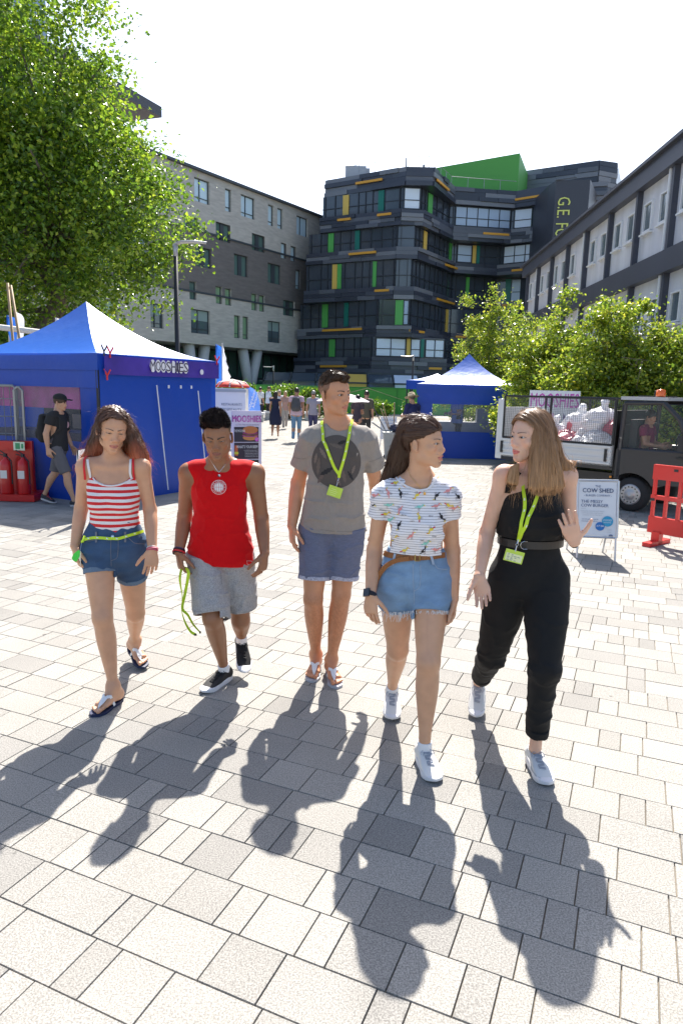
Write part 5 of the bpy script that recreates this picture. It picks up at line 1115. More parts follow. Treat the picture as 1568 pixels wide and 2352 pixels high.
# ---------------------------------------------------------------- 1
def person1():
    J=PJ(1); g=dict(FEM); g['s']=1.0; rt=E('person',(J['hc'][0],J['hc'][1],0),'young woman with orange tipped hair, red striped tank top, denim shorts and flip flops','person',"friends walking side by side")
    hb=head_basis(27,-13,-5); hs=.97; f=fwd(J); s1,s2=side_of(J)
    hands=dict(A=dict(d=(.14,-.12,-1),n=(-.9,-.5,0),t=(.4,-1,0),curl=(.45,.5,.6,.6),s=.93),B=dict(d=(-.06,-.16,-1),n=(.55,-1,.1),t=(-1,-.6,0),curl=(.25,.3,.35,.35),spread=.07,s=.95))
    skin=(.58,.315,.19)
    S,V,F=figure(J,g,hb,hands,dict(lid=.0022,mouth=.0035),feet='bare',hs=hs)
    C=head_paint(V,J['hd'],hb,hs,skin,(.030,.016,.012),(.45,.16,.13),thick=.0028,lid=.0022)
    Bb=bvh(V,F)
    T=Sh(); torso(T,J,g,ext=.06,prof=[(0,.152,.112),(.2,.150,.108),(.42,.132,.097),(.58,.132,.101),(.75,.146,.108),(.88,.134,.092),(1,.078,.062)])
    for sg in (-1,1): T.ell(lerp(J['nk'],J['hc'],.42)+s2*sg*.060+f*.068,(.062,.052,.062),k=.04)
    T.fold(.006,(6,6,12),3,lambda x,y,z:np.clip((1.12-z)*4,.15,1.2)); T.disp(.0014,(30,30,40),4)
    zt=P(*z1(600,960),3.62)[2]; T.plane(V3(J['hd'][0],J['nk'][1],zt),(0,0,1)); zb=P(*z1(600,1575),3.62)[2]; T.plane((0,0,zb-.01),(0,0,-1))
    T.ell(V3(J['nk'][0]+.008,J['nk'][1]-.12,zt+.012),(.100,.2,.048),op='s',k=.003)
    o,Bt,gt=garment('tank_top',T,.0042,stripes_mat('red_stripes',(.74,.72,.72),(.62,.018,.022),.0318,.50,warp=.012,off=.004),rt)
    redm=M('tank_trim',(.62,.02,.03),.7); wh=M('strap_cloth',(.76,.74,.74),.7)
    for sg,xs in ((0,(262,258,250,252)),(1,(828,822,818,815))):
        m=MB(); m2=MB(); q=[z1(xs[0],965),z1(xs[1],900),z1(xs[2],820),z1(xs[3],752)]; tb=Bt if False else Bb
        tp=surf(Bb,*q[-1],0)
        back=[tuple(tp[0]+V3(0,.035,.004)),tuple(tp[0]+V3(0,.08,-.03))] if tp else []
        strip(m,Bb,q,.011,off=.005,th=.002)
        if tp: strip(m,Bb,[tuple(tp[0])]+back,.011,off=.005,th=.002)
        dx=62 if sg==0 else -50
        strip(m2,Bb,[z1(xs[0]+dx+8,955),z1(xs[1]+dx*.9,890),z1(xs[2]+dx*.75,810),z1(xs[3]+dx*.6,745)],.012,off=.004)
        m.build('shoulder_strap',redm,o); m2.build('bra_strap',wh,rt)
    m=MB(); Q=[]
    for k in range(21):
        u=-1+k/10; x=J['nk'][0]+.008+.101*u; z=zt+.012-.048*sqrt(max(0,1-(u*1.01)**2)) if abs(u)<.97 else zt+.002; z=min(z,zt)-.004; h_=Bt.ray_cast(Vector((x,J['nk'][1]-.5,z)),Vector((0,1,0)))
        if h_[0] is not None: Q.append(np.array(h_[0])+V3(0,-.001,0))
    m.tube(Q,.0045,6); m.build('neck_trim',wh,o)
    # shorts
    dm=denimM('denim_dark',(.034,.075,.155),0); zs=P(*z1(600,1525),3.62)[2]
    oh,Bh,gh,_=shorts(J,g,dm,rt,'shorts',(.33,.40),loose=.009,hemw=.012,top=(0,3.7,zs-.020),folds=.002,seed=9,cr=.006,tw=.006)
    for q,te in (('A',.34),('B',.41)): cuffband(J,g,q,te,.03,M('denim_turnup',(.12,.175,.25),.85,speck=.12),oh,'cuff',.015,hgt=.026)
    m=MB()
    for p_ in ([z1(560,1620),z1(556,1760),z1(560,1960)],[z1(640,1620),z1(642,1760),z1(630,1870),z1(560,1900)]): strip(m,Bh,p_,.0022,off=.0022,th=.0008)
    for p_ in ([z1(250,1650),z1(300,1680),z1(385,1660)],[z1(760,1640),z1(820,1700),z1(945,1710)]): strip(m,Bh,p_,.0035,off=.0022,th=.0008)
    for x in (393,718): strip(m,Bh,[z1(x,1570),z1(x,1690)],.011,off=.004,th=.002)
    m.build('stitching',M('denim_stitch',(.16,.17,.20),.8),oh)
    m=MB(); q=surf(Bh,*z1(578,1622),.004); m.lathe(q[0],[(.0,.0),(.008,.0),(.008,.003),(0,.004)],12,Z=q[1]); m.build('button',chrome,oh)
    m=MB(); strip(m,Bh,[z1(930,1560),z1(840,1590),z1(740,1615),z1(640,1648),z1(520,1648),z1(380,1636),z1(260,1660),z1(232,1692)],.0155,off=.008); 
    qa=P(*z1(232,1690),3.62); ribbon(m,[qa,P(*z1(262,1610),3.66),P(*z1(285,1570),3.72)],.014,(0,-1,0)); ln=m.build('lanyard_belt',lime,rt); logos(ln,Bh,[z1(900,1570),z1(740,1615),z1(640,1648),z1(520,1648),z1(380,1636),z1(280,1656)],.0115)
    m=MB(); a=P(*z1(222,1700),3.60); b=P(*z1(205,1790),3.58); m.tube([a,b],.0018,5); m.tube([b,P(*z1(200,1900),3.57)],.0035,5); m.tube([P(*z1(212,1800),3.57),P(*z1(208,1960),3.57)],.003,5); m.build('keys',chrome,ln)
    m=MB(); pts=[P(*z1(x,y),3.56) for x,y in ((190,1775),(205,1800),(195,1860),(160,1915),(125,1900),(108,1870),(130,1820))]; m.extrude(pts,(0,.003,0)); m.build('key_tag',M('tag_green',(.02,.62,.05),.3,coat=.5),ln)
    bangle(rt,J,'B',[(-.004,.003,(.5,.05,.12)),(.006,.004,(.62,.10,.18)),(.016,.0022,(.62,.6,.6))],M('bracelet_beads',rough=.5,vcol=True),r=.027)
    m=MB(); wv=nrm(V3(-.06,-.16,-1)); 
    # hair
    W=lambda px,py,Y:P(px,py,Y)
    ms=[(W(233,972,3.78),W(214,1060,3.80),s2,[(0,.026,.040),(.5,.042,.050),(1,.050,.045)]),(W(291,962,3.76),W(319,1050,3.75),s2,[(0,.020,.035),(.5,.036,.048),(1,.050,.045)]),(W(262,990,3.80),W(262,1075,3.84),s2,[(0,.085,.05),(1,.10,.05)])]
    def ex(HS,w): HS.ell(w(-.079,.004,-.010),(.020,.026,.036),hb,op='s',k=.006); HS.ell(w(0,.11,-.055),(.060,.075,.105),hb,op='s',k=.01); HS.plane((0,0,P(262,1078,3.75)[2]),(0,0,-1),k=.02); HS.cap(w(0,.06,.135),w(0,-.02,.142),.004,op='s',k=.006)
    VH,FH,D,lo,h_=hairvol(J,hb,hs,ms,gx=.002,top=.007,back=.008,cut=(.078,.026,-9,-9),extra=ex,disp=.006)
    rg=np.random.default_rng(11); zo=P(262,1010,3.75)[2]
    def col(p):
        t=np.clip((zo-p[:,2]+.02*np.sin(p[:,0]*60))/.10,0,1)[:,None]; return np.array((.12,.058,.034))*(1-t)+np.array((.52,.135,.055))*t
    ro=VH[rg.integers(0,len(VH),9000)]; cen=J['hd']
    def flow(p,n): r_=(p-cen)*[1,1,0]; r_=r_/(np.linalg.norm(r_,axis=1)[:,None]+1e-6); wv=np.sin(p[:,2]*75+p[:,0]*25)[:,None]; q=inhead(p,cen,hb,hs); tp=(np.clip((q[:,2]-.03)/.05,0,1)*np.clip((q[:,1]+.02)/.05,0,1))[:,None]; return np.array([0,0,-1.])+r_*(.30+.35*wv)*(1-tp)+tp*(hb[0]*np.sign(q[:,:1]-.008)*1.6-hb[1]*.5)
    a=strands('hair',(D,lo,h_),.0034,ro,flow,rt,hairm,col,nst=12,step=.011,width=.0022,lift=.004,free=4,rg=rg,wob=.30,mask=(cen,hb,hs,(.050,.050,.066,-.14)))
    b=strands('hair',(D,lo,h_),.0034,ro[:900],flow,rt,hairm,col,nst=16,step=.011,width=.0007,lift=.016,free=9,rg=rg,wob=.7,mask=(cen,hb,hs,(.050,.050,.066,-.14)))
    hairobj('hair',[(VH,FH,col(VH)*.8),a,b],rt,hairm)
    for q in 'AB': flipflop(rt,J,q,M('sole_navy',(.012,.022,.07),.6),MATS.get('strap_white') or M('strap_white',(.74,.74,.74),.5),(1 if q=='B' else -1),Bb)
    add_eyes(rt,J['hd'],hb,hs,look=(.05,-.3)); body_obj(rt,V,F,C)
# ---------------------------------------------------------------- 2
def person2():
    J=PJ(2); g=dict(MEN); g['s']=.98; g['ua']=(.054,.050,.042); rt=E('person',(J['hc'][0],J['hc'][1],0),'young man with black hair, red sleeveless shirt and grey shorts, looking down','person',"friends walking side by side")
    hb=head_basis(3,-15,2); hs=.98; f=fwd(J); s1,s2=side_of(J)
    hands=dict(A=dict(d=(.15,-.15,-1),n=(-.9,-.55,0),t=(.5,-1,0),curl=(.5,.7,.85,.85),thumb=(.4,.5),s=1.02),B=dict(d=(-.12,-.15,-1),n=(.9,-.5,0),t=(-.45,-1,0),curl=(.45,.5,.55,.6),thumb=(.45,.45),s=1.02))
    skin=(.29,.135,.070)
    S,V,F=figure(J,g,hb,hands,dict(lid=.0018,nose=1.0,jaw=1.1,mouth=.000),hs=hs)
    C=head_paint(V,J['hd'],hb,hs,skin,(.010,.006,.005),(.24,.085,.07),thick=.0045,lid=.0018,browc=-1)
    q_=inhead(V,J['hd'],hb,hs); fd=((q_[:,2]>-.005)&(q_[:,2]<.07)&((np.abs(q_[:,0])>.05)&(q_[:,1]<.028-.9*np.clip(.038-q_[:,2],0,1))|(q_[:,1]<-.045))&(np.linalg.norm(q_,axis=1)<.14)&~((np.abs(q_[:,0])>.0765)&(q_[:,2]<.03))); C=C*(1-fd[:,None]*.7)
    Jv=dict(J); 
    for q in 'AB': Jv['sh'+q]=lerp(J['nk'],J['sh'+q],.84)+V3(0,0,.004)
    T,zh=tee(Jv,g,[(0,.200,.146),(.10,.192,.138),(.3,.172,.120),(.5,.156,.112),(.7,.164,.118),(.84,.158,.106),(.94,.120,.086),(1.0,.074,.066)],P(507,1303,3.82)[2],None,seed=21,shw=(.056,.057),neck=(.058,.070,.020),nz=.0,zc=(-.10,0,-1))
    vm=M('vest_red',(.56,.003,.006),.8,spec=.15,var=.05,vs=30,bump=.0006,bs=500,sheen=.1)
    o,Bt,gt=garment('vest_top',T,.0042,vm,rt)
    m=MB(); c0=z2(647,1058)
    V2,F2=disc2(36,1,.95); decal(m,Bt,V2,F2,c0,(17.2,0),(0,16.4),.003); V2,F2=disc2(30,.66,.61); decal(m,Bt,V2,F2,c0,(17.2,0),(0,16.4),.003)
    V2,F2=disc2(30,.56); decal(m,Bt,V2,F2,c0,(17.2,0),(0,16.4),.003)
    def arc(word,rr,a0,a1,hh,flip=1):
        for i,chx in enumerate(word):
            if chx==' ': continue
            a=lerp(a0,a1,i/(len(word)-1)); v,ff=text_mesh(chx); x,y=v[:,0],v[:,1]; x=x-x.mean(); w_=abs(a1-a0)/len(word)*rr*.8
            x=x/(x.max()-x.min()+1e-6)*w_; y=(y-.5)*hh*flip; r_=rr+y; th=a+x/rr*(1 if flip>0 else -1)
            decal(m,Bt,[(r2*sin(t2),-r2*cos(t2)) for r2,t2 in zip(r_,th)],ff,c0,(17.2,0),(0,16.4),.003)
    arc('SLAMDUNK',.81,-1.15,1.15,.22); arc('THE BEST ACTION TEAM',.80,pi+1.2,pi-1.2,.11,-1)
    for sg in(-1,1): V2,F2=blob2([(sg*.8+.08*(1 if k%2 else .42)*sin(k*pi/5),-.08*(1 if k%2 else .42)*cos(k*pi/5)) for k in range(10)]); decal(m,Bt,V2,F2,c0,(17.2,0),(0,16.4),.003)
    x0,y0=z2(995,1922); V2,F2=[(-6,-4),(6,-3.5),(5.5,4),(-4.5,4)],[(0,1,2,3)]; 
    for a,b in (((-6,-4),(6,-3.5)),((6,-3.5),(5.5,4)),((5.5,4),(-4.5,4)),((-4.5,4),(-6,-4))): strip(m,Bt,[(x0+a[0],y0+a[1]),(x0+b[0],y0+b[1])],.0012,off=.002,sub=2,th=.0005)
    m.build('chest_print',whiteprint,o)
    m=MB()
    for a in (-.28,0,.28): 
        pts=[(c0[0]+17.2*(a+ (a*1.1)*( (t-.5)**2*2-.25)*-2*.3),c0[1]+16.4*(-.52+1.04*t)) for t in (0,.25,.5,.75,1)]; strip(m,Bt,pts,.0016,off=.0038,sub=3,th=.0004)
    strip(m,Bt,[(c0[0]-9,c0[1]),(c0[0]+9,c0[1])],.0016,off=.0038,th=.0004); m.build('print_lines',vm,o)
    vs_=M('vest_seam',(.30,.002,.004),.9); seam(o,Bt,[z2(315,1910),z2(480,1950),z2(700,1985),z2(900,1985),z2(1045,1975)],vs_); seam(o,Bt,[z2(480,690),z2(500,760),z2(560,810),z2(640,835),z2(720,815),z2(790,750),z2(815,680)],vs_)
    # necklace
    m=MB(); Bb=bvh(V,F); pn=surf(Bt,*z2(650,905),.006)[0]
    for pts in ([(522,650),(545,720),(590,800),(625,860),(648,890)],[(792,645),(770,710),(720,790),(680,850),(652,890)]):
        Q=[]
        for x,y in pts:
            r1=surf(Bb,*z2(x,y),.004); r2=surf(Bt,*z2(x,y),.004); c_=[r for r in (r1,r2) if r is not None]; 
            if c_: Q.append(min(c_,key=lambda r:r[0][1])[0])
        m.tube(Q,.0014,5)
    nk=m.build('necklace',M('silver',(.7,.68,.65),.25,metal=1),rt)
    m=MB(); q,n=surf(Bt,*z2(650,925),.005); R_=nrm(np.cross((0,0,1),n)); U_=np.cross(n,R_); r=.0078
    for k in range(24):
        a,b=2*pi*k/24,2*pi*(k+1)/24; mid=(a+b)/2; m.add([q+n*.002,q+n*.002+(R_*cos(a)+U_*sin(a))*r,q+n*.002+(R_*cos(b)+U_*sin(b))*r],[(0,1,2)],c=(.7,.7,.7) if cos(mid)>0 else (.01,.01,.02))
    for sg,c_ in ((1,(.7,.7,.7)),(-1,(.01,.01,.02))):
        m.add([q+n*.003+U_*sg*r*.5+(R_*cos(k*pi/6)+U_*sin(k*pi/6))*r*.5 for k in range(12)],[tuple(range(12))],c=c_); m.add([q+n*.0036+U_*sg*r*.5+(R_*cos(k*pi/4)+U_*sin(k*pi/4))*r*.14 for k in range(8)],[tuple(range(8))],c=(.01,.01,.02) if sg>0 else (.7,.7,.7))
    m.build('pendant',M('enamel',rough=.25,vcol=True,coat=.5),nk)
    gm=M('shorts_marl',(.34,.335,.335),.9,speck=.30,sps=260,var=.08,vs=60,bump=.0007,bs=400)
    oh,Bh,gh,_=shorts(J,g,gm,rt,'shorts',(.93,.81),loose=.030,hemw=.047,top=(0,3.9,zh+.05),folds=.003,seed=31,tw=.004,cr=.010)
    sg_=M('shorts_seam',(.20,.20,.205),.9); seam(oh,Bh,[(507,1315),(508,1330),(509,1343)],sg_,w=.003); seam(oh,Bh,[(424,1398),(440,1403),(470,1406),(500,1405)],sg_); seam(oh,Bh,[(516,1406),(540,1408),(570,1405),(584,1399)],sg_)
    bk=M('shoe_black',(.012,.012,.013),.7,bump=.0006,bs=900,var=.1); wsole=M('sole_white',(.66,.66,.68),.5); bl=M('lace_black',(.015,.015,.016),.8)
    for q in 'AB': sock(rt,J,q,M('sock_white',(.72,.72,.74),.9),.035); shoe(rt,J,q,bk,wsole,bl,sw=.026)
    m=MB(); hA=J['wr'+'A']+nrm((.15,-.15,-1))*.085; Z6=lambda x,y,Y:P(143.55+x*.31127,1263.2+y*.31127,Y)
    ribbon(m,[hA+V3(.01,-.02,.0),Z6(868,200,3.74),Z6(872,260,3.74),Z6(885,340,3.75),Z6(880,440,3.76),Z6(905,530,3.76),Z6(945,600,3.76),Z6(985,625,3.76)],.016,(0,-1,0),twist=2.6)
    ribbon(m,[hA+V3(.03,-.02,0),Z6(930,170,3.75),Z6(905,320,3.77),Z6(885,430,3.77),Z6(925,480,3.76),Z6(965,550,3.75),Z6(1015,607,3.75)],.017,(0,-1,.1),twist=-1.6)
    ln=m.build('lanyard',lime,rt); tag(ln,'lime lanyard dangling loose from the right hand'); m=MB(); m.box(Z6(982,626,3.755),(.014,.006,.010)); m.box(Z6(1016,608,3.745),(.010,.006,.012)); m.build('lanyard_clip',M('black_plastic',(.015,.015,.015),.4),ln)
    bangle(rt,J,'A',[(-.004,.0035,(.012,.012,.014)),(.005,.0055,(.55,.02,.03)),(.016,.0035,(.02,.015,.015)),(.023,.0028,(.05,.03,.12))],M('bracelet_beads',rough=.5,vcol=True),r=.031)
    # spiky hair
    HS,w=scalp(J['hd'],hb,hs,gx=.001,top=.014,back=.004); HS.ell(w(0,.015,.104),(.046,.072,.034),hb,k=.03); HS.ell(w(-.022,.050,.106),(.036,.034,.028),hb,k=.02); HS.ell(w(-.040,.0,.100),(.030,.05,.024),hb,k=.02)
    HS._a(lambda x,y,z:_facecut(x,y,z,J['hd'],hb,hs,.070,.028,.008,.030),[-9]*3,[9]*3,'i',.016); HS.disp(.004,(60,60,60),8)
    VH,FH,D,lo,h_=HS.mesh(.0034,lo=J['hd']-.16,hi=J['hd']+.19,keep=True); rg=np.random.default_rng(5); hc=np.array((.010,.008,.009)); q=inhead(VH,J['hd'],hb,hs); top=VH[q[:,2]>.045]
    ro=top[rg.integers(0,len(top),5200)]
    st=strands('h',(D,lo,h_),.0034,ro,lambda p,n:n*.55+hb[2]*.75+hb[1]*.30-hb[0]*.45,rt,hairm,lambda V:np.tile(hc*1.6,(len(V),1)),nst=6,step=.0062,width=.0017,lift=.001,free=5,rg=rg,wob=.30)
    hairobj('hair',[(VH,FH,np.tile(hc,(len(VH),1))),st],rt,hairm)
    add_eyes(rt,J['hd'],hb,hs,look=(.05,-.4),iris=(.02,.01,.006)); body_obj(rt,V,F,C)
# ---------------------------------------------------------------- 4
def person4():
    J=PJ(4); g=dict(FEM); g['s']=1.04; rt=E('person',(J['hc'][0],J['hc'][1],0),'smiling young woman with long brown hair, printed striped tee and frayed light denim shorts','person',"friends walking side by side")
    hb=head_basis(60,3,0); hs=.94; f=fwd(J); s1,s2=side_of(J)
    hands=dict(A=dict(d=(.05,-.14,-1),n=(-.7,-1,0),t=(1,-.6,0),curl=(.2,.3,.35,.4),s=.96),B=dict(d=(-.10,-.12,-1),n=(.9,.2,0),t=(-.3,-1,0),curl=(.5,.6,.65,.6),s=.95))
    skin=(.57,.32,.195)
    S,V,F=figure(J,g,hb,hands,dict(lid=.0044,mouth=.0060,smile=2),hs=hs)
    C=head_paint(V,J['hd'],hb,hs,skin,(.030,.016,.010),(.50,.17,.14),thick=.0026,lid=.0036,blush=.4)
    Bb=bvh(V,F)
    T,zh=tee(J,g,[(0,.150,.112),(.18,.158,.118),(.36,.152,.112),(.52,.146,.112),(.72,.150,.112),(.86,.142,.096),(.95,.104,.074),(1.0,.070,.060)],P(*z4p(590,1497),3.18)[2],.40,seed=41,shw=(.058,.057),slw=(.053,.053,.059),inn=.045,neck=(.058,.072,.030),nz=.0,ext=.0)
    o,Bt,gt=garment('tee_shirt',T,.0040,stripes_mat('lined_white',(.76,.75,.78),(.035,.03,.07),.0122,.13,warp=.010),rt)
    m=MB(); pr=random.Random(8); YE,PK,BK,TQ,RD=(.72,.56,.06),(.72,.28,.27),(.02,.02,.025),(.25,.60,.52),(.55,.02,.04)
    def bird(x,y,a,kind,s=1.):
        x,y=z4p(x,y); ca,sa=cos(a),sin(a); s=s*1.0
        def sh(pts,c,o=.0025): decal(m,Bt,pts,[tuple(range(len(pts)))],(x,y),(s*ca,s*sa),(-s*sa,s*ca),o,c=c)
        body={'t':BK,'y':YE,'f':PK,'c':TQ}[kind]
        sh([(5*cos(k*pi/5),3.2*sin(k*pi/5)) for k in range(10)],body); sh([(3,-3),(6,-7),(8,-6.5),(6,-1)],body)
        sh([(7+2*cos(k*pi/4),-7+1.8*sin(k*pi/4)) for k in range(8)],body); sh([(8.5,-8),(13,-6.5),(12,-5),(8.5,-5.8)],YE if kind!='y' else (.6,.25,.05),.003)
        sh([(-4,1),(-10,3),(-9,5),(-3,3)],RD if kind=='y' else body,.003)
        for q in (-1,2): sh([(q,2.5),(q+.7,2.5),(q+.9,8.5),(q+.2,8.5)],(.12,.05,.06),.002)
    for b in [(400,780,.2,'y'),(330,885,-1.3,'f'),(455,890,-1.2,'t'),(620,900,2.9,'y'),(815,905,2.8,'t'),(925,860,0,'f'),(1030,920,1.2,'t'),(450,1045,2.6,'f'),(640,1020,.3,'c'),(805,1010,.2,'f'),(930,1000,.9,'y'),(640,1130,-1.2,'y'),(860,1120,1.5,'t'),(440,1200,2.5,'t'),(555,1310,-.2,'f'),(760,1245,2.9,'y'),(380,1330,.2,'y'),(345,1150,.2,'c'),(350,1400,-.5,'t'),(700,1385,.1,'c'),(490,1455,.1,'y'),(680,1460,-.3,'t'),(800,1445,.5,'f'),(330,1000,.5,'c'),(150,1005,.6,'t'),(300,1090,.3,'y'),(190,905,.5,'f'),(980,1030,.4,'f')]: bird(*b)
    for wd,x,y,a in [('RELAX',262,868,.2),('RELAX',510,890,-.15),('ACTIVE',880,800,0),('ACTIVE',985,872,-.3),('ACTIVE',485,1102,3.3),('RELAX',755,1110,0),('YEAH!',570,1162,3.1),('ACTIVE',600,1248,0),('RELAX',788,1312,.1),('YEAH!',668,1352,-.1),('WALKING',275,1048,.2)]:
        v,ff=text_mesh(wd); x,y=z4p(x,y); s_=3.1; v2=[(a_*s_*.8,-(b_-.5)*s_) for a_,b_ in v]; decal(m,Bt,[(p_*cos(a)-q_*sin(a),p_*sin(a)+q_*cos(a)) for p_,q_ in v2],ff,(x,y),(1,0),(0,1),.003,c=BK)
    m.build('bird_print',M('print_colours',rough=.8,vcol=True),o)
    m=MB(); nl=[(398,712),(440,765),(510,815),(590,848),(650,858),(720,845),(770,800),(800,745),(806,712)]; strip(m,Bt,[z4p(*p_) for p_ in nl],.009,off=.002,th=.0025); m.build('neckband',wh if 'wh' in globals() else M('strap_cloth',(.76,.74,.74),.7),o)
    m=MB()
    for pts in ([(530,640),(560,720),(610,780),(660,835),(690,868)],[(757,700),(745,770),(720,820),(697,860)]):
        Q=[]
        for x,y in pts:
            c_=[r for r in (surf(Bb,*z4p(x,y),.003),surf(Bt,*z4p(x,y),.004)) if r is not None]
            if c_: Q.append(min(c_,key=lambda r:r[0][1])[0])
        if len(Q)>1: m.tube(Q,.0011,4)
    m.box(surf(Bt,*z4p(692,885),.006)[0],(.010,.003,.013)); m.build('necklace',M('gold',(.6,.36,.10),.3,metal=1),rt)
    dm=denimM('denim_light',(.17,.28,.43),0); zs=zh+.012
    oh,Bh,gh,_=shorts(J,g,dm,rt,'shorts',(.31,.385),loose=.014,hemw=.018,top=(0,3.2,zs),folds=.002,seed=51,cr=.007,tw=.006)
    m=MB()
    for p_ in ([(578,1590),(580,1750),(590,1900),(592,2000)],[(650,1600),(655,1720),(645,1830),(590,1860)]): strip(m,Bh,[z4p(*q) for q in p_],.0022,off=.002,th=.0008)
    for p_ in ([(240,1560),(300,1630),(370,1590)],[(785,1590),(820,1640),(912,1645)],[(240,1590),(300,1645),(370,1610)]): strip(m,Bh,[z4p(*q) for q in p_],.0028,off=.002,th=.0008)
    for x,dx in ((408,-25),(745,28)): strip(m,Bh,[z4p(x,1485),z4p(x+dx,1600)],.012,off=.008,th=.002)
    m.build('stitching',M('denim_seam',(.33,.40,.50),.8),oh)
    m=MB(); rg=random.Random(4); wfr=M('fray_thread',(.70,.71,.73),.9)
    for i in range(120):
        x=rg.uniform(228,950); y=2062+rg.uniform(-5,8)+(15 if x<560 else 0)*sin((x-228)/330*pi); L_=rg.choice((10,14,20)) if x>600 else rg.choice((12,25,45,85)); q=surf(Bh,*z4p(x,y-18),.003)
        if q is None: continue
        e=q[0]-V3(0,0,.006); l=L_*.00048; m.tube([e,e+V3(rg.uniform(-.004,.004),-.003,-l*.5-.006),e+V3(rg.uniform(-.010,.010),-.002,-l-.008)],[.0015,.0012,.0006],4)
    m.build('fray',wfr,oh)
    bm=M('belt_braid',(.26,.10,.028),.6,bump=.003,bs=130,var=.2,vs=90); m=MB(); strip(m,Bh,[z4p(*q) for q in ((272,1470),(330,1500),(420,1520),(520,1532),(620,1532),(740,1522),(885,1500))],.026,off=.004,th=.005)
    q0=surf(Bh,*z4p(545,1540),.012)[0]; pts=[q0]+[ (surf(Bh,*z4p(*q),.013) or (P(*z4p(*q),3.12),))[0] for q in ((430,1555),(340,1600),(275,1675),(235,1760),(215,1850),(212,1925))]; ribbon(m,pts,.022,(0,-1,.1),th=.005)
    be=m.build('belt',bm,rt); m=MB(); q,n=surf(Bh,*z4p(620,1530),.014); R_=nrm(np.cross((0,0,1),n)); U_=np.cross(n,R_); m.tube([q+R_*a*.011+U_*b*.017 for a,b in ((-1,-1),(1,-1),(1,1),(-1,1),(-1,-1))],.0028,6); m.build('buckle',MATS['gold'],be)
    # watch
    bangle(rt,J,'A',[(.000,.0085,(.012,.012,.02)),(.008,.0085,(.012,.012,.02))],M('watch_band',rough=.5,vcol=True),name='watch',r=.020)
    m=MB(); w=J['wrA']; ax=nrm(J['elA']-w); n=nrm(V3(-.75,-1,0)-ax*ax.dot(V3(-.75,-1,0))); m.box(w+n*.030+ax*.004,(.033,.038,.010),X=np.cross(ax,n),Y=ax,Z=n); m.build('watch_case',M('watch_black',(.01,.01,.012),.15,coat=.6),rt)
    um=M('shoe_white',(.72,.70,.66),.55,bump=.0006,bs=300,var=.05); wsole=M('sole_white',(.66,.66,.68),.5); lw=M('lace_greyed_white',(.36,.37,.42),.8)  # white laces greyed to stand out, their shadow put into the colour
    for q in 'AB':
        sock(rt,J,q,M('sock_white',(.72,.72,.74),.9),.028); sh,B_,W=shoe(rt,J,q,um,wsole,lw,w=1.08,sw=.027); m=MB(); m.box(W(.02,0,.082),(.006,.026,.030),X=nrm(J['to'+q]-J['he'+q])); m.build('heel_tab',M('heel_green',(.03,.35,.16),.6),sh)
    # hair, half tied back
    W=P; ms=[(W(946,985,3.26),W(925,1040,3.30),s2,[(0,.060,.06),(1,.058,.055)]),(W(930,1035,3.30),W(893,1112,3.34),s2,[(0,.058,.055),(.6,.052,.05),(1,.042,.035)])]
    def ex(HS,w): HS.ell(w(-.079,-.004,-.010),(.022,.024,.036),hb,op='s',k=.006); HS.ell(w(-.05,.05,-.045),(.040,.055,.055),hb,op='s',k=.012); HS.plane((0,0,P(885,1126,3.34)[2]),(0,0,-1),k=.02); HS.cap(w(-.10,-.085,.055),w(.10,-.085,.055),.008,op='s',k=.02)
    VH,FH,D,lo,h_=hairvol(J,hb,hs,ms,gx=.006,top=.016,back=.016,cut=(.062,.034,-9,.006),extra=ex,disp=.004,rad=.26,dn=.30)
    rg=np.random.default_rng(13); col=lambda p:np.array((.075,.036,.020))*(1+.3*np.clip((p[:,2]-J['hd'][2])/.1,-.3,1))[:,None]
    tie=J['hd']+(hb[1]*-.105+hb[2]*.045)*hs; ends=P(886,1125,3.34)
    def flow(p,n):
        q=inhead(p,J['hd'],hb,hs); up=np.clip((q[:,2]+.02)/.04,0,1)[:,None]*(q[:,1]>-.08)[:,None]; a=tie-p; a/=np.linalg.norm(a,axis=1)[:,None]+1e-6; b=nrm(ends-tie)*np.ones_like(p); return a*up+b*(1-up)
    ro=VH[rg.integers(0,len(VH),9500)]
    a=strands('h',(D,lo,h_),.0034,ro,flow,rt,hairm,col,nst=12,step=.012,width=.0022,lift=.003,free=3,rg=rg,wob=.12); b=strands('h',(D,lo,h_),.0034,ro[:700],flow,rt,hairm,col,nst=14,step=.012,width=.0007,lift=.012,free=7,rg=rg,wob=.45)
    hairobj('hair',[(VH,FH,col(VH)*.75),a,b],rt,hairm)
    m=MB(); q=P(*z4p(485,262),3.27); m.lathe(q,[(.0,0),(.007,.0),(.007,.01),(0,.012)],8); m.build('hair_tie',M('tie_teal',(.05,.35,.42),.5),rt)
    m=MB(); 
    for k in range(7): a=(k-3)*.0058; m.box(J['hd']+(hb[0]*a+hb[1]*(.0905-abs(k-3)**2*.0007)+hb[2]*-.0680)*hs,(.0056,.003,.0078),X=hb[0],Y=hb[1],Z=hb[2])
    m.build('teeth',M('teeth',(.72,.69,.62),.3),rt)
    add_eyes(rt,J['hd'],hb,hs,look=(.25,.05)); body_obj(rt,V,F,C)
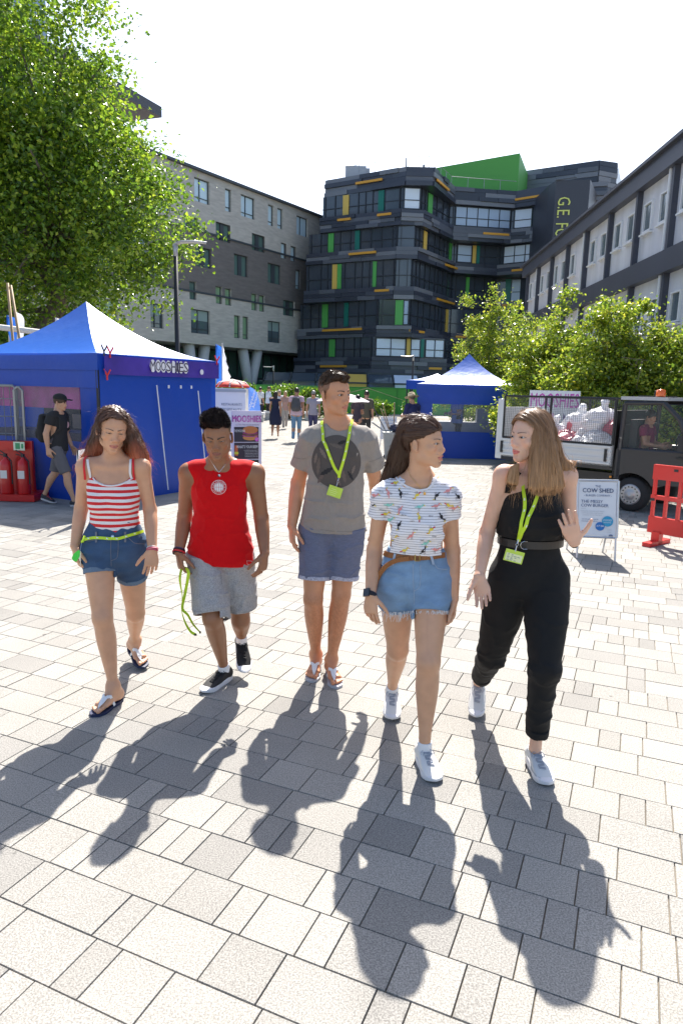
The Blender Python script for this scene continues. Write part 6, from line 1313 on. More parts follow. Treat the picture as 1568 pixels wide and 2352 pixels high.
# ---------------------------------------------------------------- 5
def person5():
    J=PJ(5); g=dict(FEM); g['s']=1.0; rt=E('person',(J['hc'][0],J['hc'][1],0),'young woman with straight light brown hair in black top and trousers, one hand raised','person',"friends walking side by side")
    hb=head_basis(-60,0,0); hs=.97; f=fwd(J); s1,s2=side_of(J)
    hands=dict(A=dict(d=(.24,-.18,-1),n=(.35,1,-.1),t=(-1,.2,0),curl=(.35,.35,.4,.4),thumb=(.5,.5),s=.98),B=dict(d=(-.42,-.2,1),n=(-.15,-1,-.1),t=(1,0,.3),curl=(.10,.08,.12,.2),spread=.10,thumb=(1.15,.05),s=1.0))
    skin=(.64,.39,.28)
    S,V,F=figure(J,g,hb,hands,dict(lid=.0044,mouth=.003),hs=hs)
    C=head_paint(V,J['hd'],hb,hs,skin,(.10,.05,.03),(.55,.13,.12),thick=.0028,lid=.0036,blush=.5)
    Bb=bvh(V,F); black=M('cloth_black',(.0045,.0045,.005),.85,sheen=.0,var=.15,vs=20,bump=.0006,bs=400)
    Jv=dict(J)
    for q in 'AB': Jv['sh'+q]=lerp(J['nk'],J['sh'+q],.62)+V3(0,0,-.002)
    T,zh=tee(Jv,g,[(0,.150,.115),(.2,.165,.125),(.30,.172,.130),(.42,.160,.122),(.6,.150,.116),(.75,.148,.112),(.88,.130,.094),(.96,.08,.068),(1.0,.060,.055)],P(*z5p(700,1345),3.18)[2],None,seed=61,shw=(.044,.030),neck=(.056,.080,.020),nz=.006,ext=.0,trap=0,amp=1.1)
    o,Bt,gt=garment('black_top',T,.0042,black,rt)
    m=MB(); m_=MB(); strip(m_,Bb,[z5p(468,880),z5p(482,800),z5p(520,720),z5p(575,670)],.034,off=.005,th=.002); m_.build('top_strap',black,o) if m_.V else 0; strip(m,Bb,[z5p(1000,900),z5p(985,820),z5p(940,740),z5p(900,690)],.034,off=.005,th=.002); m.build('top_strap',black,o) if m.V else 0
    # trousers
    S_=Sh(); torso(S_,J,g,prof=[(0,.170,.125),(.10,.176,.128),(.22,.162,.118),(.36,.140,.102),(.6,.12,.09),(1,.05,.05)]); gs=g['th']
    cuts=[]
    for q,te in (('A',.76),('B',.80)):
        a,k,n_=J['hip'+q],J['kn'+q],J['an'+q]; S_.bone(a,k,s1,[(0,.108,.112),(.3,.106,.108),(.7,.090,.090),(1,.068,.070)],k=.03); S_.ell(lerp(J['hc'],a,.75)-f*.05-V3(0,0,.02),(.088,.082,.098),k=.05)
        e=lerp(k,n_,te); ax=nrm(n_-k); S_.bone(k,e+ax*.02,s1,[(0,.067,.070),(.35,.062,.068,0,.010),(1,.048,.054)],k=.03,capf=.3); cuts.append((e,ax))
    S_.fold(.010,(7,6,9),71,lambda x,y,z:np.clip(1.3-z,.3,1)); S_.fold(.006,(8,8,20),73,lambda x,y,z:np.clip(1-np.abs(z-.40)*4.5,0,1)); S_.disp(.0015,(30,30,30),72)
    for e,ax in cuts: S_._a(lambda x,y,z,e=e,ax=ax:_slab(x,y,z,e,ax,.12),e-.25,e+.25,'s',.001); S_.cap(e-ax*.012,e+ax*.1,.043,op='s',k=.002)
    S_.plane((0,3.2,zh+.005),(0,0,1)); oh,Bh,gh=garment('trousers',S_,.0045,black,rt)
    for (e,ax),q in zip(cuts,'AB'):
        Q=Sh(); Q.bone(e-ax*.035,e,s1,[(0,.055,.061),(1,.056,.062)],k=.001,capf=.2); Q.plane(e+ax*.004,ax); Q.plane(e-ax*.034,-ax); Q.cap(e-ax*.02,e+ax*.1,.046,op='s',k=.002); Q.disp(.002,(40,40,60),3); v_,f_=Q.mesh(.004); mkobj('cuff',v_,f_,black,oh,smooth=True)
    # belt
    m=MB(); Jb=P(*z5p(690,1400),3.28); cn=V3(J['hc'][0],J['hc'][1],0); zb=P(*z5p(690,1398),3.17)[2]
    L_=MB(); ring=[]; 
    for k in range(41): a=2*pi*k/40; p_=Jb*0+V3(lerp(J['hc'],J['nk'],.18)[0]+.150*cos(a),lerp(J['hc'],J['nk'],.18)[1]+.116*sin(a),zb); ring.append(p_)
    V_=[];F_=[]
    for k,p_ in enumerate(ring):
        n=nrm((p_-V3(ring[0][0]-.150,ring[10][1]-.098,zb))*[1,1.6,0])
        for dz,dn in ((-.018,.006),(.018,.006),(.018,.010),(-.018,.010)): V_.append(p_+n*dn+V3(0,0,dz))
    F_=[(i*4+j,i*4+(j+1)%4,i*4+4+(j+1)%4,i*4+4+j) for i in range(40) for j in range(4)]; m.add(V_,F_); be=m.build('belt',M('belt_black',(.018,.017,.018),.4,coat=.2,bump=.0006,bs=200),rt)
    Bbelt=bvh(np.array(V_),F_); m=MB(); 
    def bp(x,y,o=.004):
        r=surf(Bbelt,*z5p(x,y),o); return r[0] if r else P(*z5p(x,y),3.16)
    c_=bp(640,1402); m.tube([c_+V3(.014,0,.019),c_+V3(-.004,-.003,.019),c_+V3(-.016,-.004,.012),c_+V3(-.020,-.004,0),c_+V3(-.016,-.004,-.012),c_+V3(-.004,-.003,-.019),c_+V3(.014,0,-.019)],.0022,6); m.build('buckle',chrome,be)
    # lanyard
    m=MB(); strip(m,Bt,[z5p(622,745),z5p(632,850),z5p(645,960),z5p(640,1060),z5p(618,1160),z5p(598,1270),z5p(580,1345)],.0155,off=.006); strip(m,Bt,[z5p(795,815),z5p(762,920),z5p(715,1050),z5p(660,1180),z5p(620,1270),z5p(582,1345)],.016,off=.009); ln=m.build('lanyard',lime,rt); logos(ln,Bt,[z5p(632,850),z5p(645,960),z5p(640,1060),z5p(618,1160)],.0095); logos(ln,Bt,[z5p(762,920),z5p(715,1050),z5p(660,1180),z5p(620,1270)],.0125)
    m=MB(); a=P(*z5p(580,1348),3.10); b=P(*z5p(548,1468),3.085); clip(m,a,b); m.build('clip',chrome,ln)
    q=P(*z5p(536,1515),3.085); n=nrm(V3(-.05,-1,.06)); r=rotv(nrm(np.cross((0,0,1),n)),n,radians(-13)); u=np.cross(n,r)
    m=MB(); m.box(q,(.088,.056,.002),X=r,Y=u,Z=n); bo=m.build('badge',MATS['badge_lime'] if 'badge_lime' in MATS else M('badge_lime',(.48,.66,.06),.3,coat=.4),rt)
    m=MB(); m.box(q+n*.0016-u*.006,(.076,.034,.0008),X=r,Y=u,Z=n,c=(.70,.74,.42)); rr=random.Random(3)
    for k in range(5):
        for j in range(rr.randint(2,4)): m.box(q+n*.0022+u*(.006-.0065*k)+r*(-.026+.016*j+rr.uniform(-.002,.002)),(rr.uniform(.006,.013),.0022,.0005),X=r,Y=u,Z=n,c=(.10,.13,.22))
    m.build('badge_writing',M('badge_ink',rough=.5,vcol=True),bo)
    bangle(rt,J,'B',[(-.002,.0022,(.02,.02,.02)),(.002,.0015,(.5,.35,.12))],M('bracelet_beads',rough=.5,vcol=True),r=.025)
    um=MATS.get('shoe_white') or M('shoe_white',(.70,.70,.70),.55); wsole=MATS.get('sole_white') or M('sole_white',(.66,.66,.68),.5); lw=MATS.get('lace_greyed_white') or M('lace_greyed_white',(.72,.72,.74),.8)
    for q in 'AB':
        sh,B_,W=shoe(rt,J,q,M('shoe_offwhite',(.62,.62,.60),.6,bump=.0006,bs=300),wsole,lw,sw=.028); m=MB()
        for sg in(-1,1):
            pts=[near(B_,W(x,sg*y,z),.0015)[0] for x,y,z in ((.25,.035,.05),(.45,.04,.045),(.62,.045,.03),(.80,.045,.03),(.95,.02,.03))]; m.tube(pts,.004,5)
        m.build('side_panel',M('shoe_grey_panel',(.40,.40,.41),.6),sh)
    # long straight hair
    W=P; ms=[(W(1242,985,3.19),W(1254,1116,3.12),s2,[(0,.050,.040),(.4,.068,.040),(1,.084,.016)]),(W(1190,1020,3.17),W(1175,1108,3.13),s2,[(0,.008,.012),(.5,.020,.014),(1,.024,.008)]),(W(1252,1000,3.28),W(1274,1092,3.30),s2,[(0,.05,.06),(1,.062,.05)]),(W(1290,1070,3.26),W(1322,1092,3.26),s2,[(0,.03,.03),(1,.016,.02)])]
    def ex(HS,w): HS.ell(w(0,.118,-.03),(.060,.085,.108),hb,op='s',k=.008); HS.plane(P(1220,1128,3.15),(-.05,-.1,-1),k=.01); HS.cap(w(0,.06,.145),w(0,-.06,.150),.004,op='s',k=.006)
    VH,FH,D,lo,h_=hairvol(J,hb,hs,ms,gx=.008,top=.014,back=.014,cut=(.078,.040,-9,-9),extra=ex,disp=.0025,dn=.34)
    rg=np.random.default_rng(17); zt=J['hd'][2]
    def col(p): t=np.clip((zt+.06-p[:,2])/.3,0,1)[:,None]; return np.array((.24,.13,.062))*(1-t)+np.array((.50,.28,.13))*t
    ro=VH[rg.integers(0,len(VH),11000)]; cen=J['hd']
    def flow(p,n): r_=(p-cen)*[1,1,0]; r_=r_/(np.linalg.norm(r_,axis=1)[:,None]+1e-6); q=inhead(p,cen,hb,hs); tp=(np.clip((q[:,2]-.03)/.05,0,1)*np.clip((q[:,1]+.02)/.05,0,1))[:,None]; up=np.clip((p[:,2]-zt-.02)/.08,0,1)[:,None]*(1-tp); return np.array([0,0,-1.])+r_*(.08+.9*up)+tp*(hb[0]*np.sign(q[:,:1]+.004)*1.8-hb[1]*.5)
    a=strands('h',(D,lo,h_),.0034,ro,flow,rt,hairm,col,nst=14,step=.014,width=.0024,lift=.003,free=2,rg=rg,wob=.07,mask=(cen,hb,hs,(.058,.045,.070,-.14))); b=strands('h',(D,lo,h_),.0034,ro[:500],flow,rt,hairm,col,nst=16,step=.013,width=.0007,lift=.012,free=8,rg=rg,wob=.4,mask=(cen,hb,hs,(.050,.050,.066,-.14)))
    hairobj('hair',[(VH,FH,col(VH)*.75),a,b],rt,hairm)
    add_eyes(rt,J['hd'],hb,hs,look=(-.2,0),iris=(.10,.12,.12)); body_obj(rt,V,F,C)
person1(); person2(); person3(); person4(); person5()
# ================================================================ EVERYTHING AROUND THE WALKERS
zA=lambda x,y:(x*.32958,660.3+y*.32958)
zB=lambda x,y:(470.8+x*.32226,775.2+y*.32226)
zC=lambda x,y:(890+x*.43248,775.2+y*.43248)
def cloth(m,p00,p10,p11,p01,nx=14,ny=10,amp=.02,seed=0,out=None,fr=3.,c=None,fn=None):
    """a hanging cloth panel with soft folds"""
    p00,p10,p11,p01=[np.asarray(p,float) for p in (p00,p10,p11,p01)]; n=nrm(np.cross(p10-p00,p01-p00)); V=[]
    for j in range(ny+1):
        for i in range(nx+1):
            u,v=i/nx,j/ny; p=lerp(lerp(p00,p10,u),lerp(p01,p11,u),v); L=np.linalg.norm(p10-p00)
            d=float(vnoise(np.float32(u*fr*L),np.float32(v*1.1),np.float32(seed*1.7),seed%5))*amp*(1-.6*v); 
            if fn: d+=fn(u,v)
            V.append(p+n*d)
    F=[(j*(nx+1)+i,j*(nx+1)+i+1,(j+1)*(nx+1)+i+1,(j+1)*(nx+1)+i) for j in range(ny) for i in range(nx)]
    return m.add(V,F,c=c)
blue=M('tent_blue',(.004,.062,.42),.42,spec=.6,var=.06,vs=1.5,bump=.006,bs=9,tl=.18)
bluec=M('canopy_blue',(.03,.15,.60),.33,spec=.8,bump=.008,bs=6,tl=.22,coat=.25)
blackp=M('pole_black',(.02,.02,.022),.45); plast=M('clear_plastic',(.75,.78,.82),.12,spec=.8,alpha=.13)
def gazebo(name,label,C0,U,Wd,ze,zp,val=.24,group='blue market stalls'):
    """C0 near corner, U and Wd the two sides (plan vectors)"""
    rt=E(name,(C0[0],C0[1],0),label,'stall',group); C0=np.array([C0[0],C0[1],0.]); U=np.array([U[0],U[1],0.]); Wd=np.array([Wd[0],Wd[1],0.])
    cen=C0+U/2+Wd/2; m=MB(); n=16; cs=[C0,C0+U,C0+U+Wd,C0+Wd]; o=lambda p:p+(p-cen)*.02
    for k in range(4):
        a,b=o(cs[k]),o(cs[(k+1)%4]); V=[]
        for j in range(n+1):
            s=1-j/n
            for i in range(n+1): e=lerp(a,b,i/n); sag=.05*sin(pi*i/n)*s; q=cen+(e-cen)*s; V.append(V3(q[0],q[1],ze+(zp-ze)*(.25*(1-s)+.75*(1-s)**2.0)-sag*(1 if s<1 else .6)))
        m.add(V,[(j*(n+1)+i,j*(n+1)+i+1,(j+1)*(n+1)+i+1,(j+1)*(n+1)+i) for j in range(n) for i in range(n)])
    m.build('canopy',bluec,rt,smooth=True)
    m=MB()
    for k in range(4):
        a,b=o(cs[k]),o(cs[(k+1)%4]); cloth(m,a+V3(0,0,ze-val),b+V3(0,0,ze-val),b+V3(0,0,ze-.0),a+V3(0,0,ze-.0),amp=.015,seed=k+3,fn=lambda u,v:0)
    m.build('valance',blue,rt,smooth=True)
    for k in range(4): m=MB(); q=cs[k]+(cen-cs[k])*.015; m.box(q+V3(0,0,ze/2),(.045,.045,ze)); m.box(q+V3(0,0,.01),(.12,.12,.02)); m.build('pole',blackp,rt)
    return rt,cs,cen
# ---------------------------------------------------------------- left stall
C0=np.array([-3.56,10.04]); U=np.array([1.23,2.31]); Wd=np.array([-2.9,1.545])
ze=P(244,811,10.0)[2]; zp=P(229,693,11.95)[2]
tl_,cs,cen=gazebo('market_stall','large blue market stall with a purple lettered banner, under the plane tree',C0,U,Wd,ze,zp)
D_=nrm(np.array([*U,0])); N_=np.array([D_[1],-D_[0],0]); o3=V3(*C0,0); L_=np.linalg.norm(U); L2=np.linalg.norm(Wd); D2=nrm(np.array([*Wd,0])); N2=np.array([-D2[1],D2[0],0])
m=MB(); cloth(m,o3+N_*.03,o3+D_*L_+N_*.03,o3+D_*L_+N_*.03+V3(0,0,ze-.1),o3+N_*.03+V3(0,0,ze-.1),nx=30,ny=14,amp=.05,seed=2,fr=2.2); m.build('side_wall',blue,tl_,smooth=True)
m=MB(); zc=M('zip_white',(.70,.72,.76),.6)
for u,zt in ((.42,1.78),(.80,1.70)): m.tube([o3+D_*L_*(u+.02*k)+N_*(.09)+V3(0,0,zt-k*zt/4.2) for k in range(5)],.010,5)
for u in (.52,.63,.73): m.box(o3+D_*L_*u+N_*.10+V3(0,0,1.76),(.03,.012,.05),X=D_)
m.build('zip',zc,tl_)
m=MB(); zb_=.0
for (a,b,c,d) in ((0,1,0,.92),(0,1,1.72,ze-.1),(0,.12,.92,1.72),(.93,1,.92,1.72)): cloth(m,o3+D2*L2*b+V3(0,0,c),o3+D2*L2*a+V3(0,0,c),o3+D2*L2*a+V3(0,0,d),o3+D2*L2*b+V3(0,0,d),nx=24,ny=8,amp=.03,seed=4)
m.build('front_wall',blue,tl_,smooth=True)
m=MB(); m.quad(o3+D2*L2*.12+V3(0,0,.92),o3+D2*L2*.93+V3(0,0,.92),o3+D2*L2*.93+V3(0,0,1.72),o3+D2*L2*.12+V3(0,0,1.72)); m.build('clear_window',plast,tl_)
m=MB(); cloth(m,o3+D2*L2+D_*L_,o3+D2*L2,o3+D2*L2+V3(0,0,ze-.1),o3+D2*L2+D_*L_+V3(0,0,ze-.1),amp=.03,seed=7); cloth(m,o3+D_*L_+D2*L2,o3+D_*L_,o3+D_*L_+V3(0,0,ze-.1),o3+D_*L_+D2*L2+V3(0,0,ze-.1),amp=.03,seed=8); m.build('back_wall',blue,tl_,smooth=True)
# banner with bubble lettering
bo=o3+N_*.085+V3(0,0,0); m=MB(); zt_,zb_=ze-.03,ze-.30
cloth(m,bo+D_*(.05)+V3(0,0,zb_),bo+D_*(L_+.06)+V3(0,0,zb_),bo+D_*(L_+.06)+V3(0,0,zt_),bo+D_*(.05)+V3(0,0,zt_),amp=.012,seed=5,nx=20)
bn=m.build('banner',M('banner_purple',(.055,.03,.30),.4,spec=.6,var=.35,vs=2.2),tl_,smooth=True); tag(bn,'purple banner with white bubble lettering')
m=MB(); xs=.95
for k,ch_ in enumerate('MOOSHIES'):
    w_=.105 if ch_!='I' else .05; V,F=text_mesh(ch_); x,y=V[:,0],V[:,1]; x=(x-x.min())/(x.max()-x.min()+1e-6)*w_; y=(y-y.min())/(y.max()-y.min()); q=bo+D_*xs+V3(0,0,zb_+.085)+N_*.03
    for dx,dz,g_ in ((0,0,0),):
        m.add([q+D_*a+V3(0,0,b*.15) for a,b in zip(x,y)],F,c=(.07,.06,.10))
    # rounded white body behind each letter
    for t_ in range(0,10): a=2*pi*t_/10; m.add([q-N_*.004+D_*(w_/2+(w_*.62)*cos(a+da)*r_)+V3(0,0,.075+.10*sin(a+da)*r_) for da,r_ in ((0,1),(.63,1),(0,0))],[(0,1,2)],c=(.74,.74,.80))
    xs+=w_+.012
m.lathe(bo+D_*(L_-.45)+V3(0,0,zb_+.10)+N_*.028,[(.045,0),(.045,.004)],14,Z=N_,c=(.7,.7,.8)); m.build('banner_lettering',M('banner_print',rough=.5,vcol=True),bn)
for q,cc in ((o3+N_*.1+V3(.03,0,ze+.02),(.03,.03,.03)),(o3+D_*.15+N_*.1+V3(0,0,ze),(.6,.03,.03)),(o3+D_*.08+N_*.1+V3(0,0,zb_-.02),(.6,.03,.03)),(o3+D_*(L_-.02)+N_*.1+V3(0,0,ze),(.6,.03,.03))):
    m=MB(); m.tube([q,q+V3(.05,0,.09)],.012,5); m.tube([q,q+V3(-.04,0,.10)],.012,5); m.tube([q,q+V3(.0,0,-.06)],.014,5); m.build('clamp',M('clamp_red' if cc[0]>.1 else 'clamp_black',cc,.5),tl_)
# inside the left stall: counter with a purple banner and stock
m=MB(); q=o3+D2*L2*.5+D_*.7; m.box(q+V3(0,0,.5),(L2*.8,.5,1.0),X=D2); ct=m.build('serving_counter',M('counter_dark',(.03,.02,.05),.6),None,origin=q); tag(ct,'dark serving counter inside the blue stall behind the clear window','counter')
m=MB(); q2=o3+D2*L2*.52+D_*.35; cloth(m,q2+D2*L2*.42+V3(0,0,1.38),q2-D2*L2*.42+V3(0,0,1.38),q2-D2*L2*.42+V3(0,0,1.74),q2+D2*L2*.42+V3(0,0,1.74),amp=.03,seed=1); bb=m.build('inner_banner',M('banner_magenta',(.34,.03,.22),.5,var=.5,vs=3),None,smooth=True,origin=q2); tag(bb,'magenta banner hanging inside the blue stall above the counter','banner')
m=MB(); 
for k in range(4): m.lathe(o3+D2*(.95+.22*k)+D_*.6+V3(0,0,1.0),[(.03,0),(.035,.02),(.035,.13),(.012,.17),(.012,.2)],10) if k==2 else None
m.build('sauce_bottle',M('sauce_orange',(.55,.20,.04),.4),None,origin=o3+D2*1.39+D_*.6+V3(0,0,1.0)); tag(bpy.data.objects['sauce_bottle'],'orange squeeze bottle on the counter behind the clear stall window','bottle')
# ---------------------------------------------------------------- right stall and the small one behind
a2=np.array([1.96,18.6]); b2=np.array([4.68,18.5]); u=b2-a2; wv=np.array([.38,2.6])
ze2=P(1000,882,18.6)[2]; zp2=P(1061,812,19.8)[2]
tr_,cs2,_=gazebo('market_stall','small blue stall with a clear plastic window, left of the caged truck',a2,u,wv,ze2,zp2,val=.26)
Du=nrm(np.array([*u,0])); Lu=np.linalg.norm(u); n_=np.array([Du[1],-Du[0],0]); o3b=V3(*a2,0)
m=MB()
for (x0,x1,z0,z1) in ((0,1,0,.72),(0,1,1.45,ze2-.1),(0,.15,.72,1.45),(.82,1,.72,1.45)): cloth(m,o3b+Du*Lu*x0+n_*.03+V3(0,0,z0),o3b+Du*Lu*x1+n_*.03+V3(0,0,z0),o3b+Du*Lu*x1+n_*.03+V3(0,0,z1),o3b+Du*Lu*x0+n_*.03+V3(0,0,z1),amp=.03,seed=6,nx=18)
wv3=np.array([*wv,0])
cloth(m,o3b+wv3,o3b,o3b+V3(0,0,ze2-.1),o3b+wv3+V3(0,0,ze2-.1),amp=.03,seed=2); cloth(m,o3b+Du*Lu,o3b+Du*Lu+wv3,o3b+Du*Lu+wv3+V3(0,0,ze2-.1),o3b+Du*Lu+V3(0,0,ze2-.1),amp=.03,seed=3)
m.build('wall',blue,tr_,smooth=True); m=MB(); m.quad(o3b+Du*Lu*.15+n_*.02+V3(0,0,.72),o3b+Du*Lu*.82+n_*.02+V3(0,0,.72),o3b+Du*Lu*.82+n_*.02+V3(0,0,1.45),o3b+Du*Lu*.15+n_*.02+V3(0,0,1.45)); m.build('clear_window',plast,tr_)
q=o3b+Du*Lu*.5+wv3*.75; m=MB(); m.box(q+V3(0,0,.45),(1.6,.5,.9),X=Du); m.box(q+V3(.5,0,1.1),(.35,.3,.4),X=Du); tag(m.build('prep_table',M('steel_grey',(.32,.33,.35),.35,metal=.6),None,origin=q),'grey preparation table inside the small blue stall','table')
q=P(946,985,24); rs,_,_=gazebo('market_stall','tiny far stall canopy peeking out left of the small blue stall',(q[0]-.25,24),(2.0,0),(.3,2.0),P(940,873,24)[2],P(975,858,25)[2],val=.3)
# ---------------------------------------------------------------- people in the background
def walker(name_lbl,px,py,Yf,H,yaw,hair,skin,top,bot,kind='trousers',st=.16,sleeve=.5,fem=False,longhair=0,arm=(0,0),sit=False,lean=0,shoes=(.03,.03,.03),h=.013,wh=None,hy=None,z0=0,swing=.12):
    g=dict(FEM if fem else MEN); k=H/1.75; g['s']=k*1.0; y=radians(yaw); f=np.array([sin(y),-cos(y),0]); s=np.cross((0,0,1.),f); b=P(px,py,Yf) if Yf else G(px,py); b=V3(b[0],b[1],z0)
    w=lambda a,c,z:b+(s*a+f*c)*k+V3(0,0,z*k); J={}
    ln=lean
    J['hc']=w(0,0,.93); J['nk']=w(0,.02+ln*.5,1.47); J['hd']=w(0,.045+ln*.6,1.625)
    shw_=.155 if fem else .180
    for q,sg in (('A',-1),('B',1)):
        stp=st*(1 if q=='A' else -1)
        J['sh'+q]=w(sg*shw_,.0+ln*.45,1.425); J['hip'+q]=w(sg*.088,0,.93); ar=arm[0 if q=='A' else 1]
        if ar: J['el'+q]=w(sg*(shw_+.02),.06+ln*.4,1.16); J['wr'+q]=w(sg*(shw_-.03),.28+ln*.4,1.12+ar*.1)
        else: J['el'+q]=w(sg*(shw_+.045),-.02-stp*swing*3,1.15); J['wr'+q]=w(sg*(shw_+.05),.04-stp*swing*7,.92)
        if sit: J['kn'+q]=w(sg*.10,.42,.92); J['an'+q]=w(sg*.10,.46,.52); J['he'+q]=w(sg*.10,.42,.44); J['to'+q]=w(sg*.10,.66,.44)
        else:
            J['kn'+q]=w(sg*.085,stp*.75+.03,.50); J['an'+q]=w(sg*.085,stp*1.5-.02,.09 if stp>=0 else .12+abs(stp)*.15); J['he'+q]=J['an'+q]-f*.06*k-V3(0,0,.085*k); J['to'+q]=J['he'+q]+f*.25*k; J['to'+q][2]=max(z0+.0,J['he'+q][2]-(.10 if stp<0 else 0)*k) if stp<0 else z0+.002
            J['he'+q][2]=max(J['he'+q][2],z0+.002)
    hb=head_basis(yaw if hy is None else hy,-6); rt=E('person',b,name_lbl,'person',None)
    hands={q:dict(d=nrm(J['wr'+q]-J['el'+q])+f*.1,n=s*(-1 if q=='A' else 1),t=f,curl=(.4,.45,.5,.5)) for q in 'AB'}
    S,V,F=figure(J,g,hb,hands,dict(),hs=k*.98,h=h,hf=.007,hh=.0055)
    C=head_paint(V,J['hd'],hb,k*.98,skin,np.array(hair)*.8,np.array(skin)*[1,.5,.45],thick=.004)
    feetz=V[:,2]<z0+.085*k
    C[feetz]=shoes
    body_obj(rt,V,F,C)
    cm=lambda n,c:M('cloth_'+n,c,.85,var=.06,vs=20)
    tn='%.2f_%.2f_%.2f'%tuple(top); bn_='%.2f_%.2f_%.2f'%tuple(bot); tm_=cm(tn,top); bm_=cm(bn_,bot)
    fs=1 if not fem else .92
    hem=J['hc'][2]-(.06 if kind!='dress' else .42)*k
    prof=[(0,.192*fs*k,.135*k),(.15,.182*fs*k,.132*k),(.45,.158*fs*k,.116*k),(.7,.166*fs*k,.120*k),(.85,.160*fs*k,.110*k),(.95,.115*k,.085*k),(1,.07*k,.062*k)]
    if kind=='dress': prof=[(0,.215*k,.17*k),(.25,.18*k,.14*k),(.55,.128*k,.10*k),(.75,.14*k,.11*k),(.88,.13*k,.09*k),(1,.06*k,.055*k)]
    prof=[(a_,b_*1.05,c_*1.14) for a_,b_,c_ in prof]
    T,_=tee(J,g,prof,hem,sleeve,seed=int(abs(px))%7,shw=(.064*k,.064*k*fs),neck=(.055*k,.07*k,.02),ext=(.14 if kind!='dress' else .46)*k,slw=(.064*fs,.066*fs,.070*fs),inn=.055*fs,amp=.5)
    v,f_=T.mesh(h*.9); mkobj('dress' if kind=='dress' else 'shirt',v,f_,tm_,rt,smooth=True)
    if kind!='dress':
        Q=Sh(); s1,s2=side_of(J); torso(Q,J,g,prof=[(0,.176*k*fs,.134*k),(.2,.176*k*fs,.132*k),(.32,.165*k*fs,.122*k),(.5,.10*k,.08*k),(1,.03,.03)])
        for q in 'AB':
            if kind=='shorts': e=lerp(J['hip'+q],J['kn'+q],.92); ax=nrm(J['kn'+q]-J['hip'+q]); Q.bone(J['hip'+q],e,s1,[(0,.10*k,.108*k),(1,.086*k,.09*k)],k=.03,capf=.1); Q._a(lambda x,y_,z,e=e,ax=ax:_slab(x,y_,z,e,ax,.11),e-.25,e+.25,'s',.001)
            else: Q.bone(J['hip'+q],J['kn'+q],s1,[(0,.098*k,.106*k),(1,.066*k,.07*k)],k=.03); Q.bone(J['kn'+q],J['an'+q],s1,[(0,.066*k,.07*k),(1,.052*k,.058*k)],k=.02,capf=.5)
        Q.fold(.006,(7,6,9),3); v,f_=Q.mesh(h*.9); mkobj('shorts' if kind=='shorts' else 'trousers',v,f_,bm_,rt,smooth=True)
    if hair is not None:
        HS,w2=scalp(J['hd'],hb,k*.98,gx=.006,top=.014,back=.010); HS._a(lambda x,y_,z:_facecut(x,y_,z,J['hd'],hb,k*.98,.066,.028,(-9 if longhair else -.03),(-9 if longhair else .02)),[-9]*3,[9]*3,'i',.01)
        if longhair: HS.bone(J['hd']-f*.05,J['hd']-f*.07-V3(0,0,longhair),s,[(0,.075*k,.06*k),(1,.08*k,.035*k)],k=.03); HS.ell(w2(0,.12,-.03),(.065,.08,.11),hb,op='s',k=.01)
        HS.disp(.004,(60,60,20),4); v,f_=HS.mesh(.006); mkobj('hair',v,f_,hairm,rt,cols=np.tile(hair,(len(v),1)),smooth=True)
    return rt,J,w,f,s,hb,k
def backpack(J,w,f,s,k,col,lbl,strapc=(.02,.02,.02)):
    S=Sh(); c=w(0,-.20,1.22); S.bone(w(0,-.20,1.03),w(0,-.19,1.42),s,[(0,.13*k,.09*k),(.4,.155*k,.11*k),(1,.11*k,.07*k)],k=.02,capf=.4); S.ell(w(0,-.285,1.13),(.11*k,.05*k,.10*k),np.array([s,f,(0,0,1)]),k=.02); S.fold(.008,(8,8,8),2)
    v,f_=S.mesh(.011); o=mkobj('backpack',v,f_,M('backpack_%.2f'%col[0],col,.8,var=.1),None,smooth=True,origin=c); tag(o,lbl,'backpack')
    rt=o
    m=MB()
    for sg in(-1,1): m.tube([w(sg*.10,-.12,1.42),w(sg*.11,.0,1.485),w(sg*.12,.125,1.38),w(sg*.135,.13,1.22),w(sg*.15,-.02,1.08),w(sg*.12,-.14,1.05)],.016,6)
    m.build('strap',M('strap_dark',strapc,.8),o)
SK1=(.48,.27,.17); SK2=(.42,.22,.13)
r_=walker('young man in black cap, black tee and grey shorts walking past the blue stall',140,1160,None,1.62,82,(.05,.025,.015),SK1,(.018,.018,.020),(.105,.10,.11),kind='shorts',st=.20,shoes=(.05,.04,.04),h=.009,swing=.05,arm=(.0,.0),lean=.06)
rt,J,w,f,s,hb,k=r_
backpack(J,w,f,s,k,(.012,.012,.013),'black backpack on the back of the man in the cap')
S=Sh(); W2=lambda x,y,z:J['hd']+(hb[0]*x+hb[1]*y+hb[2]*z)*.98; S.ell(W2(0,-.010,.060),(.083,.100,.070),hb); S.ell(W2(0,.125,.055),(.070,.060,.010),hb,k=.01); S.plane(W2(0,0,.045),-hb[2]); v,f_=S.mesh(.006); mkobj('cap',v,f_,M('cap_black',(.012,.012,.012),.8),rt,smooth=True)
m=MB(); q=w(.10,.135,1.30); m.lathe(w(.05,.150,1.28),[(.045,0),(.045,.004)],12,Z=f); m.build('shirt_badge',M('badge_white_red',(.6,.35,.35),.6),rt)
for q in 'AB':
    sh,B_,W=shoe(rt,J,q,M('trainer_dark',(.03,.03,.035),.7),M('trainer_sole',(.45,.42,.42),.6),M('trainer_lace',(.5,.12,.12),.7))
r_=walker('woman with dark hair in a sleeveless navy dress walking away',632,1007,None,1.64,175,(.02,.012,.01),SK2,(.012,.016,.045),(.0,.0,.0),kind='dress',st=.10,sleeve=None,fem=True,longhair=.13,shoes=(.25,.18,.12))
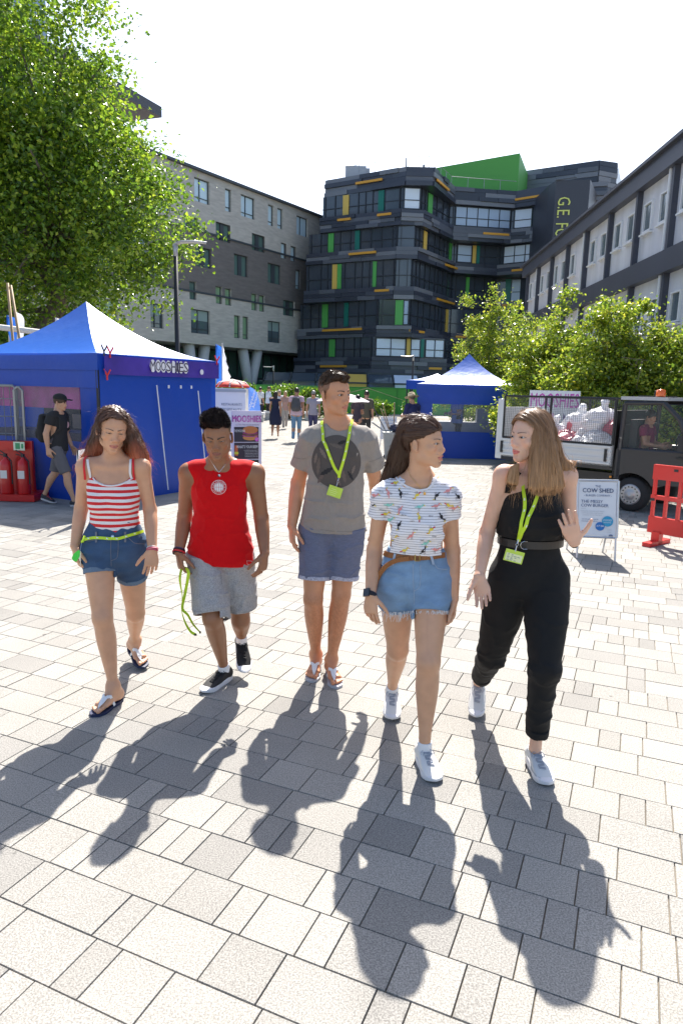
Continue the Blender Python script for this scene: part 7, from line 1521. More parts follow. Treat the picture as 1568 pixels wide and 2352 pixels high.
r_=walker('man in pink shirt and blue jeans walking away with grey backpack',680,1015,None,1.78,178,(.02,.014,.01),SK2,(.56,.40,.46),(.13,.24,.36),st=.09,sleeve=.5,shoes=(.02,.02,.02))
rt,J,w,f,s,hb,k=r_; backpack(J,w,f,s,k,(.07,.07,.075),'grey backpack worn by the man in the pink shirt')
r_=walker('grey haired man with sunglasses in an open collar lilac grey shirt',718,1008,None,1.70,4,(.30,.29,.28),SK1,(.30,.29,.35),(.05,.05,.12),st=.08,sleeve=.55)
rt,J,w,f,s,hb,k=r_; m=MB()
for sg in(-1,1): m.box(J['hd']+hb[0]*sg*.032+hb[1]*.096+hb[2]*-.002,(.045,.008,.030),X=hb[0],Y=hb[1],Z=hb[2])
m.box(J['hd']+hb[1]*.098+hb[2]*.004,(.12,.006,.006),X=hb[0],Y=hb[1],Z=hb[2]); m.build('sunglasses',M('lens_black',(.01,.01,.01),.15),rt)
walker('man in white shirt and dark trousers standing by the green hedge',597,965,None,1.76,150,(.04,.03,.02),SK1,(.66,.68,.74),(.02,.025,.05),st=.04,sleeve=.9)
walker('man in pale blue shirt beside the white shirted man near the hedge',616,964,None,1.80,120,(.12,.08,.05),SK1,(.48,.56,.70),(.02,.02,.025),st=.04,sleeve=.9,arm=(.4,0))
walker('blonde woman in patterned top seen between the woman in navy and backpack man',654,985,None,1.62,20,(.45,.33,.18),SK1,(.40,.25,.22),(.35,.32,.30),st=.05,fem=True,longhair=.12)
walker('man in white tee just behind the woman in the navy dress',641,980,None,1.66,10,(.35,.30,.25),SK1,(.60,.63,.70),(.10,.10,.14),st=.05)
r_=walker('dark haired person under the white parasol behind the tall man',818,1030,None,1.62,170,(.022,.012,.010),SK2,(.05,.04,.05),(.03,.03,.03),st=.04,longhair=.10,fem=True,arm=(.3,.3))
rt,J,w,f,s,hb,k=r_
walker('man in olive jacket beside the dark haired person under the parasol',838,1020,None,1.74,165,(.06,.04,.03),SK1,(.10,.09,.06),(.04,.04,.04),st=.04,sleeve=.95)
# parasol
q=J['wrA']; top=P(788,903,q[1]+.1); m=MB(); n=16; R_=.82; V=[]; 
for j in range(7):
    t=j/6
    for i in range(n): a=2*pi*i/n; V.append(top+V3(R_*t*cos(a)*1.0,R_*t*sin(a),-.24*t**1.7-(.012 if i%2 else 0)*t))
F=[(j*n+i,j*n+(i+1)%n,(j+1)*n+(i+1)%n,(j+1)*n+i) for j in range(6) for i in range(n)]
m.add(V,F); um=m.build('parasol',M('parasol_white',(.66,.58,.66),.6,tl=.4),None,smooth=True,origin=top); tag(um,'pale white parasol held open behind the tall man','parasol'); m=MB(); m.tube([top+V3(0,0,.06),V3(top[0]-.05,top[1],q[2]-.1)],.008,6); m.build('shaft',chrome,um)
# hat man
r_=walker('man in a sun hat and navy jacket bending beside the grey cart',945,1052,None,1.70,-150,(.10,.08,.06),SK1,(.018,.022,.085),(.10,.10,.10),st=.05,sleeve=.95,arm=(.2,.2),lean=.12)
rt,J,w,f,s,hb,k=r_; m=MB(); m.lathe(J['hd']+hb[2]*.045,[(.19,-.012),(.195,.0),(.12,.010),(.098,.02),(.088,.10),(.06,.118),(0,.115)],20,Z=hb[2]+hb[1]*.15); m.build('sun_hat',M('hat_straw',(.36,.28,.18),.85,var=.15,vs=30),rt,smooth=True)
walker('worker in blue shirt inside the small blue stall behind the plastic window',1045,1030,20.3,1.75,-60,(.04,.03,.02),SK1,(.12,.22,.42),(.03,.03,.03),st=.03,sleeve=.6,arm=(.2,.2))
# ---------------------------------------------------------------- roll cages, fire point
galv=M('galvanised',(.30,.31,.31),.4,metal=.7)
def cage(px,Yc,w_,h_,lbl):
    b=P(px,1000,Yc); b[2]=0; rt=E('roll_cage',b,lbl,'cage','roll cages at the stall window')
    for dx in (0,w_): m=MB(); m.tube([b+V3(dx,0,.0),b+V3(dx,0,h_-.05),b+V3(dx+(.05 if dx==0 else -.05),0,h_),b+V3(w_/2,0,h_)],.022,8); m.build('upright',galv,rt)
    m=MB()
    for k in range(6): m.tube([b+V3(0,0,.15+k*h_/6.3),b+V3(w_,0,.15+k*h_/6.3)],.008,5)
    for k in range(1,7): m.tube([b+V3(w_*k/7,.0,.1),b+V3(w_*k/7,0,h_-.02)],.006,4)
    m.build('wire_grid',galv,rt)
cage(-60,10.85,.72,1.72,'galvanised roll cage frame at the left edge, in front of the clear window')
cage(39,10.72,.13,1.70,'narrow folded roll cage frame beside the red fire point')
b=G(10,1150); rt=E('fire_point',b,'red fire point stand with two green signs at the left edge','fire stand'); red=M('fire_red',(.50,.012,.012),.35,coat=.3)
m=MB(); m.box(b+V3(-.02,.18,.06),(1.05,.55,.10)); m.box(b+V3(-.05,.30,.49),(.80,.06,.80)); m.box(b+V3(-.12,.24,.82),(.55,.14,.14)); m.build('stand',red,rt)
for dx in (-.20,.20): m=MB(); m.box(b+V3(dx,.165,.82),(.17,.004,.13),c=(.60,.72,.55)); m.box(b+V3(dx-.02,.162,.82),(.07,.003,.09),c=(.05,.3,.12)); m.box(b+V3(dx+.05,.162,.82),(.03,.003,.07),c=(.05,.3,.12)); m.build('sign',M('safety_sign',rough=.5,vcol=True),rt)
for k_,(px,py,lb) in enumerate(((10,1122,'red fire extinguisher nearest the left edge, on the fire point'),(50,1121,'red fire extinguisher at the right end of the fire point'))):
    q=P(px,1000,b[1]+.03); q=V3(q[0],b[1]+.03,.11); e=E('fire_extinguisher',q,lb,'extinguisher','extinguishers on the fire point'); m=MB(); m.lathe(q,[(.085,0),(.09,.02),(.09,.42),(.075,.49),(.03,.53),(.025,.56)],18); m.build('cylinder',red,e,smooth=True)
    m=MB(); m.box(q+V3(0,-.091,.30),(.10,.004,.12)); m.build('label',M('label_white',(.62,.60,.58),.5),e); m=MB(); m.box(q+V3(0,0,.58),(.04,.05,.05)); m.tube([q+V3(0,0,.60),q+V3(-.10,0,.66)],.010,5); m.tube([q+V3(0,0,.57),q+V3(-.10,0,.60)],.009,5); m.build('handle',blackp,e)
    m=MB(); m.tube([q+V3(.02,0,.57),q+V3(.09,-.02,.50),q+V3(.10,-.03,.30),q+V3(.095,-.03,.15)],.010,6); m.build('hose',blackp,e)
# ---------------------------------------------------------------- lamps, flags, poles
def lamp(px,ytop,Y,lbl,sc_=1.,arm=1.):
    q=P(px,ytop,Y); b=V3(q[0],q[1],0); e=E('street_lamp',b,lbl,'street lamp','street lamps in the square'); m=MB(); m.tube([b,b+V3(0,0,1.2),b+V3(0,0,1.25),b+V3(0,0,q[2]-.2)],[.10*sc_,.10*sc_,.075*sc_,.065*sc_],12); m.build('post',blackp,e,smooth=True)
    m=MB(); t=V3(q[0],q[1],q[2]-.05); V=[];n=14
    for j,(x,hw,z) in enumerate(((-.08,.03,-.06),(.0,.10,.0),(.2,.15,.06),(.5,.14,.07),(.8,.09,.06),(.9,.01,.05))):
        for i in range(8): a=2*pi*i/8; V.append(t+V3(x*arm,hw*cos(a),z*arm+.035*sin(a)*(1 if sin(a)>0 else 1.2)))
    m.add(V,[(j*8+i,j*8+(i+1)%8,(j+1)*8+(i+1)%8,(j+1)*8+i) for j in range(5) for i in range(8)]+[tuple(range(8))]); m.tube([t-V3(0,0,.35),t],.07*sc_,8); m.build('lamp_head',M('lamp_grey',(.42,.42,.43),.35,metal=.3),e,smooth=True)
lamp(403,556,21,'tall black street lamp with a flat grey head, beside the plane tree')
lamp(949,815,46,'small far lamp above the stall roof, in front of the dark block',.9,-.9)
lamp(628,840,56,'small far lamp by the slanted columns of the brick building',.9,-.9)
def flag(px,y0,y1,Y,w_,mat,lbl,shape='feather',group=None,lean=0):
    t=P(px,y0,Y); bt=P(px,y1,Y); b=V3(t[0],Y,0); e=E('feather_flag',b,lbl,'flag',group); H=t[2]; z0=max(bt[2],.1)
    m=MB(); m.tube([b,b+V3(0,0,H*.7),b+V3(.02,0,H)],.018,6); m.build('flag_pole',M('pole_pale',(.5,.5,.5),.4),e); m=MB(); V=[];n=14
    for j in range(n+1):
        v=j/n; z=lerp(z0,H,v)
        if shape=='tree': wd=w_*(1-v)*(1-.35*((v*5)%1)) +.02
        elif shape=='drop': wd=w_*(.55+.6*sin(pi*min(v*.85+.1,1)))*(1 if v<.9 else (1-v)*10+.05)
        else: wd=w_*(1 if v<.75 else sqrt(max(0,1-((v-.75)/.25)**2))+.02)*(.75+.25*v)
        for i in range(4): u=i/3; V.append(V3(b[0]+u*wd+lean*v,Y-.03+.03*sin(u*4+v*6),z))
    m.add(V,[(j*4+i,j*4+i+1,(j+1)*4+i+1,(j+1)*4+i) for j in range(n) for i in range(3)]); o=m.build('flag_cloth',mat,e,smooth=True); return e,b,z0,H
fb=M('flag_blue',(.03,.14,.55),.6,tl=.4); fw=M('flag_white',(.70,.71,.74),.6,tl=.4)
flag(496,790,885,20,.22,fb,'narrow blue feather flag right behind the left stall',group='flags')
e,b,z0,H=flag(510,788,885,19.5,.30,fw,'white zigzag edged flag right of the narrow blue flag','tree',group='flags')
e,b,z0,H=flag(566,884,1000,17,.30,M('flag_mid_blue',(.10,.22,.62),.6,tl=.3),'rounded mid blue flag with white writing beside the white kiosk','drop',group='flags')
m=MB(); add_text(m,'Postgraduate',(b[0]+.17,16.9,1.45),(.3,0,1),(-1,0,.3),.07,.55); add_text(m,'Advisory',(b[0]+.26,16.9,1.45),(.3,0,1),(-1,0,.3),.07,.38); m.build('flag_writing',M('writing_white',(.74,.74,.76),.6),e)
flag(18,724,800,15,.22,fb,'blue flag at the far left below the plane tree',group='flags'); flag(36,716,800,15.5,.20,fw,'thin white flag at the far left below the plane tree',group='flags'); flag(129,730,772,17,.16,fw,'small white flag tip above the left stall roof',group='flags')
flag(183,0+960,1000,60,.2,fw,'x') if False else None
for i,(x0,y0,x1,y1,lb) in enumerate(((18,650,40,830,'left of two leaning bamboo poles above the stall roof'),(25,655,64,830,'right of two leaning bamboo poles, with a green tie'))):
    m=MB(); a=P(x0,y0,13.8); c=P(x1,y1+60,13.8); c=lerp(a,c,(a[2])/(a[2]-c[2])); m.tube([a,c],.026,7); o=m.build('bamboo_pole',M('bamboo',(.36,.24,.12),.6,var=.2,vs=5),None,smooth=True,origin=c); tag(o,lb,'pole','bamboo poles')
m=MB(); a=P(-30,748,14.5); c=P(132,768,14.5); m.tube([a,c],.06,8); m.tube([V3(c[0]-.1,14.5,0),c-V3(.1,0,0)],.03,6); m.tube([V3(a[0]+.1,14.5,0),a+V3(.1,0,0)],.03,6); o=m.build('awning_rail',M('rail_cream',(.62,.60,.54),.5),None,origin=(a[0],14.5,0)); tag(o,'cream horizontal awning rail behind the left stall roof','rail')
# ---------------------------------------------------------------- kiosk, posters, seats
wht=M('panel_white',(.70,.70,.71),.5); q0=P(489,960,15.5); q1=P(563,960,15.5); w_=q1[0]-q0[0]; zt=P(520,892,15.5)[2]
e=E('kiosk',(q0[0]+w_/2,15.5,0),'white kiosk panel with a red domed parasol top, behind the black haired man','kiosk')
m=MB(); m.box(((q0[0]+q1[0])/2,15.8,zt/2+.2),(w_,.5,zt-.4)); m.build('body',wht,e); m=MB(); m.box(((q0[0]+q1[0])/2,15.54,zt-.05),(w_+.04,.03,.06)); m.box(((q0[0]+q1[0])/2,15.54,.35),(w_+.04,.03,.05)); m.build('edge_trim',M('trim_grey',(.35,.37,.38),.4),e)
m=MB(); n=16; V=[]; cc=V3((q0[0]+q1[0])/2,16.0,zt+.02)
m.lathe(cc,[(.40,0),(.38,.05),(.28,.11),(.14,.15),(0,.165)],16,c=(.60,.05,.03)); 
for k in range(8): a=2*pi*k/8; m.tube([cc+V3(.40*cos(a),.40*sin(a),.01),cc+V3(.30*cos(a),.30*sin(a),.115),cc+V3(0,0,.175)],.018,4,c=(.75,.70,.68))
m.build('parasol_top',M('parasol_red_white',rough=.6,vcol=True,tl=.3),e,smooth=True)
m=MB(); tx=P(542,932,15.5); add_text(m,'RESTAURANTS',(tx[0]-.1,15.53,tx[2]),(1,0,0),(0,0,1),.055,.46); add_text(m,'HOSPITALITY',(tx[0]-.1,15.53,tx[2]-.11),(1,0,0),(0,0,1),.055,.44); m.build('kiosk_writing',M('writing_navy',(.10,.13,.22),.6),e)
# menu poster stand
q0=P(533,1068,13.2); tl__=P(532,943,13.2); tr__=P(601,948,13.4); bl=P(532,1075,13.2); br=P(596,1080,13.4)
e=E('poster_stand',(lerp(tl__,tr__,.5)[0],13.3,0),'tall burger menu poster with purple heading and food photos, beside the black haired man','poster')
R_=nrm((tr__-tl__)*[1,1,0]); wd=np.linalg.norm((tr__-tl__)[:2]); nn=np.array([R_[1],-R_[0],0]); zt=tl__[2]; z0=.12; oo=np.array([tl__[0],tl__[1],0]); pt=lambda u,z,o=.0:oo+R_*u*wd+nn*o+V3(0,0,z)
m=MB(); m.box(pt(.5,(zt+z0)/2,-.02),(wd,.03,zt-z0),X=R_); m.box(pt(.5,z0/2,-.1),(wd*.8,.4,z0),X=R_); m.build('board',M('poster_lilac',(.60,.55,.66),.5,var=.06,vs=3),e)
hz=lambda y:lerp(zt,z0,(y-520)/390.); m=MB()
def pq(u0,u1,y0,y1,c,o=.002): m.quad(pt(u0,hz(y1),o),pt(u1,hz(y1),o),pt(u1,hz(y0),o),pt(u0,hz(y0),o),c=c)
pq(.08,.90,620,713,(.02,.015,.03)); pq(.08,.90,718,820,(.025,.015,.03)); pq(.08,.90,826,900,(.02,.02,.02)); pq(.10,.20,735,800,(.5,.10,.03),.003); pq(.09,.22,775,790,(.55,.5,.03),.0035)
def burger(u,y,r):
    c=pt(u,hz(y),.004); 
    for z,ww,hh,col in ((.55,1,.5,(.42,.14,.04)),(.15,1.05,.16,(.25,.02,.14)),(-.05,1.08,.2,(.10,.04,.02)),(-.2,1.1,.15,(.30,.03,.18)),(-.45,1.0,.35,(.48,.20,.06))):
        m.add([c+nn*(.001*(k_%3))+R_*r*ww*cos(2*pi*k_/16)+V3(0,0,r*(z+hh*sin(2*pi*k_/16))) for k_ in range(16)],[tuple(range(16))],c=col)
burger(.62,665,.15); m.add([pt(.84,hz(697),.006)+R_*.042*cos(2*pi*k_/14)+V3(0,0,.042*sin(2*pi*k_/14)) for k_ in range(14)],[tuple(range(14))],c=(.45,.05,.40)); m.add([pt(.5,hz(880),.004)+R_*.2*cos(2*pi*k_/14)+V3(0,0,.07*sin(2*pi*k_/14)) for k_ in range(14)],[tuple(range(14))],c=(.10,.22,.04))
add_text(m,'MOOSHIES',pt(.50,hz(590),.004),R_,(0,0,1),.135,wd*.98,c=(.10,.03,.12)); add_text(m,'MOOSHIES',pt(.50,hz(588),.008),R_,(0,0,1),.115,wd*.93,c=(.62,.12,.50)); add_text(m,'GLUTEN FREE VEGAN BURGERS',pt(.52,hz(611),.004),R_,(0,0,1),.028,wd*.8,c=(.25,.22,.30))
add_text(m,'THE MOOSHIE',pt(.26,hz(652),.004),R_,(0,0,1),.05,wd*.36,c=(.7,.7,.7)); add_text(m,"WHAT'S YOUR BEEF?",pt(.52,hz(752),.004),R_,(0,0,1),.055,wd*.72,c=(.75,.75,.75)); add_text(m,'£7',pt(.84,hz(702),.008),R_,(0,0,1),.035,.045,c=(.75,.6,.75))
for k_,t_ in enumerate(('BLACK BEAN AND ORGANIC QUINOA PATTY','MELTED VEGAN CHEESE','CARAMELISED ONIONS','MOOSHIES BURGER SAUCE','GHERKINS & LETTUCE')): add_text(m,t_,pt(.66,hz(768+10*k_),.004),R_,(0,0,1),.016,wd*(.45 if k_ else .5),c=(.5,.5,.5))
m.build('poster_print',M('poster_ink',rough=.5,vcol=True),e)
def bench(px,py,w_,lbl):
    b=G(px,py); e=E('bench',b,lbl,'bench','white concrete seats'); m=MB(); m.box(b+V3(0,0,.42),(w_,.5,.12)); m.build('seat',wht,e)
    for sg in(-1,1): m=MB(); m.box(b+V3(sg*(w_/2-.2),0,.18),(.25,.42,.36)); m.build('leg',M('concrete_pale',(.45,.45,.44),.8),e)
bench(660,965,2.6,'white seat between the navy dress woman and the backpack man'); bench(568,968,1.8,'white seat left of the woman in the navy dress'); bench(735,960,2.4,'white seat behind the grey haired man')
# sandwich board edge-on behind the first girl
b=G(172,1205); e=E('sandwich_board',b,'white folding sandwich board seen almost edge on behind the girl in stripes','sandwich board'); 
for sg in (0,1): m=MB(); m.extrude([b+V3(.10*sg,.05,0),b+V3(.10*sg-.02+.35*0,.55,0),b+V3(.06,.55,.95),b+V3(.05,.05,.95)],(.02,0,0)); m.build('panel',wht,e)
# ---------------------------------------------------------------- street cleaner's cart with brooms
b=G(902,1062); e=E('cleaning_cart',b,'grey bin cart with a navy sack between the tall man and hatted man','cart'); gcm=M('cart_grey',(.30,.31,.30),.5,var=.1)
m=MB(); m.add([b+V3(x*s_,y*s_*.9,z) for z,s_ in ((.08,.8),(.72,1)) for x,y in ((-.26,-.26),(.26,-.26),(.26,.26),(-.26,.26))],[(3,2,1,0),(4,5,6,7),(0,1,5,4),(1,2,6,5),(2,3,7,6),(3,0,4,7)]); m.box(b+V3(0,0,.73),(.56,.52,.05)); m.build('bin',gcm,e)
m=MB(); m.tube([b+V3(-.55,-.1,.98),b+V3(-.28,-.1,.80),b+V3(.3,-.1,.80)],.018,6); m.tube([b+V3(-.55,.1,.98),b+V3(-.28,.1,.80)],.018,6); m.tube([b+V3(-.55,-.1,.98),b+V3(-.55,.1,.98)],.018,6); m.build('handle',galv,e)
m=MB(); 
for sg in(-1,1): m.lathe(b+V3(.24*sg,.1,.09),[(.09,-.02),(.09,.02)],14,Z=(1,0,0))
m.build('wheels',blackp,e); S=Sh(); S.ell(b+V3(.08,0,.86),(.19,.18,.13)); S.fold(.02,(9,9,9),1); v,f_=S.mesh(.012); o=mkobj('sack',v,f_,M('sack_navy',(.015,.02,.05),.6),None,smooth=True,origin=b+V3(.08,0,.78)); tag(o,'navy refuse sack on top of the grey bin cart','sack')
for i,(x0,y0,x1,y1) in enumerate(((1200,500,1310,690),(1252,508,1312,640),(1266,475,1320,650),(1348,465,1346,640))):
    m=MB(); Yb=b[1]+.02*i; m.tube([P(*zB(x0,y0),Yb-.1),P(*zB(x1,y1+25),Yb)],.014,6); o=m.build('broom',M('broom_wood' if i else 'broom_dark',(.30,.20,.12) if i else (.05,.05,.06),.6),None,origin=P(*zB(x1,y1+25),Yb)); tag(o,['dark handled broom leaning left out of the bin cart','shorter wooden broom handle in the bin cart','longer wooden broom handle leaning in the bin cart','upright wooden broom handle standing in the bin cart'][i],'broom','brooms in the cart')
q=P(892,975,19); m=MB(); m.box((q[0],19,.75),(.45,.04,.62)); m.tube([(q[0]-.2,19,.45),(q[0]-.25,19.1,0)],.015,5); m.tube([(q[0]+.2,19,.45),(q[0]+.25,19.1,0)],.015,5); o=m.build('notice_board',wht,None,origin=(q[0],19,0)); tag(o,'small white notice board with a blue dot behind the brooms','sign'); WM[o]=Matrix.Translation(o.location)
m=MB(); m.lathe((q[0]+.05,18.97,.62),[(.07,0),(.07,.003)],12,Z=(0,-1,0)); add_text(m,'Street Food',(q[0],18.975,.95),(1,0,0),(0,0,1),.05,.34); add_text(m,'Festival',(q[0],18.975,.86),(1,0,0),(0,0,1),.05,.24); m.build('notice_print',M('print_blue',(.03,.22,.50),.5),o)
# ---------------------------------------------------------------- service truck with caged bed
def truck():
    A=V3(2.75,12.3,0); F_=V3(4.27,10.80,0); D=nrm(F_-A); N=np.array([D[1],-D[0],0.]); N=N if N.dot(V3(0,-1,0))>0 else -N      # N: out of the near side
    L=np.linalg.norm(F_-A); q=lambda u,o,z:A+D*u+N*o+V3(0,0,z); W=1.45
    rt=E('service_truck',q(L,-W/2,0),'small black and white service truck with a wire caged bed and orange beacon','truck')
    white=M('truck_white',(.62,.62,.60),.4,var=.04,vs=3); blk=M('truck_black',(.022,.022,.025),.38,coat=.3); mesh=M('cage_black',(.02,.02,.02),.5)
    zf=.66; m=MB(); m.box(q(L/2,-W/2,zf),(L,W,.08),X=D); m.box(q(L/2+.3,-W/2,.45),(L+.5,.7,.16),X=D); m.build('chassis',blk,rt)
    for o_,nm in ((-.02,'side_panel'),(-W+.02,'side_panel')):
        m=MB(); m.box(q(L/2,o_,zf+.19),(L,.04,.34),X=D)
        for z in (zf+.06,zf+.14,zf+.24,zf+.32): m.box(q(L/2,o_+.025*(1 if o_>-1 else -1),z),(L-.1,.03,.03),X=D)
        p_=m.build(nm,white,rt); m=MB()
        if o_>-1:
            for u in (.12,L-.12): m.box(q(u,o_+.045,zf+.19),(.04,.02,.2),X=D)
            m.box(q(L*.55,o_+.05,zf+.36),(.07,.03,.10),X=D); m.build('latch',mesh,p_)
    for u in (.02,L-.02): m=MB(); m.box(q(u,-W/2,zf+.45),(.05,W,.86 if u<1 else .9),X=D); m.build('end_panel' ,white if u<1 else mesh,rt)
    m=MB(); m.box(q(.05,-.02,zf+.5),(.12,.06,1.05),X=D); m.build('rear_post',white,rt)
    # wire cage
    zt=1.74; zb=1.02
    for o_ in (0,-W):
        m=MB()
        for a_,b_ in (((.12,zb),(.12,zt)),((L-.03,zb),(L-.03,zt)),((.12,zt),(L-.03,zt)),((.12,zb),(L-.03,zb)),((L*.47,zb),(L*.47,zt))): m.tube([q(a_[0],o_,a_[1]),q(b_[0],o_,b_[1])],.020,6)
        fr=m.build('cage_frame',mesh,rt); m=MB(); u=.12
        while u<L-.05: m.box(q(u,o_,(zt+zb)/2),(.0035,.0035,zt-zb),X=D); u+=.035
        z=zb
        while z<zt: m.box(q(L/2+.05,o_,z),(L-.15,.003,.003),X=D); z+=.03
        m.build('wire_mesh',M('wire_grey',(.12,.12,.12),.45),fr)
    # cab
    m=MB(); u0=L+.06; prof=[(u0,.42),(u0,1.02),(u0+.02,1.66),(u0+.10,1.74),(u0+.85,1.74),(u0+1.05,1.66),(u0+1.45,1.05),(u0+1.75,.95),(u0+1.82,.45),(u0+1.25,.42),(u0+1.2,.60),(u0+.95,.66),(u0+.75,.66),(u0+.60,.56),(u0+.55,.42)]
    def side(o_,pr,nm,mt,th=.04): m=MB(); m.extrude([q(u,o_,z) for u,z in pr],N*-th); return m.build(nm,mt,rt)
    # door frame as a ring of bars
    wh_u=.44
    for o_ in (0,-W+.04):
        m=MB()
        for a_,b_,r_ in (((u0+.02,.95),(u0+.04,1.66),.04),((u0+.04,1.68),(u0+.62,1.70),.035),((u0+.62,1.70),(u0+.88,1.45),.04),((u0+.88,1.45),(u0+1.08,.98),.045),((u0+.0,.96),(u0+1.08,.98),.03)): m.tube([q(a_[0],o_-.03,a_[1]),q(b_[0],o_-.03,b_[1])],r_,8)
        m.build('door_frame',blk,rt)
    ctr=(u0+.25,.27); arch=[(u0-.02,.45),(u0-.02,.97),(u0+1.12,.97),(u0+1.40,.85),(u0+1.45,.50),(u0+.62,.46)]+[(ctr[0]+.36*cos(a),ctr[1]+.34*sin(a)) for a in np.linspace(.5,pi-.45,9)]
    side(0,arch,'door',blk); side(-W+.04,arch,'door',blk)
    m=MB(); m.box(q(u0+.33,-W/2,1.755),(.70,W+.02,.05),X=D); m.build('roof',M('roof_pale',(.40,.41,.42),.35,coat=.3),rt)
    m=MB(); m.box(q(u0+.03,-W/2,.9),(.05,W,.9),X=D); m.box(q(u0+.45,-W/2,.72),(.9,W-.1,.10),X=D); m.box(q(u0+.35,-.42,.88),(.42,.48,.18),X=D); m.box(q(u0+.14,-.42,1.15),(.12,.46,.55),X=D); m.build('cab_interior',M('interior_dark',(.03,.03,.032),.7),rt)
    m=MB(); m.box(q(u0+.98,-W/2,.85),(.08,W-.1,.3),X=D); m.build('dashboard',MATS['interior_dark'],rt)
    m=MB(); m.tube([q(u0+.78,-.42+.17*cos(a),1.10+.15*sin(a)) for a in np.linspace(0,2*pi,17)],.012,6); m.tube([q(u0+1.02,-.42,1.12),q(u0+1.22,-.42,.95)],.015,6); m.build('steering_wheel',blackp,rt)
    gl=M('cab_glass',(.20,.25,.25),.05,spec=.8,alpha=.16)
    m=MB(); m.quad(*[q(u,-.03,z) for u,z in ((u0+.05,.99),(u0+1.04,.99),(u0+.86,1.42),(u0+.62,1.66),(u0+.06,1.66))]); m.build('side_window',gl,rt)
    m=MB(); m.quad(q(u0+.66,-.05,1.68),q(u0+.66,-W+.05,1.68),q(u0+1.08,-W+.05,1.0),q(u0+1.08,-.05,1.0)); m.build('windscreen',gl,rt)
    m=MB(); m.box(q(u0+.95,.03,.90),(.12,.03,.03),X=D); m.build('door_handle',mesh,rt); m=MB(); m.box(q(u0+1.0,.12,1.12),(.12,.10,.22),X=D); m.tube([q(u0+1.05,0,1.05),q(u0+1.01,.1,1.08)],.015,5); m.build('mirror',blackp,rt)
    m=MB(); m.box(q(u0-.06,.035,.52),(.03,.02,.03),X=D); m.build('side_marker',M('marker_orange',(.7,.25,.02),.3),rt)
    for u,o_ in ((ctr[0],-.02),(ctr[0],-W+.02),(.35,-.10),(.35,-W+.1)):
        m=MB(); c=q(u,o_-.09,.27) if o_>-1 else q(u,o_+.09,.27); m.lathe(c,[(.16,-.09),(.25,-.085),(.27,-.05),(.27,.05),(.25,.085),(.16,.09)],28,Z=N); wl=m.build('wheel',M('tyre',(.022,.022,.022),.8),rt,smooth=True)
        sg=1 if o_>-1 else -1; m=MB(); m.lathe(c+N*sg*.075,[(.165,0),(.165,.02),(.14,.03),(.10,.015),(.07,.035),(.03,.045),(0,.045)],24,Z=N*sg); rim=m.build('rim',M('rim_steel',(.42,.41,.40),.4,metal=.6),wl,smooth=True)
        m=MB()
        for k in range(14): a=2*pi*k/14; m.lathe(c+N*sg*.098+D*.122*cos(a)+V3(0,0,.122*sin(a)),[(.011,0),(.011,.006)],8,Z=N*sg)
        m.build('rim_holes',blackp,rim)
    m=MB(); b_=q(u0+.32,-.55,1.785); m.box(b_,(.55,.12,.03),X=D); m.lathe(b_,[(.05,.01),(.055,.02),(.05,.09),(.0,.10)],14); 
    m.build('beacon_bar',blackp,rt); m=MB(); m.lathe(q(u0+.42,-.40,1.79),[(.07,.0),(.07,.02),(.065,.10),(.0,.115)],16); m.build('beacon',M('beacon_orange',(.85,.16,.02),.25,coat=.5,trans=.2),rt,smooth=True)
    # rubbish bags
    rr=random.Random(12); lbs=['pink refuse bag low against the truck mesh','large clear bag in the middle of the truck bed','pale bag leaning at the cage post','tall clear bag at the top of the pile','pink bag beside the cab end of the cage','grey white bag at the front corner of the bed','small pale bag behind the pink one','clear bag at the rear of the load','bag squeezed under the tall clear bag']
    for i,(u,o_,z,r,pk) in enumerate(((1.15,-.36,.90,.29,1),(1.72,-.38,.92,.31,0),(1.38,-.34,.90,.22,0),(1.62,-.62,1.30,.29,0),(1.92,-.55,1.20,.22,1),(2.0,-.3,.88,.18,0),(1.15,-.8,1.22,.28,0),(.85,-.5,1.0,.28,0),(1.55,-.95,.98,.28,0))):
        S=Sh(); c=q(u,o_,z+.02); S.ell(c,(r*1.05,r*.95,r*.92)); S.cap(c+V3(0,0,r*.8),c+V3(.03,0,r*1.25),.03,.05,k=.05); S.fold(.035,(8,8,8),i); S.disp(.016,(13,13,13),i+2); v,f_=S.mesh(.016)
        o=mkobj('refuse_bag',v,f_,M('bag_pink' if pk else 'bag_clear',(.62,.20,.24) if pk else (.78,.78,.80),.25,spec=.7,tl=.35,bump=.006,bs=30),None,smooth=True,origin=c-V3(0,0,r)); tag(o,lbs[i],'refuse bag','refuse bags in the caged truck bed')
    # driver
    J0=q(u0+.26,-.42,0); yaw=degrees(atan2(D[0],-D[1])); pr=J0+V3(0,0,0)
    return pr,yaw,D,N,q
pr,yaw,D,N,q=truck()
px,py=784+FPX*(pr-CC).dot(CR)/(pr-CC).dot(CF),1176-FPX*(pr-CC).dot(CU)/(pr-CC).dot(CF)
walker('driver in a burgundy shirt sitting in the truck cab',px,py,pr[1],1.55,yaw,(.02,.015,.012),(.36,.19,.11),(.16,.01,.05),(.03,.03,.04),st=0,sleeve=.5,arm=(.1,.1),sit=True,h=.010,z0=.03,hy=yaw-15)
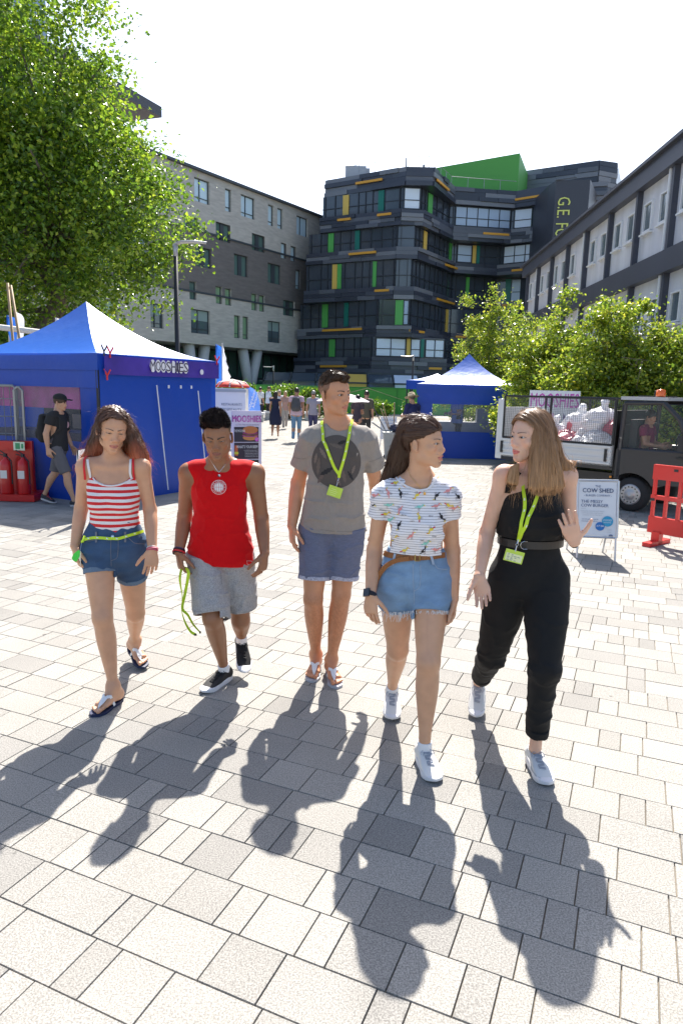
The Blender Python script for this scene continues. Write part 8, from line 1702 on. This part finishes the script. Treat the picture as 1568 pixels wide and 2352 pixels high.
# magenta poster behind the truck
a=P(1216,905,14.6); b=P(1332,908,14.2); e=E('poster_board',(lerp(a,b,.5)[0],14.4,0),'white board with magenta letters standing behind the truck cage','poster'); R_=nrm((b-a)*[1,1,0]); wd=np.linalg.norm((b-a)[:2]); z1=P(1216,896,14.6)[2]
m=MB(); m.box(V3(*(lerp(a,b,.5)[:2]),z1/2),(wd,.04,z1),X=R_); m.build('board',wht,e); nn=np.array([R_[1],-R_[0],0]); m=MB(); o_=V3(*(lerp(a,b,.5)[:2]),0)+nn*.024
add_text(m,'MOOSHIES',o_+V3(0,0,z1-.34),R_,(0,0,1),.30,wd*.95,c=(.55,.08,.42)); rr=random.Random(2)
for k in range(9): m.quad(*[o_+nn*.002+R_*((k-4)*.11+x)+V3(0,0,z) for x,z in ((-.03,z1-.85),(.03,z1-.85),(.02,z1-.45-.1*rr.random()),(-.02,z1-.45))],c=rr.choice([(.55,.35,.55),(.15,.12,.25),(.35,.5,.6)]))
m.build('board_print',M('poster_ink2',rough=.5,vcol=True),e)
# ---------------------------------------------------------------- burger company board
Yb=7.42; TL,TR,BR,BL=P(1326.8,1102.6,7.62),P(1421,1107.3,7.50),P(1415.5,1233,7.36),P(1322.5,1231.5,7.48)
e=E('sandwich_board',(2.8,7.45,0),'white burger company board with navy lettering and blue price discs, before the truck','sandwich board')
R_=nrm(BR-BL); U_=nrm(TL-BL); R_=nrm(R_-U_*R_.dot(U_)); nn=np.cross(R_,U_); W_=np.linalg.norm(BR-BL); H_=np.linalg.norm(TL-BL); pt=lambda u,v,o=.0:BL+R_*u*W_+U_*v*H_+nn*o
m=MB(); m.box(pt(.5,.5,-.012),(W_-.03,H_-.03,.012),X=R_,Y=U_,Z=nn); bd=m.build('poster_panel',M('poster_white',(.60,.62,.66),.4),e)
m=MB(); al=M('frame_aluminium',(.55,.56,.58),.3,metal=.6)
for a_,b_ in (((0,0),(1,0)),((1,0),(1,1)),((1,1),(0,1)),((0,1),(0,0))): m.tube([pt(*a_,-.008),pt(*b_,-.008)],.014,6)
m.build('frame',al,e)
for u in (.03,.97):
    m=MB(); p0=pt(u,0); p1=p0-U_*(p0[2]/U_[2]); m.tube([p0,p1],.011,6); m.tube([pt(u,.97,-.02),V3(p1[0]+.02,p1[1]+.42,0)],.011,6); m.build('leg',al,e)
m=MB(); m.box(lerp(pt(.5,.97,-.02),V3(*(pt(.5,0)[:2]+[.02,.42]),0),.42),(W_-.04,H_*.95,.012),X=R_,Y=nrm(pt(.5,.97,-.02)-V3(*(pt(.5,0)[:2]+[.02,.42]),0))); m.build('back_panel',MATS['poster_white'],e)
m=MB(); navy=(.012,.05,.16); grey=(.40,.42,.46)
T_=lambda s_,u,v,h_,w_,c=navy:add_text(m,s_,pt(u,v,.002),R_,U_,h_,w_*W_,c=c)
T_('THE',.50,.875,.026,.13); T_('COW SHED',.50,.785,.048,.76); T_('COW SHED',.503,.784,.048,.765); T_('- BURGER COMPANY -',.50,.715,.022,.68); T_('THE MESSY',.36,.60,.034,.54); T_('COW BURGER',.43,.53,.034,.68); T_('HALAL',.16,.49,.012,.12,grey)
for k,s_ in enumerate(('beef patty, monterey jack cheese','beef mayonnaise, beef tomato','sesame brioche bun')): T_(s_,.38,.445-.035*k,.014,.58-.05*k,grey)
T_('served with mustards,',.33,.30,.016,.42,(.15,.18,.28)); T_('ketchups & relishes',.31,.265,.016,.38,(.15,.18,.28))
for u,v,r,c in ((.76,.28,.058,(.03,.28,.48)),(.58,.19,.048,(.015,.14,.42))): cc_=pt(u,v,.003); m.add([cc_+R_*r*cos(2*pi*k/24)+U_*r*sin(2*pi*k/24) for k in range(24)],[tuple(range(24))],c=c)
add_text(m,'FOOD',pt(.76,.285,.005),R_,U_,.020,.085,c=(.7,.72,.75)); add_text(m,'FESTIVAL',pt(.76,.25,.005),R_,U_,.012,.08,c=(.7,.72,.75)); add_text(m,'£7.00',pt(.58,.18,.005),R_,U_,.022,.075,c=(.7,.72,.75))
T_('TASTE',.80,.12,.014,.12,grey); T_('GUIDE',.80,.085,.010,.10,grey); m.add([pt(.85,.03,.003)+R_*.022*cos(a)+U_*.014*sin(a) for a in np.linspace(0,pi,8)],[tuple(range(8))],c=navy); m.box(pt(.85,.012,.003),(.05,.008,.001),X=R_,Y=U_,Z=nn,c=navy)
m.build('poster_print',MATS['poster_ink'],bd)
# ---------------------------------------------------------------- red plastic barrier
def barrier(p0,p1,lbl,top=.98):
    p0=V3(p0[0],p0[1],0);p1=V3(p1[0],p1[1],0); D=nrm(p1-p0); L=np.linalg.norm(p1-p0); Nn=np.array([D[1],-D[0],0]); e=E('barrier',p0,lbl,'barrier','red plastic barriers'); rm=M('barrier_red',(.62,.022,.018),.35,coat=.2,var=.05,vs=4); pt=lambda u,z,o=0:p0+D*u+V3(0,0,z)+Nn*o
    m=MB(); m.box(pt(L/2,top-.09),(L,.05,.18),X=D); m.box(pt(L/2,.24),(L,.05,.20),X=D); m.box(pt(L/2,.58),(L,.045,.05),X=D)
    for u in np.arange(.03,L+.01,(L-.06)/6): m.box(pt(u,.58),(.034,.044,.66),X=D)
    m.build('panel',rm,e)
    for u in (.12,L-.12):
        m=MB(); m.box(pt(u,.08),(.10,.10,.16),X=D); m.box(pt(u,.025),(.10,.50,.05),X=D); m.build('foot',rm,e)
    m=MB(); m.box(pt(L*.28,top-.05,.028),(.05,.004,.03),X=D); m.box(pt(.03,.55,.028),(.05,.004,.03),X=D); m.build('reflector',blackp,e)
b0=G(1484,1246); b1=G(1552,1266); dd=nrm(b1[:2]-b0[:2]); 
barrier(b0[:2],b0[:2]+np.array([.62,-.78])*1.0,'red plastic pedestrian barrier with upright slots, at the right edge')
None and barrier((b0[0]+.04,b0[1]+.06),(b0[0]+1.0,b0[1]+.5),'red barrier folded back behind the one at the right edge')
# dark stock shelves added to make the inside of the left stall dim
q=o3+D2*L2*.55+D_*1.75; m=MB(); 
for z in (.5,.95,1.4): m.box(q+V3(0,0,z),(L2*.8,.4,.03),X=D2)
for u in (-.4,0,.4): m.box(q+D2*L2*u+V3(0,0,.8),(.04,.4,1.6),X=D2)
m.box(q+D_*.2+V3(0,0,.8),(L2*.8,.02,1.6),X=D2)
sh_=m.build('stock_shelf',M('shelf_dark',(.05,.035,.03),.7,var=.2),None,origin=q); tag(sh_,'dark shelving inside the large blue stall, seen through its window','shelf'); rr=random.Random(6)
for k,(c,lb) in enumerate((((.5,.35,.2),'brown card stock box nearest the stall corner, on the dark shelving'),((.55,.55,.55),'pale grey stock box second from the stall corner, on the dark shelving'),((.35,.1,.25),'plum stock box in the middle of the dark shelving'),((.2,.2,.22),'charcoal stock box left of the plum one on the dark shelving'),((.5,.42,.12),'mustard stock box near the left end of the dark shelving'),((.15,.25,.4),'blue stock box at the far left end of the dark shelving'))):
    u=-.38+.8*k/6; m=MB(); h_=rr.uniform(.12,.3); z=rr.choice((.515,.965)); p_=q+D2*L2*u-D_*.05+V3(0,0,z+h_/2); m.box(p_,(rr.uniform(.16,.28),.2,h_),X=D2); pass
    o=m.build('stock_box',M('stock_%.2f'%c[0],c,.6),None,origin=p_-V3(0,0,h_/2)); tag(o,lb,'box','stock boxes on the stall shelving')
